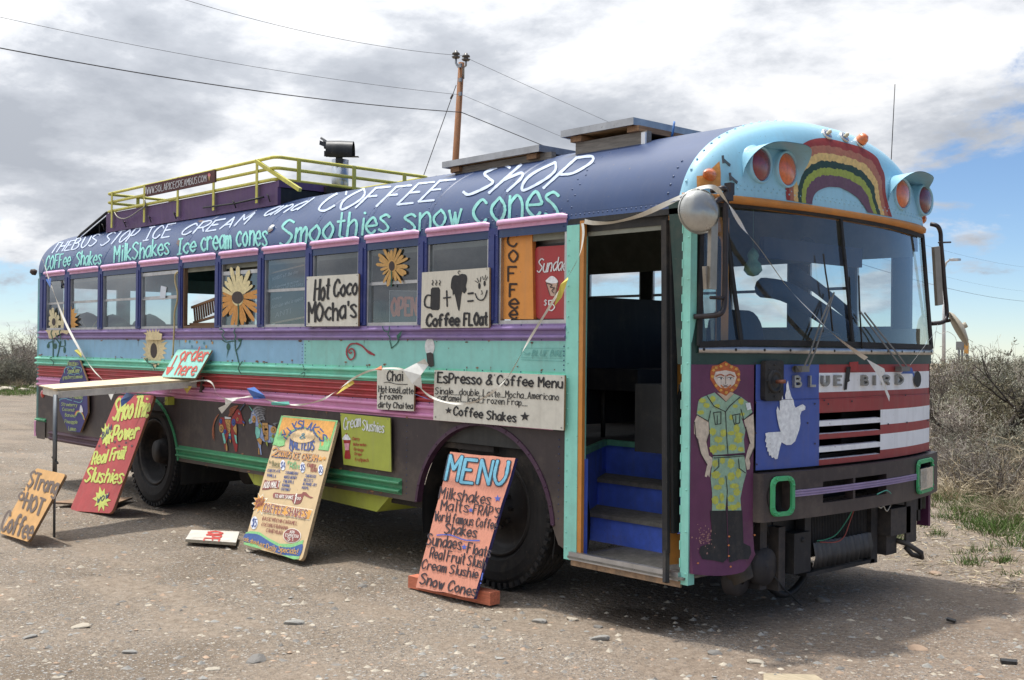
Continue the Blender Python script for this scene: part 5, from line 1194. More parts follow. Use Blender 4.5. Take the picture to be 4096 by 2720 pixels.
for q in [(255, 190), (285, 180), (318, 168), (350, 184), (380, 198), (395, 230), (396, 265), (380, 300), (355, 330), (318, 345), (285, 330), (255, 300), (232, 245), (238, 205)]: D.burst(q[0], q[1], 13, 12, 5, (222, 160, 40), .6, 2)
D.line([(252, 243), (280, 232), (302, 240)], 7, (168, 80, 26), level=3); D.line([(320, 240), (342, 232), (366, 245)], 7, (168, 80, 26), level=3)
for x in (282, 342): D.ell(x, 258, 17, 5, (236, 234, 230), 3); D.ell(x+2, 258, 5, 5, (60, 70, 80), 4); D.line([(x-18, 254), (x, 250), (x+18, 256)], 3, OL, level=4)
D.line([(314, 238), (313, 290)], 3, (90, 70, 60), level=3); D.line([(300, 296), (312, 302), (326, 295)], 3, (90, 70, 60), level=3); D.line([(292, 312), (306, 306), (328, 308)], 4, (120, 70, 60), level=3); D.line([(285, 300), (312, 322), (345, 300)], 9, (200, 110, 30), level=3)
D.poly([(262, 345), (318, 402), (368, 350), (345, 340), (318, 366), (285, 350)], (196, 170, 140), level=1)
D.poly([(140, 480), (132, 500), (118, 530), (118, 600), (145, 640), (160, 720), (200, 800), (185, 870), (196, 876), (205, 860), (214, 878), (222, 820), (236, 790), (232, 755), (212, 740), (196, 660), (212, 600), (208, 520)], SK)
D.poly([(430, 515), (440, 560), (455, 600), (466, 665), (450, 720), (438, 770), (450, 830), (466, 826), (470, 790), (464, 760), (494, 690), (496, 600), (490, 480)], SK)
D.poly([(200, 362), (246, 345), (318, 405), (368, 352), (412, 372), (462, 410), (484, 468), (428, 516), (414, 500), (440, 580), (430, 640), (436, 722), (236, 738), (220, 700), (218, 600), (212, 530), (134, 482), (145, 400), (160, 380)], GR)
D.poly([(236, 745), (432, 738), (446, 850), (426, 920), (408, 1010), (414, 1086), (332, 1088), (325, 960), (314, 1088), (230, 1086), (232, 980), (222, 880)], GR)
rg = random.Random(2)
for (x, y, a, b) in [(170, 395, 18, 14), (195, 425, 18, 14), (160, 470, 20, 12), (235, 385, 14, 18), (262, 430, 16, 12), (235, 590, 18, 20), (270, 640, 24, 18), (300, 600, 16, 22), (240, 700, 20, 24), (285, 690, 26, 18), (350, 600, 18, 12), (385, 570, 16, 24), (400, 610, 22, 14), (360, 690, 22, 18), (395, 640, 24, 18), (410, 700, 16, 14), (375, 430, 14, 10), (412, 400, 14, 18), (250, 790, 16, 20), (295, 770, 14, 20), (350, 790, 20, 26), (255, 860, 24, 22), (290, 900, 18, 22), (265, 940, 24, 14), (350, 870, 20, 24), (395, 850, 16, 26), (370, 930, 26, 14), (250, 1020, 18, 26), (290, 1000, 12, 24), (285, 1060, 26, 18), (350, 1010, 18, 20), (385, 970, 18, 22), (360, 1065, 26, 16), (395, 1050, 12, 18), (420, 480, 12, 10), (350, 500, 10, 16)]:
    D.burst(x, y, a*1.35, b*1.3, 7, YG, .8, 1)
for pts in ([(196, 362), (240, 430), (314, 466), (318, 560), (328, 730)], [(314, 466), (340, 430), (405, 372)], [(134, 484), (206, 526)], [(206, 526), (220, 460)], [(428, 516), (486, 470)], [(410, 450), (428, 516)], [(236, 738), (330, 742), (438, 730)], [(240, 755), (340, 750), (436, 742)], [(316, 868), (325, 960), (318, 1080)], [(238, 470), (285, 466), (284, 540), (250, 546), (238, 470)], [(355, 488), (405, 478), (402, 535), (370, 545), (355, 488)], [(262, 490), (262, 540)], [(378, 490), (378, 538)], [(395, 760), (400, 820), (440, 850)], [(270, 760), (272, 810), (240, 840)], [(120, 530), (128, 620), (160, 730), (200, 800)], [(494, 690), (464, 762)], [(212, 600), (196, 655)], [(440, 560), (466, 665)]):
    D.line(pts, 5, OL, False, 2)
D.poly([(438, 412), (466, 408), (474, 448), (448, 456)], (220, 226, 228), level=3)
D.poly([(218, 1086), (420, 1084), (428, 1290), (470, 1310), (478, 1350), (460, 1390), (400, 1392), (340, 1412), (330, 1380), (300, 1412), (240, 1398), (170, 1390), (150, 1350), (158, 1310), (220, 1290), (228, 1200)], (34, 34, 36)); D.line([(322, 1090), (328, 1250), (332, 1400)], 4, (90, 40, 70), level=2)
for _ in range(60): D.ell(rg.gauss(185, 28), rg.gauss(1260, 45), rg.uniform(2, 6), rg.uniform(2, 6), (164, 118, 110), 1, 6)
for q in [(335, 1247), (332, 1303), (334, 1370), (345, 1437), (495, 1238), (140, 1415)]: D.ell(q[0], q[1], 7, 6, (214, 124, 40), 3, 7)
D.build('painted_soldier', pur)
# --- rainbow
D = Decal(CAP, (0, 0, 1))
OUT = [(3145, 800), (3141, 744), (3150, 660), (3180, 605), (3228, 566), (3284, 553), (3335, 560), (3384, 573), (3445, 591), (3502, 626), (3524, 668), (3538, 706), (3543, 782), (3567, 868)]
INN = [(3247, 818), (3247, 805), (3252, 786), (3262, 771), (3277, 760), (3296, 752), (3315, 748), (3340, 749), (3361, 752), (3399, 771), (3430, 794), (3446, 815), (3456, 828), (3468, 850)]
A1, B1 = catmull(OUT, 6), catmull(INN, 6); fr = [0, .15, .30, .46, .60, .75, 1]; rc = [(152, 44, 40), (178, 108, 80), (222, 186, 104), (24, 66, 58), (150, 168, 44), (104, 72, 96)]
for k, c in enumerate(rc):
    mi = D.mi(c); j1 = [random.Random(i*7+k).uniform(-.018, .018) for i in range(len(A1))]; j2 = [random.Random(i*7+k+1).uniform(-.018, .018) for i in range(len(A1))]
    rows = []
    for q in range(5):
        row = []
        for i, (a, b) in enumerate(zip(A1, B1)):
            f0 = fr[k]+(j1[i] if k else 0); f1 = fr[k+1]+(j2[i] if k < 5 else 0); f = f0+(f1-f0)*q/4; p = D.mp((a[0]+(b[0]-a[0])*f, a[1]+(b[1]-a[1])*f), .0025+.0004*k)
            row.append(p)
        rows.append(row)
    if all(p is not None for r in rows for p in r): D.mb.grid(rows, mi)
D.build('painted_rainbow', bus)
D = Decal(CAP, d1); D.poly([(490, 915), (487, 795), (560, 790), (640, 720), (725, 640), (738, 760), (738, 905), (620, 912)], (206, 136, 40)); D.build('painted_corner', bus)
# --- warning lamps with visors
def cap_at(u, v): P, n = CAP.hit(u, v); return P
for (view, a, b, rx, ry, col, big) in ((d1, 1140, 680, 100, 165, (132, 26, 40), 0), (d1, 1412, 728, 88, 165, (222, 100, 22), 0), (d2, 1050, 985, 66, 132, (222, 100, 22), 0), (d2, 1230, 1010, 62, 148, (112, 22, 36), 0)):
    P = cap_at(*U(view, a, b)) or Vector((.92, 2.22, 2.40)); mb = MB(); c = (P.x-.078, P.y, P.z)
    mb.lathe(c, (1, 0, 0), [(0, .108), (.052, .108), (.058, .100), (.085, .098), (.098, .096), (.100, .088), (.09, .084)], 32); l = mb.build('warning_lamp', [CAPB], bus)
    mb = MB(); mb.lathe((c[0]+.086, c[1], c[2]), (1, 0, 0), [(0, .086), (.008, .080), (.016, .06), (.022, .03), (.023, 0)], 28); mb.build('lamp_lens', [lens(col)], l)
for ua, ub, vc, sd in ((2966, 3178, 640, 0), (3556, 3722, 770, 1)):
    y0, y1 = CAP.hit(ua, vc)[0].y, min(2.25, (CAP.hit(ub, vc)[0] or Vector((0, 2.33, 0))).y); rows = []; n_ = 36
    for d in (0, .25, .5, .75, 1):
        row = []
        for i in range(n_+1):
            t = i/n_; a = math.pi*(1-t); yy = (y0+y1)/2+(y1-y0)/2*math.copysign(abs(math.cos(a))**.55, math.cos(a)); zz = 2.345+.165*abs(math.sin(a))**.55
            h = CAP.b.ray_cast(Vector((3, min(max(yy, .05), 2.30), zz)), Vector((-1, 0, 0)))[0]; xx = h.x if h else .95
            dd = .012+.155*math.sin(math.pi*t)**.9; row.append((xx-.004+dd*d, yy+(yy-(y0+y1)/2)*.10*d, zz-.012*d+.02*d*math.sin(math.pi*t)))
        rows.append(row)
    mb = MB(); mb.grid(rows); mb.grid([[(p[0], p[1], p[2]+.003) for p in r] for r in rows]); mb.build('lamp_visor', [CAPB], bus)
# clearance lamps
AMB = lens((226, 112, 24))
P = cap_at(*U(d1, 640, 785)); mb = MB(); n_ = 10
for k in range(1): mb.lathe(P+Vector((-.01, -.0, 0)), (.35, -1, .1), [(0, .036), (.012, .036), (.05, .020), (.075, .004), (.076, 0)], 12)
mb.build('clearance_lamp', [AMB], bus)
for i, (a, b) in enumerate(((275, 335), (455, 365), (612, 420))):
    u, v = U(d2, a, b+28); h = CAP.hit(u, v); P, n_ = h
    if P is None: continue
    mb = MB(); mb.lathe(P, n_, [(0, .036), (.010, .036), (.014, .028), (.012, 0)], 14); cl = mb.build('clearance_lamp', [CHROME], bus)
    if i == 2: mb = MB(); mb.lathe(P+n_*.012, n_+Vector((0, 0, .3)), [(0, .036), (.03, .033), (.05, .018), (.052, 0)], 12); mb.build('lamp_lens', [AMB], cl)
    else: mb = MB(); mb.lathe(P+n_*.012, n_, [(0, .010), (.02, .012), (.028, 0)], 8); mb.build('bulb', [paint((200, 190, 160), .3)], cl)
mb = MB(); mb.lathe((.80, 2.415, 2.31), (0, 1, 0), [(0, .035), (.02, .033), (.03, 0)], 12); mb.build('clearance_lamp', [AMB], bus)
P, n_ = ROOF.hit(1100+1665/1.6864-1000, 850+110/1.6864); mb = MB(); mb.lathe(P, n_, [(0, .035), (.01, .038), (.02, .02), (.025, 0)], 12); mb.build('clearance_lamp', [CHROME], bus)
for u, v in ((U(d1, 780, 670)), (U(d1, 855, 850))):
    P = cap_at(u, v)
    if P: mb = MB(); mb.bar(P+Vector((.01, -.025, .02)), P+Vector((.012, .03, -.005)), .014, .004, (1, 0, 0)); mb.bar(P+Vector((.01, -.03, .04)), P+Vector((.01, -.022, .0)), .014, .005, (1, 0, 0)); mb.build('strap_bracket', [metal((110, 110, 112), .5)], bus)
mb = MB(); a = Vector((.45, 1.75, 2.60)); b_ = X_(.45, 3580, 337); a = X_(.45, 3564, 660); mb.tube([a, b_], .003, 5); mb.build('antenna', [BLK], bus)
# --- mirrors
MM = paint((52, 46, 50), .4, .2, metal=.3)
def X1(view, a, b, x=1.0): return X_(x, *U(view, a, b))
mi_ = empty('side_mirror', X1(d1, 790, 1000)); mi_.parent = bus; mi_.location = Vector(mi_['_o'])-Vector(bus['_o'])
def sub(root, name, mb_, m): o = mb_.build(name, m, None, origin=root['_o']); o.parent = root; o.location = (0, 0, 0); return o
mb = MB(); mb.tube(catmull([X1(d1, 650, 950, .93), X1(d1, 740, 925), X1(d1, 785, 930), X1(d1, 800, 1000), X1(d1, 795, 1110), X1(d1, 790, 1300), X1(d4, 395, 700), X1(d4, 390, 960), X1(d4, 380, 1050), X1(d4, 350, 1090), X1(d4, 270, 1105, .95), X1(d4, 150, 1110, .88)], 4), .014, 8); mb.tube([X1(d1, 840, 1030), X1(d1, 720, 1040), X1(d1, 540, 1170, .99)], .014, 8); mb.obox(X1(d1, 800, 1010), (.02, 0, 0), (0, .03, 0), (0, 0, .02)); mb.obox(X1(d1, 830, 930, .96), (.02, 0, 0), (0, .016, 0), (0, 0, .03)); mb.tube([X1(d4, 280, 960), X1(d4, 400, 965)], .010, 6); sub(mi_, 'mirror_arm', mb, [MM])
c = X1(d1, 505, 1165, .96); ax = Vector((.80, -.35, .05)).normalized(); mb = MB(); mb.lathe(c, ax, [(0, .108), (.012, .106), (.03, .092), (.045, .065), (.055, .028), (.057, 0)], 36); mb.lathe(c, ax, [(-.003, .110), (.005, .114), (.010, .110)], 36)
sub(mi_, 'round_mirror', mb, [paint((176, 176, 170), .25, .12, .1, metal=.6, grime=.4)])
a, b_ = X1(d1, 668, 1160, 1.0), X1(d4, 290, 895, 1.0); mb = MB(); mb.bar(a, b_, .016, .052, (0, 1, 0)); mb.bar(X1(d4, 240, 715, .985), X1(d4, 250, 895, .985), .02, .03, (0, 1, 0)); mb.bar(a+Vector((-.012, -.012, 0)), b_+Vector((-.012, -.012, 0)), .01, .02, (0, 1, 0)); sub(mi_, 'flat_mirror', mb, [paint((150, 142, 130), .35, .2, metal=.6)])
xr = .90
mi2 = empty('side_mirror', X_(xr, 3760, 950)); mi2.parent = bus; mi2.location = Vector(mi2['_o'])-Vector(bus['_o'])
mb = MB(); XR = lambda a, b, x=xr: X_(x, *U(d5, a, b))
mb.tube(catmull([XR(830, 385, .86), XR(880, 400), XR(905, 450), XR(910, 540), XR(925, 700), XR(940, 900), XR(955, 1060), XR(950, 1120), XR(920, 1155), XR(835, 1165, .85)], 4), .014, 8); mb.tube([XR(890, 530), XR(985, 527)], .006, 5); mb.tube([XR(920, 1150), XR(975, 1140)], .012, 6); sub(mi2, 'mirror_arm', mb, [MM])
mb = MB(); mb.bar(XR(868, 562), XR(895, 1020), .075, .02, (1, 0, 0)); sub(mi2, 'flat_mirror', mb, [paint((140, 132, 118), .45, .2)])
c = XR(1030, 1210, .93); axm = _R*.85+_U*.46-_F*.20; mb = MB(); mb.lathe(c, axm, [(0, 0), (0, .10), (.006, .125), (.012, .125), (.03, .10), (.045, .04), (.048, 0)], 32); mb.lathe(c+axm*.04, axm, [(0, .02), (.03, .02), (.03, 0)], 10); sub(mi2, 'round_mirror', mb, [paint((176, 164, 140), .5, .12)])
# --- wipers
for pts, arms in (([(1163, 618), (1180, 760), (1208, 930), (1235, 1225)], [[(1225, 960), (1150, 1130), (1050, 1420), (1010, 1510)], [(1248, 920), (1180, 1130), (1100, 1380), (1050, 1500)]]),):
    mb = MB(); mb.tube([fp(*U(d4, a, b), .03) for a, b in pts], .005, 6); w = mb.build('wiper', [BLK], bus)
    mb = MB()
    for ar in arms: Q = [fp(*U(d4, a, b), .035+.02*(b > 1300)) for a, b in ar]; [mb.bar(p, q, .010, .004, (1, 0, 0)) for p, q in zip(Q[:-1], Q[1:])]
    q = fp(*U(d4, 1000, 1520), .04); mb.lathe(fp(*U(d4, 940, 1520), .03), Vector((0, 1, 0)), [(0, .018), (.06, .018), (.06, 0)], 10); mb.obox(q, (.02, 0, 0), (0, .035, 0), (0, 0, .016)); mb.build('wiper_arm', [paint((120, 118, 114), .5, .2, metal=.3)], w)
mb = MB(); mb.tube([fp(*U(d5, a, b), .03) for a, b in ((264, 788), (272, 1060), (290, 1362))], .005, 6); w = mb.build('wiper', [BLK], bus); mb = MB()
for ar in ([(275, 1070), (400, 1240), (520, 1400), (620, 1530)], [(310, 1080), (440, 1245), (560, 1390), (655, 1520)]):
    Q = [fp(*U(d5, a, b), .035+.02*(b > 1300)) for a, b in ar]; [mb.bar(p, q, .010, .004, (1, 0, 0)) for p, q in zip(Q[:-1], Q[1:])]
mb.obox(fp(*U(d5, 610, 1520), .04), (.02, 0, 0), (0, .05, 0), (0, 0, .014)); mb.build('wiper_arm', [paint((120, 118, 114), .5, .2, metal=.3)], w)
# --- paint on the side
D = Decal(ROOF, eR)
CY = paint((112, 192, 184), .55, .22, .2, scale=26, grime=.3, key='brush'); WH = paint((176, 190, 214), .5, .20, .2, scale=26, grime=.25, key='brush')
D.text('Smoothies', (35, 735), (765, 632), (55, 570), 16, CY, wob=.35); D.text('snow', (872, 640), (1262, 592), (880, 470), 16.8, CY); D.text('cones', (1345, 585), (1912, 532), (1350, 335), 19.3, CY)
D.text('and', (-85, 533), (150, 492), (45, 440), 8.6, WH); D.text('COFFEE', (262, 508), (1075, 425), (400, 372), 13.7, WH); D.text('ShOP', (1252, 396), (1960, 330), (1470, 200), 18, WH)
D.view(eL); D.text('COFFee', (140, 388), (305, 356), (150, 298), 8.4, CY); D.text('Shakes', (345, 360), (512, 348), (355, 268), 9.2, CY); D.text('MilkShakes', (602, 336), (970, 282), (608, 226), 10.9, CY); D.text('|ce', (1030, 282), (1150, 262), (1040, 180), 11.8, CY); D.text('cream', (1192, 260), (1392, 240), (1192, 128), 12.6, CY); D.text('cones', (1430, 230), (1632, 222), (1436, 82), 12.6, CY)
D.text('THE', (165, 278), (300, 255), (208, 212), 7.2, WH); D.text('BUS', (310, 255), (470, 222), (350, 178), 7.9, WH); D.text('STOP', (505, 226), (725, 188), (575, 138), 7.9, WH); D.text('|CE', (797, 192), (975, 162), (840, 104), 8.6, WH); D.text('CREAM', (1040, 160), (1480, 82), (1108, 85), 9.4, WH)
D.build('painted_lettering', bus)
for k, (cx, cy, w_, h_) in enumerate([(1040, 205, 30, 36), (960, 262, 22, 10), (1190, 60, 40, 12), (1400, 50, 34, 8)]):
    D = Decal(ROOF, eL); D.burst(cx, cy, w_*.7, h_*.8, 8, (104, 82, 74), .6); D.build('rust_scrape', bus)
WALLS = Plane((0, -.0235, 1), (0, -1, 0)); FLATW = Plane((0, -.003, 1), (0, -1, 0))
CR = (208, 190, 142); OR_ = (206, 148, 52); BR = (58, 46, 44); GN = (22, 92, 76)
def sunflower(D, cx, cy, rx, ry, n, c_up, c_lo, crx, cry, seed=0, split=None, inner=.45):
    rg = random.Random(seed)
    for k in range(n):
        a = 2*math.pi*(k+rg.uniform(-.25, .25))/n; l = rg.uniform(.72, 1.15); w = 2.1/n*rg.uniform(1.15, 1.9); d = (math.cos(a), math.sin(a)); col = c_up if math.sin(a) < (split if split is not None else 2) else c_lo
        pts = []
        for r, ww in ((inner*.7, .55), (inner*1.2, 1.0), (.75*l, 1.05), (.94*l, .8), (1.0*l, .1), (.93*l, -.7), (.72*l, -1.0), (inner*1.2, -.95), (inner*.7, -.5)):
            b = a+w*ww*(1/(.5+r)); pts.append((cx+math.cos(b)*rx*r, cy+math.sin(b)*ry*r))
        D.poly(pts, col, False, k % 2)
    D.ell(cx, cy, rx*inner*.95, ry*inner*.95, c_up, 2); D.ell(cx, cy, crx, cry, BR, 3)
D = Decal(FLATW, c1)
D2 = Decal(WALLS, c1)
def both(fn): fn(D); fn(D2)
def CUT(): D.cut(); D2.cut()
D.poly([(1310, 1030), (1480, 1030), (1440, 1060), (1505, 1045), (1470, 1085), (1500, 1110), (1460, 1120), (1495, 1150), (1455, 1160), (1480, 1195), (1440, 1200), (1455, 1235), (1300, 1225), (1285, 1190), (1315, 1180), (1280, 1165), (1310, 1140), (1275, 1100), (1310, 1095), (1280, 1050), (1315, 1065)], CR)
D.ell(1380, 1125, 30, 68, BR, 1)
D2.poly([(1315, 930), (1335, 960), (1340, 930), (1362, 965), (1368, 928), (1385, 962), (1400, 926), (1410, 962), (1430, 930), (1425, 965), (1455, 975), (1445, 1030), (1305, 1030), (1312, 985), (1285, 965), (1318, 968)], CR); D2.poly([(1330, 1225), (1440, 1225), (1420, 1260), (1405, 1235), (1395, 1298), (1375, 1296), (1370, 1240), (1340, 1240)], CR)
D2.line([(1300, 1195), (1330, 1235), (1365, 1250), (1390, 1298)], 9, GN); D2.line([(1320, 1195), (1325, 1230)], 12, GN); D2.line([(1365, 1250), (1410, 1240)], 8, GN)
CUT()
for pts in ([(475, 1035), (478, 1100), (478, 1182)], [(470, 1045), (440, 1055), (435, 1080)], [(498, 1015), (535, 1070), (515, 1180)], [(530, 1085), (580, 1085), (585, 1060), (582, 1032)], [(545, 1040), (540, 1090)]): D.line(pts, 9, GN)
for q in ((434, 1085, 12, 20), (495, 1085, 16, 26), (580, 1120, 11, 28)): D.ell(*q, GN, 1)
for pts in ([(470, 940), (460, 970), (470, 1000), (472, 1030)], [(500, 970), (510, 1000), (530, 1020)], [(545, 940), (535, 960), (545, 1000), (545, 1030)], [(468, 1185), (450, 1195), (480, 1225), (478, 1258)]): D2.line(pts, 8, GN)
D2.poly([(405, 942), (560, 942), (640, 946), (600, 980), (560, 965), (520, 985), (470, 1020), (440, 1015), (430, 970)], (206, 186, 140), level=0)
CUT()
for pts in ([(1995, 1000 if 0 else 1030), (2030, 1050), (2080, 1040), (2100, 1040)], [(2110, 1030), (2110, 1100), (2130, 1180), (2140, 1225)], [(2115, 1130), (2150, 1080), (2165, 1020)]): D.line(pts, 9, GN)
D.ell(2048, 1090, 16, 32, GN, 1); D.line([(2048, 1110), (2035, 1185)], 9, GN, taper=True); D.ell(2150, 1025, 14, 22, GN, 1)
for pts in ([(1965, 932), (2000, 940), (2010, 965), (1995, 990), (2030, 1035)], [(2112, 925), (2100, 960), (2115, 990), (2105, 1030)], [(2140, 1225), (2150, 1250), (2140, 1290), (2165, 1335)], [(2150, 1260), (2175, 1220)]): D2.line(pts, 9, GN)
CUT()
D.view(c3); D2.view(c3)
D.line([(1330, 1160), (1290, 1145), (1240, 1090), (1190, 1065), (1130, 1068), (1098, 1110), (1098, 1165), (1125, 1205), (1155, 1195), (1170, 1160), (1160, 1120), (1135, 1108), (1118, 1130), (1130, 1150), (1145, 1140)], 13, (156, 46, 58)); D.line([(1340, 1165), (1270, 1120), (1230, 1082), (1180, 1060)], 17, (156, 46, 58))
D.cut(); D.ell(1836, 1090, 44, 78, (206, 206, 206)); D.poly([(1808, 1150), (1845, 1140), (1870, 1155), (1876, 1262), (1850, 1272), (1820, 1262)], (52, 46, 46), level=2)
CUT(); D.line([(1480, 1040), (1490, 1080), (1494, 1105)], 8, GN); D.line([(1494, 1105), (1545, 1060), (1560, 1020)], 8, GN); D2.line([(1415, 910), (1430, 945), (1470, 955), (1478, 910)], 8, GN); D2.line([(1470, 955), (1465, 985), (1480, 1000), (1485, 1038)], 8, GN); D2.poly([(1540, 990), (1590, 945), (1580, 985), (1560, 1020), (1550, 1038)], GN)
CUT()
D2.line([(700, 1250), (715, 1300), (730, 1290)], 8, GN); D2.line([(670, 1345), (715, 1320), (710, 1362)], 8, GN)
CUT()
D.view(c5); EM = (96, 172, 166); D.line([(758, 1358), (1098, 1358), (1100, 1438), (758, 1432), (758, 1358)], 3, EM, False); D.line([(758, 1448), (1100, 1462)], 4, EM, False); D.text('BLUE BIRD', (838, 1418), (1080, 1422), (852, 1372), 6, EM); D.line([(775, 1388), (800, 1402), (825, 1392), (805, 1410), (780, 1408)], 5, EM)
D.cut()
for a, b, c in ((1665, 1040, (200, 150, 60)), (1700, 1045, (60, 130, 150)), (1765, 1050, (190, 140, 50)), (1830, 1060, (60, 130, 150)), (1905, 1055, (200, 150, 60)), (1850, 1090, (200, 160, 60)), (1720, 1090, (80, 140, 160))):
    D.view(c1); D.cut(); D.burst(a, b, 10, 18, 5, c, .6)
D.build('painted_flowers', bus); D2.build('painted_vines', bus)
D = Decal(FLATW, (0, 0, 1), .0009); rgR = random.Random(31); RST = (122, 78, 50)
def on_px(x, z): 
    v = Vector((x, -.003, z))-Vector(CAM); dz = v.dot(_F); return 2048+FPX*v.dot(_R2)/dz, 1360-FPX*v.dot(_U2)/dz
for k in range(150):
    x = rgR.uniform(-7.9, -.05); z = rgR.choice([.46, .47, .60, .98, 1.322, 1.486, 1.486, .455, 1.33]); 
    if z < 1.0 and (abs(x+.715) < .64 or abs(x+5.36) < .71): continue
    u, v = on_px(x, z+rgR.uniform(-.006, .012)); r_ = rgR.uniform(1.5, 5.5)*(1 if x > -4 else .7); D.burst(u, v, r_*rgR.uniform(.6, 2.2), r_, 6, rgR.choice([RST, (96, 66, 50), (150, 104, 70)]), .6)
    if rgR.random() < .3: D.line([(u, v), (u+rgR.uniform(-1, 1), v+rgR.uniform(8, 26))], 1.6, (110, 84, 66), False, taper=True)
D.build('rust_marks', bus, kind='stuff')
# two patchwork unicorns on the skirt
D = Decal(FLATW, eh); RD = (150, 32, 36); BL = (48, 84, 160); TN = (190, 140, 62); AQ = (112, 196, 180); LV = (138, 156, 200); LM = (150, 160, 36); WHT = (214, 218, 220)
for k in range(16): x = 300+8*math.sin(k*2.1)*3; D.line([(425-k*6, 430+k*10), (330+12*math.sin(k)-k*2, 560+k*12), (300+20*math.sin(k*1.7), 760+k*14), (320+25*math.sin(k*2.3), 900+(k % 5)*30)], 13, ((150, 72, 40), (176, 104, 56), (120, 52, 34))[k % 3], taper=True)
for k in range(16): D.line([(860-k*8, 240+k*12), (780-k*9, 250+k*16), (700-k*3, 290+k*12), (660+6*k, 340+k*9)], 14, ((150, 72, 40), (176, 104, 56), (120, 52, 34))[k % 3], taper=True)
D.poly([(470, 500), (560, 505), (700, 540), (760, 440), (830, 320), (880, 320), (915, 380), (960, 540), (1010, 600), (990, 690), (960, 655), (820, 635), (840, 780), (835, 1000), (850, 1110), (835, 1270), (790, 1270), (760, 1130), (720, 1000), (690, 860), (640, 900), (610, 1020), (600, 1250), (570, 1230), (545, 1080), (500, 860), (450, 820), (425, 640)], RD)
for p, c in (([(565, 545), (700, 545), (700, 700), (690, 860), (640, 850), (600, 700)], TN), ([(650, 560), (700, 545), (700, 660), (640, 600)], BL), ([(605, 640), (640, 600), (695, 660), (690, 730)], AQ), ([(595, 660), (635, 700), (630, 760), (600, 740)], BL), ([(640, 760), (690, 800), (690, 835), (635, 815)], AQ), ([(650, 890), (692, 830), (700, 920), (660, 935)], AQ), ([(640, 930), (705, 920), (705, 1000), (660, 980)], BL), ([(660, 985), (705, 1000), (698, 1080), (680, 1060)], TN), ([(820, 640), (838, 780), (830, 900), (780, 820), (740, 740)], TN), ([(765, 880), (828, 905), (835, 1010), (850, 1100), (810, 1070), (790, 990)], AQ), ([(500, 860), (545, 835), (590, 1030), (580, 1090), (545, 1085)], AQ), ([(595, 1035), (625, 1150), (628, 1255), (590, 1250), (580, 1110)], TN), ([(560, 475), (705, 500), (703, 540), (565, 535)], WHT), ([(960, 560), (1015, 610), (1010, 650), (960, 610)], BL), ([(965, 640), (1000, 650), (995, 700), (975, 690)], TN), ([(870, 395), (885, 388), (900, 440), (880, 440)], WHT), ([(885, 340), (1020, 170), (1025, 200), (915, 355)], (72, 88, 120))): D.poly(p, c, level=1); D.line(p+[p[0]], 5, (30, 26, 26), False, 2)
for x, y, a, b, c in ((478, 588, 32, 55, BL), (492, 748, 50, 90, TN), (572, 820, 32, 52, BL), (763, 610, 44, 78, BL), (853, 545, 24, 42, TN)): D.ell(x, y, a, b, c, 3); D.ell(x, y, a*.55, b*.55, (30, 40, 70), 4); D.ell(x, y, a*.35, b*.35, c, 5)
D.cut()
for k in range(18): D.line([(1200+k*8, 320+k*16), (1280+k*9, 260+k*17), (1380+k*5, 270+k*18), (1470-k*2+20*math.sin(k), 300+k*15)], 14, ((120, 122, 128), (160, 162, 168), (96, 98, 104))[k % 3], taper=True)
for k in range(6): D.line([(1700, 690), (1690-k*8, 660-k*5), (1720+k*10, 650-k*6)], 12, (120, 122, 128), taper=True)
D.poly([(1160, 390), (1200, 340), (1260, 330), (1310, 390), (1350, 520), (1370, 640), (1410, 620), (1530, 660), (1620, 690), (1740, 760), (1740, 1000), (1620, 1060), (1560, 1070), (1440, 1045), (1400, 1020), (1370, 1110), (1370, 1190), (1390, 1340), (1360, 1340), (1340, 1190), (1310, 1340), (1320, 1180), (1290, 1000), (1250, 900), (1250, 620), (1200, 600), (1150, 640), (1110, 640), (1095, 580), (1140, 500)], LV)
for p, c in (([(1070, 195), (1195, 340), (1175, 370)], AQ), ([(1100, 560), (1130, 515), (1155, 545), (1130, 600), (1105, 610)], AQ), ([(1185, 400), (1225, 375), (1220, 420), (1180, 440)], WHT), ([(1285, 490), (1330, 465), (1365, 600), (1320, 640)], TN), ([(1255, 700), (1310, 715), (1370, 790), (1345, 950), (1280, 985), (1245, 850)], AQ), ([(1275, 990), (1350, 950), (1400, 1010), (1385, 1110), (1350, 1110)], TN), ([(1310, 1180), (1335, 1190), (1350, 1340), (1312, 1330)], TN), ([(1400, 620), (1530, 620), (1545, 780), (1540, 1010), (1470, 1030), (1440, 950), (1405, 770)], TN), ([(1440, 680), (1535, 690), (1545, 780), (1500, 760)], LM), ([(1395, 690), (1440, 680), (1460, 740), (1405, 780)], AQ), ([(1450, 760), (1500, 740), (1520, 780), (1460, 800)], AQ), ([(1430, 870), (1470, 820), (1500, 870)], LM), ([(1440, 890), (1475, 900), (1470, 930), (1440, 930)], AQ), ([(1450, 950), (1530, 1010), (1460, 1030)], LM), ([(1470, 1045), (1525, 1040), (1530, 1170), (1500, 1120)], LM), ([(1565, 930), (1680, 940), (1620, 1100)], AQ)): D.poly(p, c, level=1); D.line(p+[p[0]], 5, (30, 26, 26), False, 2)
for x, y, a, b, c in ((1222, 540, 42, 82, TN), (1355, 690, 36, 54, LM), (1660, 780, 68, 82, TN), (1650, 920, 30, 44, LM)): D.ell(x, y, a, b, c, 3); D.ell(x, y, a*.5, b*.5, (90, 60, 30), 4); D.ell(x, y, a*.35, b*.35, c, 5)
D.build('painted_unicorns', bus)
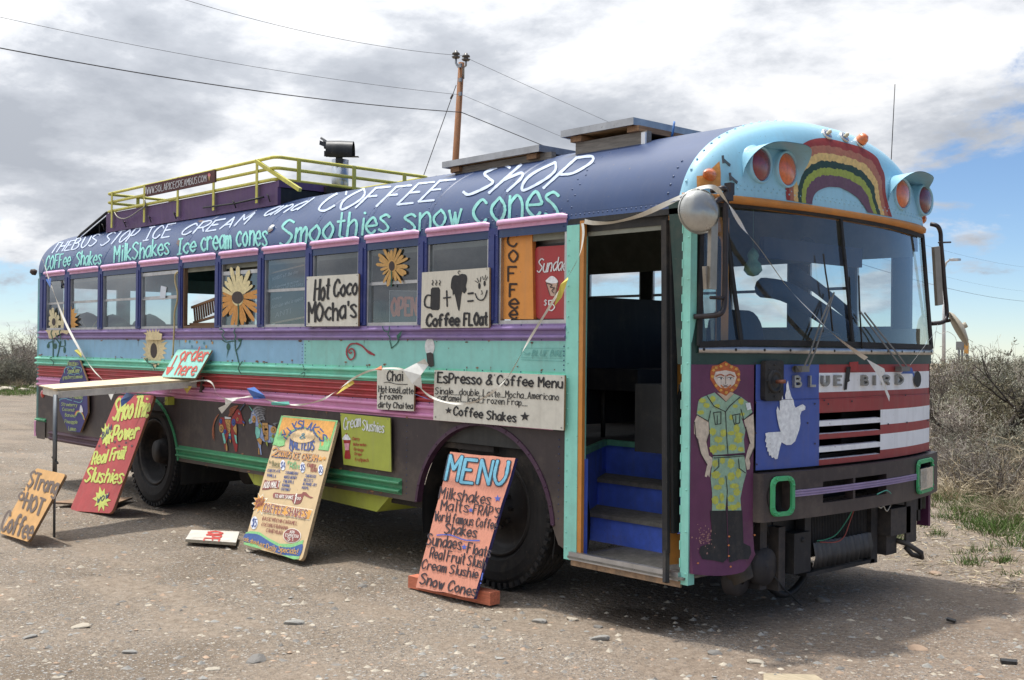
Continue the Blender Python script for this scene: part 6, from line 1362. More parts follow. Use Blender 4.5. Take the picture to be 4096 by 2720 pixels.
# flowers painted on the window glass
GLS = Plane((0, .010, 1), (0, -1, 0))
D = Decal(GLS, c3); sunflower(D, 118, 650, 185, 262, 23, (222, 206, 150), (204, 138, 40), 52, 56, 3, split=-.25, inner=.30); D.line([(125, 710), (128, 800), (122, 905)], 9, GN, level=4)
D.cut(); sunflower(D, 1500, 368, 135, 172, 20, (200, 152, 70), (200, 152, 70), 26, 44, 5, inner=.34); D.line([(1497, 415), (1500, 490), (1498, 552)], 10, GN, level=4)
D.view(c1); D.cut(); sunflower(D, 487, 868, 62, 125, 11, (210, 196, 150), (210, 196, 150), 17, 34, 6, inner=.4); D.poly([(545, 935), (548, 850), (540, 780), (562, 820), (566, 720), (580, 810), (577, 935)], (210, 196, 150))
D.poly([(605, 935), (605, 690), (620, 680), (624, 935)], (210, 196, 150)); D.cut(); D.poly([(622, 935), (622, 760), (640, 725), (645, 760), (672, 745), (664, 790), (694, 790), (670, 830), (700, 840), (668, 870), (706, 900), (670, 905), (690, 932)], (210, 148, 46)); D.ell(630, 908, 10, 20, BR, 2)
D.build('painted_flowers', bus)
# ------------------------------------------------------------------ roof rack
YR, YF = .37, 1.95
rack = empty('roof_rack', (-5.4, 1.1, 2.66), 'purple roof box with a yellow tube railing on the rear half of the bus roof', 'roof rack')
mb = MB(); mb.prism([(-7.12, YR, 2.60), (-3.72, YR, 2.60), (-3.72, YR, 2.795), (-7.12, YR, 2.795)], (0, .03, 0)); mb.box(-7.12, -7.09, YR+.03, YF, 2.60, 2.795); mb.build('box_side', [VIOL], rack)
mb = MB(); mb.box(-3.75, -3.72, YR+.03, YF, 2.60, 2.74); mb.build('box_end', [BLK], rack); mb = MB(); mb.box(-3.72, -3.70, YR, .85, 2.745, 2.80); mb.build('end_board', [VIOL], rack)
mb = MB(); mb.box(-3.70, -3.66, .80, YF, 2.735, 2.79); mb.box(-7.12, -3.74, YR+.03, YF, 2.78, 2.79); mb.build('deck', [wood((46, 38, 34), 1)], rack)
def rail(z, x0, x1, y0, y1, r=.06): 
    pts = []
    for cx, cy, a0 in ((x1-r, y0+r, -90), (x1-r, y1-r, 0), (x0+r, y1-r, 90), (x0+r, y0+r, 180)):
        for k in range(5): a = math.radians(a0+22.5*k); pts.append((cx+r*math.cos(a), cy+r*math.sin(a), z))
    return pts+[pts[0]]
for z in (2.995, 2.905, 2.812): mb = MB(); mb.tube(rail(z, -7.08, -3.74, YR-.008, YF), .0145, 8, cap=False); mb.build('rail', [YEL], rack)
for x in (-6.92, -6.16, -5.45, -4.76, -4.01): mb = MB(); mb.box(x-.018, x+.018, YR-.030, YR-.024, 2.635, 3.0); mb.build('rail_post', [YEL], rack)
for y in (.57, 1.12, 1.66): mb = MB(); mb.box(-3.728, -3.722+.004, y-.018, y+.018, 2.79, 3.0); mb.build('rail_post', [YEL], rack)
for y in (.7, 1.4): mb = MB(); mb.box(-7.1, -7.094, y-.018, y+.018, 2.79, 3.0); mb.build('rail_post', [YEL], rack)
mb = MB(); mb.bar((-4.01, YR-.035, 2.985), P_(.40, *U(c7, 1575, 330)), .03, .03); mb.build('brace', [YEL], rack)
for a, b, y in ((345, 555, .35), (480, 535, .35), (638, 505, .35), (795, 480, .35), (1170, 410, .35), (1385, 370, .35)):
    p = P_(.362, *U(c7, a, b)); mb = MB(); mb.tube([p+Vector((-.02, 0, .0)), p+Vector((0, -.03, .012)), p+Vector((.02, -.03, 0)), p+Vector((.022, -.01, -.05))], .006, 5); mb.build('hook', [BLK], rack)
mb = MB(); mb.tube([P_(.34, *U(c7, 965, 442)), P_(.34, *U(c7, 1165, 415)), P_(.34, *U(c7, 1345, 375))], .008, 6); mb.build('rod', [BLK], rack)
mb = MB(); mb.tube(catmull([P_(.33, *U(c7, a, b)) for a, b in ((405, 470), (425, 500), (465, 512), (510, 495), (560, 460), (600, 430), (595, 390))], 4), .007, 5); mb.build('chain', [metal((150, 145, 135), .5)], rack)
mb = MB(); a = Vector((-7.13, .42, 2.80)); mb.add([(-7.12, .40, 2.80), (-7.12, 1.9, 2.80), (-7.86, 1.9, 2.60), (-7.86, .40, 2.60)], [(0, 1, 2, 3)]); mb.build('rear_flap', [BLK], rack)
mb = MB(); mb.tube([(-7.10, .37, 2.81), (-7.80, .38, 2.63), (-7.88, .38, 2.60), (-7.89, .38, 2.50)], .014, 6); mb.tube([(-7.4, .42, 2.73), (-7.4, .42, 2.62)], .01, 5); mb.build('flap_frame', [BLK], rack)
def board(name, label, cat, px, ys, th, mats, view=(0, 0, 1), r=0.0, nrm=None, group=None, extra=None, chip=0.0):
    """px: TL TR BR BL picture corners with their own depth planes ys -> a flat board with thickness"""
    C = [P_(y, *U(view, *p)) for p, y in zip(px, ys)]; TL, TR, BR, BL = C
    n_ = (TR-TL).cross(BL-TL).normalized(); n_ = n_ if n_.dot(Vector(CAM)-TL) > 0 else -n_
    def B(s, t): 
        p = TL*(1-s)*(1-t)+TR*s*(1-t)+BR*s*t+BL*(1-s)*t; return p-n_*(p-TL).dot(n_)
    w = (TR-TL).length; h = (BL-TL).length; out = []
    if r > 0:
        for cx, cy, a0 in ((1-r/w, r/h, -90), (1-r/w, 1-r/h, 0), (r/w, 1-r/h, 90), (r/w, r/h, 180)):
            for k in range(5): a = math.radians(a0+22.5*k); out.append(B(cx+r/w*math.cos(a), cy+r/h*math.sin(a)))
    else:
        rg = random.Random(len(name)+int(px[0][0])); k4 = [(0, 0), (1, 0), (1, 1), (0, 1)]
        for i in range(4):
            a, b = k4[i], k4[(i+1) % 4]
            for k in range(6): t = k/6; j = (rg.uniform(-1, 1)*chip if 0 < k else 0); out.append(B(a[0]+(b[0]-a[0])*t+(j if i % 2 else 0), a[1]+(b[1]-a[1])*t+(0 if i % 2 else j)))
    mb = MB(); mb.prism(out, -n_*th, 0, 1); org = (BL+BR)/2
    o = mb.build(name, mats, None, label=label, cat=cat, group=group, origin=org)
    return o, Plane(TL, n_)
PLY = wood((150, 116, 80), 0)
# web address board on the rail
o, pl = board('name_board', 'long brown board lettered WWW.SOLARICECREAMBUS.COM wired to the yellow rail', 'sign', [(603, 300), (1037, 203), (1037, 280), (603, 372)], [YR-.035]*4, .018, [wood((86, 46, 48), 0), wood((86, 46, 48), 0)], c7)
D = Decal(pl, c7); D.text('WWW.SOLARICECREAMBUS.COM', (610, 358), (985, 276), (610, 316), 3.4, (196, 196, 200), wob=.2); D.ell(1003, 236, 9, 11, (226, 130, 140)); D.poly([(996, 246), (1010, 245), (1004, 276)], (190, 150, 90)); D.build('painted_lettering', o)
# chimney
ch = empty('stove_chimney', (-3.75, 1.0, 2.70), 'galvanised stove pipe with a torn black sheet metal cowl', 'chimney'); cx, cy = -3.86, 1.10
pc = P_(cy, 1361, 640); cx = pc.x
mb = MB(); mb.tube([(cx, cy, 2.70), (cx, cy, pc.z)], .074, 24); mb.build('pipe', [metal((180, 186, 194), .32)], ch)
axc = Vector((_R.x, _R.y, 0)); fw = Vector((-_F.x, -_F.y, 0)).normalized(); c0 = P_(cy, 1362, 612)
def ring(t, r, a0=-.5, a1=3.35, n=16): return [c0+axc*t+fw*r*math.cos(a)+Vector((0, 0, r*1.05*math.sin(a))) for a in np.linspace(a0, a1, n)]
COWL = paint((36, 38, 42), .4, .3, .3, metal=.5); mb = MB(); mb.grid([ring(-.115, .100), ring(0, .102), ring(.115, .097)]); mb.grid([ring(-.115, .097), ring(.115, .094)]); mb.obox(c0+axc*.10+fw*-.07+Vector((0, 0, -.02)), axc*.05, fw*.03, Vector((0, 0, .002))); mb.build('cowl', [COWL], ch)
mb = MB(); r0 = ring(-.112, .099, .3, 3.3, 7); r1 = ring(-.165, .135, .3, 3.3, 7)
for i in range(6): a, b, c, d = r0[i], r0[i+1], r1[i+1], r1[i]; mb.add([a, b-(b-a)*.04, c-(c-d)*.18, d+(c-d)*.12], [(0, 1, 2, 3)])
mb.obox(c0+fw*.07+Vector((0, 0, -.085)), axc*.03, fw*.006, Vector((0, 0, .035))); mb.build('torn_tabs', [COWL], ch)
# solar panels
def solar(label, x0, x1, y0, y1, z, lift):
    s = empty('solar_panel', ((x0+x1)/2, (y0+y1)/2, z-.08), label, 'solar panel', None); mb = MB(); h = .042
    mb.box(x0, x1, y0, y0+.012, z-h, z); mb.box(x0, x1, y1-.012, y1, z-h, z); mb.box(x0, x0+.012, y0+.012, y1-.012, z-h, z); mb.box(x1-.012, x1, y0+.012, y1-.012, z-h, z); mb.build('panel_frame', [metal((176, 178, 182), .45)], s)
    mb = MB(); mb.box(x0+.012, x1-.012, y0+.012, y1-.012, z-.012, z-.006); mb.build('cells', [paint((24, 30, 60), .15, .1)], s)
    mb = MB(); mb.box(x0+.012, x1-.012, y0+.012, y1-.012, z-.034, z-.022); mb.build('backing_board', [wood((204, 160, 104), 0)], s)
    mb = MB(); mb.box(x0+.07, x1+.05, y0+.06, y0+.10, 2.55, z-.075 if lift else z-h); mb.build('timber_riser', [wood((128, 122, 114), 0)], s)
    for xx in ((x0+.10, x1-.03) if lift else (x0+.1, x1-.1)): mb = MB(); mb.box(xx-.045, xx+.045, y0+.03, y1-.1, z-.075, z-h-.001); mb.build('cross_batten', [wood((150, 112, 76), 1)], s)
    if lift: mb = MB(); mb.box(x1+.02, x1+.05, y0+.045, y0+.058, 2.62, z-.085); mb.build('white_bracket', [WHITEP], s); mb = MB(); q = Vector((x1+.01, y0+.32, z-.03)); mb.tube([q+Vector((0, 0, -.05)), q+Vector((.014, 0, -.02)), q+Vector((.014, .01, .03)), q+Vector((.0, .03, .05))], .007, 5); mb.build('blue_tie', [paint((40, 110, 180), .6)], s)
    return s
solar('front solar panel on a grey timber riser near the cab', -.47, .12, .40, 1.25, 2.775, True); solar('rear lower solar panel on a brown timber riser in the middle of the roof', -1.62, -.66, .40, 1.2, 2.715, False)
# ------------------------------------------------------------------ signs screwed to the bus
BK = (34, 34, 38)
def screws(D, pts): [D.ell(a, b, 4, 5, (120, 118, 112), 1, 8) for a, b in pts]
o, pl = board('painted_sign', 'white board lettered Hot Coco Mocha\'s over the eighth window', 'sign', [(1227, 1107), (1434, 1095), (1432, 1305), (1225, 1305)], [-.03]*4, .014, [CREAMB, PLY])
D = Decal(pl, c3); D.text('Hot', (800, 680), (935, 662), (812, 500), 19, BK); D.text('Coco', (975, 645), (1182, 622), (985, 498), 19, BK); D.text("MOcha's", (752, 868), (1178, 832), (752, 700), 19, BK, wob=.8); screws(D, [(740, 490), (1187, 450), (738, 888), (1180, 882)]); D.build('painted_lettering', o)
o, pl = board('painted_sign', 'white board with mug plus cone equals smiling face, lettered Coffee Float', 'sign', [(1688, 1090), (1957, 1070), (1956, 1310), (1683, 1313)], [-.03]*4, .014, [paint((206, 200, 184), .6, .10, .4, scale=7, grime=.2, grain=(14, 14, 1.2)), PLY])
D = Decal(pl, c5); D.text('Coffee', (15, 1185), (270, 1178), (18, 1095), 17, BK); D.text('FLOat', (305, 1180), (488, 1172), (308, 1085), 17, BK)
D.poly([(48, 895), (60, 882), (110, 880), (120, 900), (117, 1045), (105, 1060), (55, 1058), (42, 1045)], BK); D.line([(48, 945), (18, 945), (0, 985), (8, 1030), (48, 1040)], 13, BK)
for x in (62, 90, 118): D.line([(x-2, 825), (x+6, 840), (x-4, 855), (x+4, 865)], 7, BK)
D.line([(148, 965), (203, 958)], 13, BK); D.line([(172, 908), (176, 1030)], 13, BK); D.line([(340, 930), (380, 926)], 15, BK); D.line([(338, 990), (380, 986)], 15, BK)
D.poly([(212, 810), (235, 785), (262, 788), (290, 775), (325, 785), (332, 825), (322, 870), (328, 900), (310, 930), (290, 925), (268, 1068), (235, 940), (220, 945), (216, 905), (203, 880)], BK, True); D.line([(272, 780), (262, 765), (270, 750), (280, 760)], 5, BK)
D.ell(428, 870, 10, 24, BK); D.ell(469, 850, 9, 22, BK)
for a, b in (((420, 845), (395, 830)), ((426, 840), (412, 810)), ((436, 838), (440, 800)), ((462, 822), (452, 795)), ((470, 820), (478, 785)), ((478, 826), (494, 798))): D.line([a, b], 6, BK)
D.line([(396, 930), (415, 970), (445, 982), (472, 962), (490, 905)], 10, BK); D.line([(445, 905), (452, 930), (442, 935)], 6, BK); screws(D, [(488, 738), (489, 1170)]); D.build('painted_lettering', o)
o, pl = board('painted_sign', 'narrow orange board with COFFEE lettered downwards behind the last window', 'sign', [(1993, 922), (2128, 916), (2134, 1277), (2000, 1277)], [.03]*4, .03, [paint((222, 140, 24), .5, .08, grime=.1), paint((200, 110, 20), .5)])
D = Decal(pl, c5); BKO = (52, 32, 22)
for ch_, a, b, h, w in (('C', 652, 560, 105, 70), ('O', 664, 680, 92, 62), ('F', 656, 832, 112, 62), ('F', 668, 955, 100, 56), ('e', 668, 1046, 110, 62), ('e', 668, 1130, 104, 54)): D.text(ch_, (a, b), (a+w, b), (a, b-h), 15, BKO, wob=.2)
D.build('painted_lettering', o)
o, pl = board('painted_sign', 'red rounded Sundaes sign with a cup and $5 behind the last window', 'sign', [(2140, 988), (2290, 978), (2290, 1275), (2143, 1275)], [.05]*4, .006, [paint((172, 44, 48), .45, .05), paint((150, 40, 40), .5)], r=.03)
D = Decal(pl, c5); D.text('Sundaes', (882, 765), (1150, 742), (900, 662), 9, WHT); D.poly([(950, 835), (965, 812), (995, 792), (1025, 805), (1046, 840), (1036, 905), (1022, 945), (985, 945), (968, 905)], (196, 160, 140), True); D.poly([(950, 835), (965, 812), (995, 792), (1025, 805), (1046, 840), (1000, 850)], (226, 226, 230), True, 1)
D.line([(960, 850), (1000, 862), (985, 880), (1020, 885), (1000, 905), (1015, 925)], 6, BK, level=2); D.line([(952, 840), (985, 946)], 4, BK, level=2); D.line([(1044, 845), (1025, 946)], 4, BK, level=2); D.text('$', (940, 1022), (958, 1022), (940, 982), 5, WHT); D.text('5', (975, 1062), (1022, 1060), (975, 982), 9, WHT); D.build('painted_lettering', o)
mb = MB(); rows = [[(x, .10+.006*math.sin(k*1.25), 1.60+k*.0125) for x in (-.58, -.02)] for k in range(42)]; mb.grid(rows); mb.build('corrugated_sheet', [metal((150, 152, 154), .5)], bus)
o, pl = board('painted_sign', 'small white Chai menu board screwed below the windows', 'sign', [(1508, 1477), (1657, 1483), (1655, 1645), (1508, 1637)], [-.04]*4, .012, [CREAMB, PLY])
D = Decal(pl, c3); D.text('Chai', (1455, 1396), (1590, 1394), (1458, 1308), 10, BK); D.line([(1428, 1412), (1470, 1408), (1540, 1425), (1638, 1428)], 6, BK); D.view(c4); D.text('Hot·Iced·Latte', (1206, 134), (1478, 150), (1208, 84), 6.5, BK); D.text('·Frozen·', (1212, 192), (1390, 190), (1214, 146), 7, BK); D.text('dirty Chai·tea', (1205, 254), (1474, 266), (1207, 208), 6.5, BK); D.build('painted_lettering', o)
o, pl = board('painted_sign', 'wide white Espresso & Coffee Menu board above the front wheel', 'sign', [(1738, 1480), (2258, 1502), (2254, 1722), (1733, 1680)], [-.04]*4, .014, [CREAMB, PLY])
D = Decal(pl, c6); D.text('EsPresso', (226, 195), (485, 205), (228, 136), 9.5, BK); D.text('& Coffee Menu', (520, 205), (972, 226), (522, 148), 9.5, BK); D.text('Single.....double...Latte....Mocha...Americano', (214, 262), (950, 300), (216, 222), 4.6, BK); D.text('caramel.....Iced...Frozen Frap.....', (228, 300), (760, 334), (230, 264), 4.6, BK); D.text('Coffee Shakes', (322, 388), (694, 432), (324, 336), 8.5, BK); D.star(292, 362, 22, BK); D.cut(); D.star(748, 398, 30, BK); D.cut(); screws(D, [(212, 136), (214, 400), (968, 165), (966, 465), (566, 150)]); D.build('painted_lettering', o)
o, pl = board('painted_sign', 'lime green Cream Slushies board on the dark skirt', 'sign', [(1361, 1653), (1561, 1672), (1565, 1888), (1374, 1858)], [-.03]*4, .008, [paint((166, 176, 34), .5, .08), paint((120, 120, 50), .6)])
D = Decal(pl, c4); D.text('Cream', (934, 430), (1065, 402), (936, 340), 8, WHT); D.text('Slushies', (1082, 430), (1250, 452), (1085, 352), 8, WHT)
for t_, a, b, c, d in (('Cherry', 1003, 508, 1055, 24), ('Watermelon', 1008, 552, 1110, 22), ('Orange', 1015, 592, 1088, 24), ('Grape', 1018, 626, 1074, 22), ('Fruitpunch', 1023, 674, 1128, 26)): D.text(t_, (a, b), (c, b+6), (a, b-d), 3.2, (176, 60, 30))
D.poly([(932, 508), (984, 508), (976, 570), (986, 650), (962, 657), (938, 648), (946, 575)], (168, 30, 30), True); D.poly([(938, 535), (978, 535), (972, 590), (946, 590)], (226, 150, 170), level=1); D.poly([(925, 505), (935, 480), (955, 462), (975, 482), (986, 508)], (232, 232, 236), True, 1); D.ell(956, 462, 5, 6, (176, 30, 30), 2, 8); screws(D, [(912, 315), (1278, 345), (1190, 758)]); D.build('painted_lettering', o)
# octagonal board
OCT = [(870, 600), (995, 597), (1090, 855), (1100, 1258), (1002, 1505), (855, 1485), (745, 1230), (748, 855)]
C = [P_(-.045, *U(eo, a, b)) for a, b in OCT]; mb = MB(); mb.prism(C, (0, .018, 0), 0, 1); o = mb.build('painted_sign', [paint((52, 50, 122), .5, .12), PLY], None, label='tall purple-blue octagonal board listing frozen snow cones and real fruit slushies', cat='sign', origin=C[4]); D = Decal(Plane(C[0], (0, -1, 0)), eo); LMC = (164, 184, 110); CYC = (116, 190, 200)
D.text('FROZEN', (853, 668), (955, 668), (855, 622), 6, LMC); D.line([(960, 660), (985, 650), (975, 630), (960, 640), (968, 652)], 6, LMC); D.text('SnowCone', (850, 765), (1000, 752), (852, 700), 7, LMC); D.cut(); D.text('grap,Cherry,Lemonade', (793, 835), (1040, 822), (795, 790), 4.5, LMC)
D.line([(815, 760), (812, 720), (835, 690), (900, 682), (918, 705), (940, 682), (1010, 690), (1030, 715), (1020, 750)], 8, CYC); D.line([(865, 775), (890, 768), (925, 780)], 6, CYC); D.line([(935, 780), (975, 764), (1005, 774)], 6, CYC); D.line([(760, 985), (800, 1000), (860, 985), (910, 1020), (950, 995), (1040, 990)], 8, CYC)
D.text('Real Fruit Slushies', (765, 1058), (1040, 1088), (768, 1008), 5.5, LMC); D.line([(755, 1110), (760, 1088), (830, 1080), (860, 1092), (905, 1102)], 7, CYC); D.line([(930, 1110), (960, 1120), (1010, 1128), (1035, 1105)], 7, CYC)
for t_, a, b, c, h in (('Strawberry', 775, 1168, 972, 40), ('Coconut', 788, 1230, 935, 40), ('Banana', 820, 1302, 948, 40), ('Pineapple', 815, 1385, 975, 44), ('Lemon', 863, 1475, 956, 50)): D.text(t_, (a, b), (c, b+12), (a+2, b-h), 5.5, LMC)
for k, c in enumerate(((220, 110, 60), (226, 200, 90), (80, 160, 110))): D.line([(945+k*9, 1280+k*8), (965+k*6, 1240+k*10), (1010, 1235+k*10), (1045-k*2, 1280+k*8), (1065-k*6, 1345-k*6)], 9, c)
D.poly([(1003, 1245), (1010, 1180), (1020, 1160), (1035, 1185), (1048, 1240), (1030, 1252)], (214, 214, 222), True, 2); D.build('painted_lettering', o)
# ------------------------------------------------------------------ leaning signs
o, pl = board('menu_board', 'salmon pink MENU board leaning against the front wheel', 'sign', [(1801, 1807), (2062, 1832), (1916, 2400), (1663, 2350)], [-.06, -.06, -.285, -.33], .022, [paint((216, 138, 110), .6, .13, .5, scale=7, grime=.35, grain=(14, 14, 1.2)), paint((52, 50, 110), .6)], chip=.006)
D = Decal(pl, c6); LB = (98, 178, 206); MB_ = (60, 46, 60)
D.text('MENU', (272, 778), (628, 812), (302, 636), 17, LB, outline=(44, 56, 74)); BK2 = (56, 46, 54); BLU = (70, 96, 186)
D.text('Milkshakes', (232, 885), (540, 925), (246, 818), 7.5, BK2); D.star(585, 888, 22, BLU); D.text('Malts', (243, 955), (408, 972), (253, 893), 7.5, BK2); D.star(426, 958, 17, BLU); D.text("FRAP'S", (436, 978), (592, 1003), (448, 922), 7.5, BK2)
D.text('World famous Coffee', (205, 1018), (578, 1072), (214, 964), 6.5, BK2); D.text('Shakes', (268, 1094), (456, 1122), (280, 1034), 8.5, BK2); D.line([(222, 1107), (300, 1106), (390, 1136), (478, 1140)], 7, BLU)
D.text('Sundaes', (160, 1164), (364, 1194), (172, 1096), 8, BK2); D.star(386, 1178, 19, BLU); D.text('Floats', (402, 1214), (540, 1240), (414, 1154), 8, BK2); D.text('Real Fruit Slush', (178, 1240), (510, 1308), (190, 1180), 7.5, BK2); D.text('Cream Slushie', (130, 1304), (462, 1366), (142, 1252), 7.5, BK2); D.text('!', (478, 1390), (484, 1392), (490, 1332), 8, BLU); D.text('Snow Cones', (120, 1396), (455, 1476), (136, 1336), 9, BK2); D.build('painted_lettering', o)
a, b_ = Z_(.045, *U(c6, 70, 1375)), Z_(.045, *U(c6, 560, 1480)); mb = MB(); mb.bar(a+Vector((0, .01, -.005)), b_+Vector((0, .01, -.005)), .08, .072); mb.build('foot_block', [wood((206, 112, 76), 0)], o)
mb = MB(); mb.bar((-.62, -.22, .03), (-.62, -.14, .50), .03, .05); mb.build('board_prop', [wood((150, 120, 90), 2)], o)
o, pl = board('menu_board', 'tall cream MILKSHAKES & MALTEDS board leaning on the skirt between the wheels', 'sign', [(1127, 1660), (1353, 1682), (1203, 2242), (975, 2180)], [-.03, -.03, -.42, -.41], .024, [paint((214, 184, 134), .55, .07, .15, grime=.2), wood((176, 150, 112), 0)], r=.035)
D = Decal(pl, em); GL_ = (126, 196, 118); OG = (226, 160, 54); NV = (66, 88, 148); RB = (150, 82, 74)
D.poly([(418, 148), (956, 196), (866, 486), (772, 474), (790, 380), (730, 300), (622, 262), (520, 300), (460, 380), (440, 440), (334, 430)], GL_); D.poly([(435, 165), (936, 208), (858, 460), (800, 462), (800, 380), (735, 292), (622, 250), (510, 290), (448, 380), (430, 425), (354, 415)], OG, level=1)
D.poly([(345, 420), (355, 360), (385, 300), (400, 290), (392, 350), (415, 300), (430, 280), (420, 350), (440, 335), (452, 430), (400, 445)], GL_, level=2); D.poly([(765, 470), (820, 430), (830, 340), (850, 360), (856, 400), (872, 350), (882, 400), (862, 482)], GL_, level=2); D.ell(622, 350, 118, 60, (224, 190, 136), 2)
D.text('MILKSHAKES', (470, 372), (800, 402), (470, 300), 13, NV, mid=(640, 150)); D.text('&', (600, 368), (650, 368), (602, 320), 8, (60, 130, 150), level=3); D.text('MALTEDS', (498, 462), (728, 482), (506, 372), 12, NV); D.line([(500, 462), (525, 485), (510, 380)], 9, NV); 
D.text('2', (330, 532), (378, 536), (345, 456), 11, OG, outline=NV); D.text('SCOOPS', (392, 540), (512, 552), (400, 482), 7, OG, outline=NV); D.text('ICE CREAM', (528, 560), (756, 584), (538, 500), 7, OG, outline=NV); D.star(790, 560, 28, OG, 2); D.star(830, 556, 22, OG, 2); D.line([(360, 546), (440, 552), (510, 556)], 5, NV)
D.text('the', (300, 602), (326, 604), (302, 574), 3, (130, 130, 90)); D.text('Basic', (332, 628), (406, 636), (336, 580), 5, (120, 120, 80)); D.line([(300, 634), (408, 645)], 3, (120, 120, 80)); D.text('Fruit', (482, 612), (560, 618), (484, 584), 7, (110, 176, 120)); D.text('Malt', (500, 652), (592, 656), (502, 614), 7, (110, 176, 120)); D.text('CANDY', (665, 632), (744, 646), (668, 600), 6, RB); D.text('BAR', (700, 678), (758, 688), (702, 640), 6, RB)
for x, y, t_ in ((435, 620, '$4'), (622, 642, '$5'), (794, 664, '$5')): D.ell(x, y, 25, 50, (222, 226, 236), 1); D.text(t_, (x-17, y+26), (x+19, y+28), (x-13, y-28), 5.5, NV, level=2)
for t_, a, b, c, d in (('CHOCOLATE', 288, 682, 410, 690), ('VANILLA', 282, 726, 366, 738), ('STRAWBERRY', 458, 702, 578, 714), ('MIXED BERRY', 446, 744, 564, 754), ('PINEAPPLE', 440, 784, 537, 796), ('BANANA', 428, 820, 497, 828), ('COCONUT', 416, 858, 503, 866), ('SNICKERS', 648, 732, 747, 742), ("REESE'S", 633, 772, 719, 782), ('ALMOND JOY', 623, 808, 753, 822), ('M&Ms', 615, 846, 678, 852)): D.text(t_, (a, b), (c, d), (a+4, b-26), 3.6, NV)
D.poly([(262, 758), (300, 772), (360, 762), (412, 770), (396, 800), (398, 845), (340, 838), (290, 852), (235, 855), (246, 810)], RB); D.text('ADD MALT', (250, 838), (398, 832), (262, 782), 5.5, (236, 230, 220), level=2)
D.poly([(352, 882), (440, 892), (560, 896), (612, 890), (625, 876), (655, 880), (690, 915), (722, 926), (690, 932), (640, 908), (628, 915), (600, 980), (540, 988), (505, 942), (420, 935), (345, 930)], RB, True); D.text('TO ANY SHAKE', (358, 928), (535, 944), (364, 896), 4.2, (236, 230, 220), level=2); D.text('1', (534, 980), (548, 980), (556, 886), 10, (236, 230, 220), level=2); D.text('OO', (568, 950), (604, 954), (574, 922), 4.5, (236, 230, 220), level=2)
D.burst(218, 990, 80, 110, 10, (236, 226, 196), .62); D.burst(218, 990, 70, 98, 10, OG, .62, 1); D.text('WORLD', (176, 990), (256, 962), (182, 950), 4.5, RB, level=3); D.text('FAMOUS', (168, 1030), (250, 1000), (178, 996), 4.5, RB, level=3)
D.poly([(262, 968), (718, 1042), (686, 1144), (600, 1130), (236, 1072)], (236, 222, 190)); D.poly([(268, 976), (712, 1050), (682, 1136), (600, 1122), (242, 1066)], OG, level=1); D.text('COFFEE SHAKES', (250, 1062), (654, 1130), (266, 984), 9, RB, level=2, outline=(236, 222, 190))
for t_, a, b, c, d in (('·BASIC·MOCHA·CARAMEL·', 234, 1140, 575, 1192), ('·COCONUT·BANANA·', 226, 1196, 482, 1236), ('·CANDYBAR·', 270, 1252, 430, 1282)): D.text(t_, (a, b), (c, d), (a+7, b-34), 4, RB)
D.ell(162, 1168, 34, 62, (222, 226, 236), 1, rot=.1); D.text('$5', (140, 1200), (180, 1204), (152, 1130), 7, NV, level=2)
D.ell(522, 1290, 86, 70, (230, 222, 210), 1); D.ell(522, 1290, 79, 63, RB, 2); D.text('ADD', (503, 1266), (548, 1272), (508, 1242), 3.6, (236, 230, 220), level=4); D.text('ESPRESSO', (462, 1296), (588, 1314), (466, 1270), 3.6, (236, 230, 220), level=4); D.text('$1.00', (482, 1336), (540, 1344), (486, 1306), 3.6, (236, 230, 220), level=4)
D.poly([(82, 1258), (130, 1246), (210, 1254), (290, 1310), (400, 1366), (520, 1368), (632, 1330), (612, 1400), (400, 1410), (200, 1310), (76, 1280)], GL_); D.poly([(75, 1276), (140, 1270), (210, 1284), (300, 1340), (400, 1392), (520, 1400), (622, 1372), (594, 1480), (520, 1484), (420, 1466), (300, 1420), (180, 1362), (66, 1346)], (60, 94, 158), True, 1); D.poly([(64, 1352), (180, 1372), (240, 1420), (150, 1398), (62, 1372)], GL_, level=1); D.poly([(420, 1474), (594, 1488), (585, 1512), (540, 1516)], GL_, level=1)
D.text('ask about our', (66, 1338), (268, 1400), (70, 1298), 4.5, (214, 160, 50), level=3); D.text('Daily Specials!', (276, 1424), (574, 1470), (286, 1372), 6, (214, 160, 50), level=3); D.build('painted_lettering', o)
o, pl = board('menu_board', 'tall red Smoothie Power Real Fruit Slushies board leaning in front of the rear wheel', 'sign', [(470, 1583), (620, 1580), (440, 2052), (278, 2042)], [-.13, -.13, -.56, -.56], .022, [paint((176, 62, 62), .6, .14, .3, grime=.35), wood((150, 100, 70), 0)], r=.05)
D = Decal(pl, c2); LY = (190, 200, 74); NVY = (62, 66, 96)
D.text('SMooThie', (884, 552), (1165, 520), (918, 392), 17, LY, wob=.8); D.text('Power', (880, 716), (1078, 690), (906, 600), 17, LY); D.text('Real', (722, 895), (828, 884), (748, 795), 15, LY); D.text('Fruit', (862, 868), (975, 850), (888, 772), 15, LY); D.text('Slushies', (665, 1032), (952, 1046), (700, 925), 15, LY)
D.burst(838, 668, 52, 98, 9, LY, .62, 1); D.text('BAM', (802, 700), (872, 640), (808, 648), 6, NVY, level=3); D.burst(800, 1172, 68, 98, 10, LY, .62, 1); D.text('WOW', (762, 1202), (852, 1160), (770, 1162), 6, NVY, level=3)
for a, b in ((780, 752), (837, 762), (903, 720), (937, 753), (990, 725), (1036, 752)): D.star(a, b, 13, (88, 62, 72))
D.build('painted_lettering', o)
o, pl = board('menu_board', 'small ochre Strong HOT Coffee board leaning on the awning pole', 'sign', [(145, 1872), (263, 1897), (112, 2167), (-1, 2132)], [-1.27, -1.27, -1.53, -1.53], .020, [paint((208, 156, 84), .6, .14, .3, grime=.3), wood((120, 92, 62), 0)], r=.03)
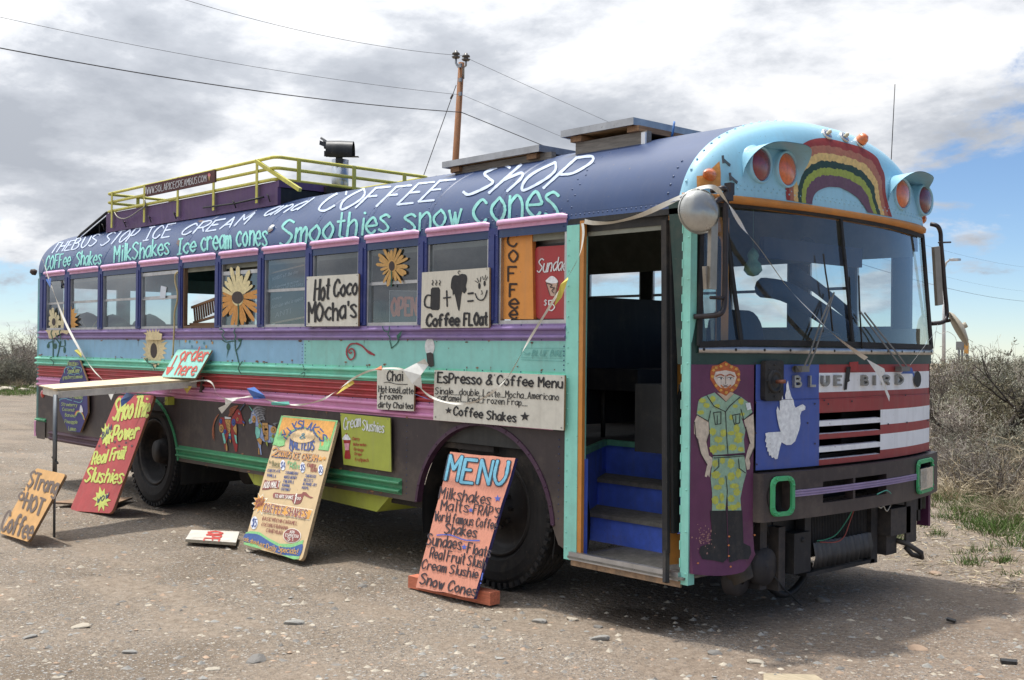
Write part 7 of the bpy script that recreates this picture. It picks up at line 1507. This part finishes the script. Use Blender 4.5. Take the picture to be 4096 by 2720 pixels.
D = Decal(pl, c2); GB = (104, 88, 78)
D.text('STrong', (213, 1072), (440, 1128), (252, 952), 16, GB); D.text('"', (186, 1152), (214, 1152), (196, 1088), 8, GB); D.text('a', (150, 1172), (184, 1176), (158, 1092), 14, GB); D.text('HOT', (182, 1240), (316, 1304), (222, 1118), 18, GB); D.text('Coffee', (8, 1412), (240, 1486), (58, 1262), 18, GB); D.build('painted_lettering', o)
# flat signs on the ground
def gboard(name, label, cat, px, th, mats, z=.03, view=(0, 0, 1)):
    C = [Z_(z, *U(view, *p)) for p in px]; mb = MB(); mb.prism(C, (0, 0, -th), 0, 1); c = sum(C, Vector())/4; c.z = z-th
    return mb.build(name, mats, None, label=label, cat=cat, origin=c), Plane(C[0], (0, 0, 1))
o, pl = gboard('fallen_sign', 'white OPEN sign fallen flat on the gravel beside the milkshake board', 'sign', [(765, 2119), (958, 2126), (944, 2170), (742, 2156)], .022, [paint((206, 200, 188), .6, .15, .2, grime=.7), wood((150, 140, 120), 0)], .045)
D = Decal(pl, c2); D.text('OPE', (1634, 1424), (1596, 1496), (1752, 1430), 11, (196, 60, 52), wob=.1); D.build('painted_lettering', o)
gboard('plywood_sheet', 'thin plywood sheet lying under the red smoothie board', 'board', [(205, 2008), (375, 1985), (528, 1990), (440, 2020)], .015, [wood((150, 118, 88), 0), wood((90, 70, 50), 0)], .03)
gboard('plank', 'pale bleached plank at the bottom edge of the picture', 'board', [(3055, 2692), (3260, 2698), (3420, 2800), (3050, 2800)], .02, [wood((172, 156, 126), 0), wood((120, 104, 84), 0)], .03)
gboard('charred_stick', 'short black charred stick in the dirt at the right', 'stick', [(3790, 2468), (3825, 2478), (3820, 2484), (3785, 2474)], .012, [BLK, BLK], .03); gboard('charred_stick', 'black charred stick nearest the right edge of the frame', 'stick', [(4000, 2632), (4070, 2638), (4066, 2648), (4005, 2642)], .014, [BLK, BLK], .03)
# ------------------------------------------------------------------ serving shelf with pole and sign
sh = empty('serving_shelf', (-4.5, -.6, 1.1), 'fold-out plywood serving shelf held by a steel pole', 'shelf')
A_ = Vector((-4.33, .0, 1.165)); B_ = Vector((-4.25, -1.22, 1.105)); Cc = P_(-1.19, 156, 1541); Dd = Vector((-5.0, 0, 1.175))
mb = MB()
for k, (o0, t_) in enumerate(((0, .006), (.007, .006), (.014, .006))): j = .012*k; mb.prism([p+Vector((0, 0, -o0)) for p in (A_, B_+Vector((-j, j, 0)), Cc+Vector((j, j, 0)), Dd)], (0, 0, -t_))
mb.build('shelf_top', [paint((220, 200, 160), .6, .1, .2, grime=.2)], sh)
mb = MB(); mb.bar(A_+Vector((0, -.02, -.045)), B_+Vector((0, .05, -.045)), .02, .05); mb.bar(Cc+Vector((.02, .03, -.045)), Dd+Vector((.02, -.02, -.045)), .02, .05); mb.bar(B_+Vector((0, .04, -.045)), Cc+Vector((0, .04, -.045)), .02, .05); mb.build('shelf_frame', [paint((206, 200, 188), .6, .2, grime=.6)], sh)
mb = MB(); mb.bar(A_+Vector((.10, 0, .03)), A_+Vector((.10, -.02, -.11)), .03, .03); mb.build('shelf_bracket', [paint((70, 56, 48), .6, .3)], sh); mb = MB(); mb.bar(A_+Vector((0, -.5, -.075)), A_+Vector((0, -.30, -.07)), .025, .03); mb.build('shelf_bracket', [paint((70, 56, 48), .6, .3)], sh)
mb = MB(); pt = Vector((-4.253, -1.21, 1.06)); pbm = Vector((-4.20, -1.225, -.06)); mb.tube([pbm, pbm.lerp(pt, .45)], .010, 8); mb.tube([pbm.lerp(pt, .42), pt], .017, 10); mb.build('pole', [metal((120, 124, 128), .5)], sh)
mb = MB(); q = pbm.lerp(pt, .56); mb.bar(q+Vector((-.05, 0, .02)), q+Vector((.06, .0, -.02)), .012, .012); mb.build('pole_pin', [BLK], sh)
o, pl = board('painted_sign', 'mint board lettered order here with a red arrow, standing on the shelf', 'sign', [(710, 1398), (848, 1399), (781, 1512), (646, 1507)], [-.03, -.03, -.16, -.16], .014, [paint((140, 210, 196), .6, .1, .35, scale=14), PLY], r=.012)
D = Decal(pl, c1); RR = (202, 88, 72); D.text('order', (1608, 1215), (1846, 1226), (1652, 1095), 13, RR); D.text('here', (1565, 1342), (1738, 1346), (1622, 1226), 13, RR); D.line([(1590, 1172), (1535, 1280)], 10, RR); D.poly([(1498, 1272), (1560, 1274), (1500, 1345), (1488, 1335)], RR); D.build('painted_lettering', o)
# ------------------------------------------------------------------ bunting and rope
TAPE = paint((222, 218, 206), .5, .06, .1, grime=.15)
def tape(name, label, cat, pts, w=.022, mats=None, tw=2.2, n=6):
    """pts: (u, v, y-plane) or Vector"""
    P = [p if isinstance(p, Vector) else P_(p[2], p[0], p[1]) for p in pts]; Q = [Vector(q) for q in catmull([tuple(p) for p in P], n)]; mb = MB(); rows = [[], []]
    acc = 0; prev = None
    for i, q in enumerate(Q):
        if prev is not None: acc += (q-prev).length
        T = (Q[min(i+1, len(Q)-1)]-Q[max(i-1, 0)]).normalized(); a = T.cross(Vector((0, 1, 0))).normalized(); b = T.cross(a); th = math.sin(acc*tw*1.9)*1.1+.3*math.sin(acc*7)
        s = (a*math.cos(th)+b*math.sin(th))*w/2; rows[0].append(q+s); rows[1].append(q-s); prev = q
    mb.grid(rows); return mb.build(name, mats or [TAPE], None, label=label, cat=cat, origin=P[0])
def pennant(parent, pts, y, col, sub_=3):
    P = [P_(y+(yy if len(p) > 2 else 0), p[0], p[1]) for p in pts for yy in [p[2] if len(p) > 2 else 0]]; mb = MB()
    tri = tessellate_polygon([[Vector((p[0], p[1], 0)) for p in pts]]); mb.add(P, [tuple(t) for t in tri]); c = sum(P, Vector())/len(P); mb.v = [tuple(Vector(v)+Vector((0, (.012 if i % 2 else -.012), 0))) for i, v in enumerate(mb.v)]
    mb.build('pennant', [paint(col, .45, .08, .3, scale=30, grime=.1)], parent)
t1 = tape('bunting', 'plastic pennant tape running from the rear top corner down to the shelf', 'bunting', [(170, 1035, -.03), (215, 1170, -.05), (262, 1290, -.06), (320, 1400, -.07), (372, 1478, -.08), (412, 1522, -.09), (430, 1560, -.2)])
pennant(t1, [(187, 1118), (200, 1112), (206, 1150), (196, 1152)], -.05, (60, 110, 190)); pennant(t1, [(302, 1402), (316, 1392), (332, 1425), (320, 1432)], -.07, (206, 196, 60))
t2 = tape('bunting', 'pennant tape looping from the shelf past the Chai board and up to the door', 'bunting', [(470, 1558, -.35), (560, 1570, -.2), (680, 1545, -.1), (828, 1522, -.08), (868, 1575, -.08), (900, 1594, -.08), (955, 1592, -.08), (1010, 1586, -.09), (1070, 1600, -.09), (1140, 1616, -.09), (1210, 1618, -.09), (1290, 1598, -.09), (1350, 1560, -.09), (1420, 1510, -.10), (1500, 1478, -.10), (1610, 1478, -.11), (1660, 1530, -.12), (1720, 1585, -.12), (1800, 1612, -.12), (1880, 1612, -.12), (1945, 1585, -.12), (2030, 1510, -.12), (2110, 1370, -.11), (2190, 1240, -.10), (2270, 1110, -.08), (2318, 1020, -.04), (2333, 940, -.02), (2330, 893, -.01)], .014, tw=5)
pennant(t2, [(905, 1592), (955, 1594), (935, 1606), (882, 1655), (878, 1632), (896, 1620)], -.085, (222, 220, 212)); pennant(t2, [(992, 1554), (1012, 1548), (1062, 1580), (1058, 1594), (1020, 1596), (1004, 1588)], -.10, (44, 104, 190)); pennant(t2, [(1090, 1608), (1150, 1606), (1165, 1618), (1130, 1624), (1092, 1620)], -.095, (54, 156, 140)); pennant(t2, [(1350, 1578), (1385, 1530), (1418, 1522), (1412, 1534), (1362, 1572)], -.10, (222, 196, 50)); pennant(t2, [(1505, 1478), (1520, 1462), (1533, 1476), (1520, 1482)], -.105, (224, 120, 60)); pennant(t2, [(1618, 1480), (1660, 1452), (1706, 1434), (1708, 1460), (1690, 1500), (1682, 1556), (1655, 1535)], -.125, (214, 214, 208)); pennant(t2, [(2248, 1138), (2266, 1108), (2278, 1120), (2240, 1190), (2222, 1228)], -.10, (222, 206, 60)); pennant(t2, [(1660, 1575), (1708, 1598), (1740, 1606), (1700, 1592)], -.13, (70, 120, 190))
pennant(t2, [(737, 1545), (762, 1545), (752, 1578), (742, 1574)], -.1, (206, 180, 40)); pennant(t2, [(488, 1600), (500, 1570), (545, 1578), (515, 1600), (490, 1628)], -.42, (44, 104, 190)); pennant(t2, [(432, 1562), (455, 1562), (450, 1600), (440, 1604)], -.45, (222, 220, 212))
tape('bunting', 'thin tail of tape hanging from the shelf to the red board', 'bunting', [(690, 1545, -.1), (675, 1580, -.1), (655, 1612, -.1)], .012)
t3 = tape('bunting', 'white tape strung across the top of the door to the mirror', 'bunting', [(2338, 885, -.012), (2380, 892, -.02), (2460, 888, -.05), (2560, 862, -.08), (2650, 822, -.10), (2730, 785, -.08), (2800, 752, -.05), (2850, 748, .0), (2880, 770, .05)], .026); pennant(t3, [(2662, 822), (2690, 800), (2748, 778), (2752, 790), (2700, 806)], -.085, (50, 110, 190))
t4 = tape('bunting', 'white tape drooping across the windscreen from the round mirror to the nose', 'bunting', [X_(1.08, *U(d4, 345, 120)), X_(1.07, *U(d4, 430, 250))]+[fp(*U(d4, a, b), .09) for a, b in ( (540, 420), (660, 570), (760, 710), (860, 850), (970, 975), (1080, 1085), (1200, 1210), (1320, 1310), (1440, 1400), (1500, 1440))], .026, tw=1.2)
P = [fp(*U(d7, a, b), .09) for a, b in ((985, 62), (1110, 130), (1118, 160), (1092, 185), (1148, 322), (1145, 360), (1075, 190))]; mb = MB(); mb.add(P, [(0, 1, 2), (0, 2, 3), (0, 3, 6), (6, 3, 4), (6, 4, 5)]); mb.build('pennant', [paint((222, 220, 212), .5)], t4)
mb = MB(); P = [P_(y, *U(c1, a, b)) for a, b, y in ((1592, 420, -.02), (1570, 450, -.03), (1572, 520, -.03), (1590, 600, -.03), (1588, 680, -.03), (1565, 780, -.03), (1562, 900, -.03), (1555, 1050, -.03), (1550, 1165, -.03))]; mb.tube(catmull([tuple(p) for p in P], 4), .0075, 6); q = P[-1]; mb.lathe(q, (0, 0, -1), [(0, .008), (.01, .018), (.03, .014), (.04, 0)], 8); mb.build('rope', [paint((176, 160, 110), .8, .2)], None, label='tan rope hanging from the fourth window down beside the order sign', cat='rope', origin=P[0])
mb = MB(); mb.tube([fp(*U(d7, 1290, 105), .03), X_(.93, *U(d5, 870, 1225))], .0015, 4); mb.tube([X_(.93, *U(d5, 880, 1170)), X_(.93, *U(d5, 870, 1225)), X_(.93, *U(d5, 840, 1480))], .0015, 4); mb.tube(catmull([X_(.93, *U(d5, 870, 1222)), X_(.93, *U(d5, 910, 1245)), X_(.93, *U(d5, 960, 1228)), X_(.93, *U(d5, 1015, 1262)), X_(.93, *U(d5, 1030, 1300))], 4), .0015, 4); mb.build('string', [TAPE], None, label='loose white string tied to the right mirror', cat='string', origin=X_(.93, *U(d5, 870, 1225)))
mb = MB(); P = [fp(*U(d7, a, b), .05) for a, b in ((1225, 165), (1240, 150), (1300, 120), (1320, 170), (1316, 190), (1305, 165))]; mb.add(P, [(0, 1, 2, 3, 4, 5)]); mb.build('blue_rag', [paint((40, 90, 180), .5)], None, label='blue plastic scrap knotted at the right wiper', cat='rag', origin=P[0])
# ------------------------------------------------------------------ inside the bus
SEATM = paint((34, 34, 38), .6, .2, .2); SEATB = paint((40, 56, 84), .6, .2)
def seat(x, y0, y1, top, mat, label, tilt=.08, w=None):
    s = empty('seat', (x, (y0+y1)/2, .862)); s.parent = bus; s.location = Vector(s['_o'])-Vector(bus['_o']); mb = MB(); pts = []; h0 = 1.25; r = .16
    out = [(y0, .95), (y1, .95), (y1, top-r)]+[(y1-r+r*math.cos(a), top-r+r*math.sin(a)) for a in np.linspace(.2, 1.5, 5)]+[(y0+r-r*math.cos(a), top-r+r*math.sin(a)) for a in np.linspace(1.5, .2, 5)]+[(y0, top-r)]
    mb.prism([(x-(z-.95)*tilt, y, z) for y, z in out], (-.09, 0, 0)); sub(s, 'seat_back', mb, [mat]); mb = MB(); mb.box(x-.02, x+.42, y0+.02, y1-.02, 1.18, 1.32); sub(s, 'seat_cushion', mb, [mat]); mb = MB(); [mb.tube([(xx, yy, .862), (xx, yy, 1.18)], .016, 6) for xx in (x+.05, x+.36) for yy in (y0+.1, y1-.1)]; sub(s, 'seat_legs', mb, [BLK]); return s
seat(-.78, .98, 1.95, 1.80, SEATM, 'wide black bench seat back seen through the open door'); seat(-.10, 1.55, 2.05, 1.72, SEATB, 'driver seat seen through the windscreen'); seat(-1.7, .3, 1.0, 1.72, SEATB, 'dark blue seat back behind the stairwell')
mb = MB(); cw = Vector((.42, 1.72, 1.42)); axw = Vector((-.6, 0, .8)).normalized(); u = Vector((0, 1, 0)); w2 = axw.cross(u); ring = [cw+(u*math.cos(a)+w2*math.sin(a))*.22 for a in np.linspace(0, 2*math.pi, 30)]; mb.tube(ring, .013, 8, cap=False); mb.bar(cw-u*.21, cw+u*.21, .03, .012); mb.tube([cw, (.62, 1.72, 1.05)], .03, 8); mb.build('steering_wheel', [BLK], bus)
mb = MB(); rows = [[(.56, y, 1.18), (.62, y, 1.36), (.74, y, 1.42), (fx(y)-.03, y, 1.45)] for y in np.linspace(.55, 2.36, 14)]; mb.grid(rows); mb.build('dashboard', [paint((72, 84, 84), .6, .2, .2, grime=.4)], bus)
mb = MB(); mb.box(.10, .86, .46, 1.40, .862, 1.25); mb.build('engine_cover', [paint((46, 48, 50), .7, .2, .3)], bus)
for (uv0, uv1, uv2, w, lb) in (((3052, 1150), (3170, 1180), (3400, 1330), .15, ''), ((3175, 1085), (3280, 1160), (3400, 1260), .09, '')):  # dark tubes added to stand in for seat silhouettes and reflections
    P = [Vector(X_(.35, *q)) for q in (uv0, uv1, uv2)]; mb = MB(); mb.tube(catmull([tuple(p) for p in P], 5), w*.42, 10); s_ = mb.build('seat_shape_standin', [paint((52, 66, 92), .8, .2, .3)], None, label='made-up dark shape for a seat silhouette behind the windscreen, lower one' if w > .1 else 'made-up dark shape for a seat silhouette behind the windscreen, upper one', cat='bundle', origin=P[0])
g_ = X_(.62, 3012, 1046); mb = MB(); mb.lathe(g_+Vector((0, 0, -.085)), (0, 0, 1), [(0, 0), (.008, .03), (.035, .053), (.07, .045), (.095, .026), (.12, .034), (.145, .022), (.16, .006), (.165, 0)], 20); mb.tube([g_+Vector((0, 0, .08)), g_+Vector((0, 0, .5))], .0015, 4); mb.build('gourd', [paint((110, 158, 130), .4, .35, scale=20, grime=.5)], None, label='teal painted gourd hanging behind the windscreen', cat='gourd', origin=g_)
c = X_(.55, 3225, 985); mb = MB()
for k in range(5): mb.tube([c+Vector((.01*k, math.cos(a)*(.075-.006*k), math.sin(a)*(.085-.006*k)-.03)) for a in np.linspace(0, 6.28, 20)], .006, 5)
mb.build('coiled_cable', [paint((40, 60, 66), .5)], None, label='coil of dark cable hanging inside the windscreen', cat='cable', origin=c)
mb = MB(); mb.box(.60, .63, .95, 2.0, 1.98, 2.10); mb.build('sun_visor', [paint((30, 38, 72), .6)], bus)
# crate in the open window
cr_ = empty('wooden_crate', (-4.35, .3, 1.6), 'slatted brown crate tilted inside the open serving window', 'crate')
for k in range(15): x = -4.63+.04*k; mb = MB(); mb.bar((x, .12, 1.64+.010*k), (x+.012, .10, 1.77+.006*k), .014, .012, (0, 1, 0)); mb.build('slat', [wood((110, 78, 52), 2)], cr_)
mb = MB(); mb.bar((-4.66, .10, 1.77), (-4.02, .10, 1.87), .016, .02); mb.bar((-4.66, .12, 1.64), (-4.02, .12, 1.72), .016, .02); mb.box(-4.62, -4.07, .06, .09, 1.60, 1.635); mb.build('crate_rim', [wood((120, 86, 56), 0)], cr_)
mb = MB(); mb.lathe((-4.28, .35, 1.80), (.2, -1, .2), [(0, .10), (.08, .09), (.09, 0)], 16); mb.build('white_tub', [WHITEP], None, label='pale tub behind the crate in the open window', cat='tub', origin=(-4.28, .35, 1.7))
# chalk board, OPEN sign, paper
o, pl = board('chalk_board', 'chalk board with Words of the day in the seventh window', 'sign', [(392, 440), (714, 358), (714, 835), (405, 888)], [.07]*4, .012, [paint((52, 56, 60), .7, .1), wood((190, 150, 110), 0)], c3)
D = Decal(pl, c3); D.line([(396, 438), (712, 358)], 12, (206, 168, 130), False); D.line([(397, 438), (403, 884)], 10, (206, 168, 130), False); D.line([(405, 884), (714, 826)], 14, (206, 168, 130), False); CW = (190, 190, 200)
D.text('WORDS of the day', (425, 500), (660, 428), (428, 470), 3, CW); D.text('Antagonism is active', (420, 574), (660, 512), (422, 552), 2.5, CW); D.text('a state of hostility', (430, 596), (700, 540), (432, 570), 2.5, CW); D.text('example', (430, 672), (510, 655), (432, 650), 2.5, CW); D.text('Anti one who is oppos', (420, 752), (700, 668), (424, 722), 3, CW); D.text('ANTI', (455, 828), (590, 790), (458, 785), 3.5, CW); D.build('painted_lettering', o)
o, pl = board('open_sign', 'orange OPEN sign inside the ninth window', 'sign', [(1480, 585), (1740, 590), (1740, 890), (1478, 890)], [.05]*4, .004, [paint((96, 106, 116), .4, .1), WHITEP], c3)
D = Decal(pl, c3); D.text('OPEN', (1500, 812), (1722, 806), (1502, 658), 26, (255, 132, 92), wob=0, level=2); D.line([(1478, 588), (1478, 888)], 4, WHT, False); D.line([(1478, 588), (1728, 592)], 4, WHT, False); D.build('painted_lettering', o)
board('paper_notice', 'small pale paper notice taped in the fourth window', 'notice', [(1442, 543), (1492, 556), (1478, 672), (1428, 668)], [.012]*4, .001, [paint((196, 206, 220), .6, .1), WHITEP], c1)
for (a, b, s_, col, lb) in ((780, 830, .16, (120, 116, 116), 'grey stuffed bag inside the second window'), (950, 860, .12, (196, 170, 70), 'yellow folded blanket inside the third window'), (1010, 850, .16, (84, 92, 104), 'dark bundle inside the third window'), (1340, 850, .15, (70, 76, 90), 'dark bundle inside the fourth window')):
    p = P_(.35, *U(c1, a, b)); mb = MB(); mb.lathe(p+Vector((0, 0, -.3)), (0, 0, 1), [(0, 0), (.0, s_*1.6), (.15, s_*1.5), (.28, s_), (.34, s_*.4), (.36, 0)], 14, sy=.7); mb.build('bundle', [paint(col, .8, .2, .4)], None, label=lb, cat='bundle', origin=p+Vector((0, 0, -.3)))
mb = MB(); mb.box(-6.75, -4.35, 2.18, 2.30, .862, 2.12); mb.build('far_window_blocker', [paint((60, 54, 48), .7, .3)], bus)  # dark slab added to block the far windows and darken the near ones
for k in range(9): x = -6.6+k*.26; mb = MB(); h = R.uniform(.10, .22); mb.lathe((x, 2.12, 1.66), (0, 0, 1), [(0, 0), (0, .05), (h, .05), (h+.03, .02), (h+.05, 0)], 12); mb.build('jar', [paint(R.choice([(170, 150, 110), (120, 60, 50), (90, 110, 120), (190, 190, 180)]), .4)], bus)
for i, (x0, x1) in enumerate(((-7.6, -6.2), (-3.7, -2.2))):
    k_ = empty('kitchen_counter', ((x0+x1)/2, 1.0, .862), 'dark kitchen counter inside the rear of the bus' if i == 0 else 'dark kitchen counter inside the middle of the bus', 'counter'); mb = MB(); mb.box(x0, x1, .55, 1.0, .87, 1.62); mb.build('cabinet', [paint((52, 46, 42), .6, .2)], k_); mb = MB(); mb.box(x0-.02, x1+.02, .52, 1.03, 1.62, 1.65); mb.build('worktop', [paint((90, 84, 78), .4, .2)], k_)
# ------------------------------------------------------------------ tidy
for o in bpy.data.objects:
    if '_o' in o: del o['_o']
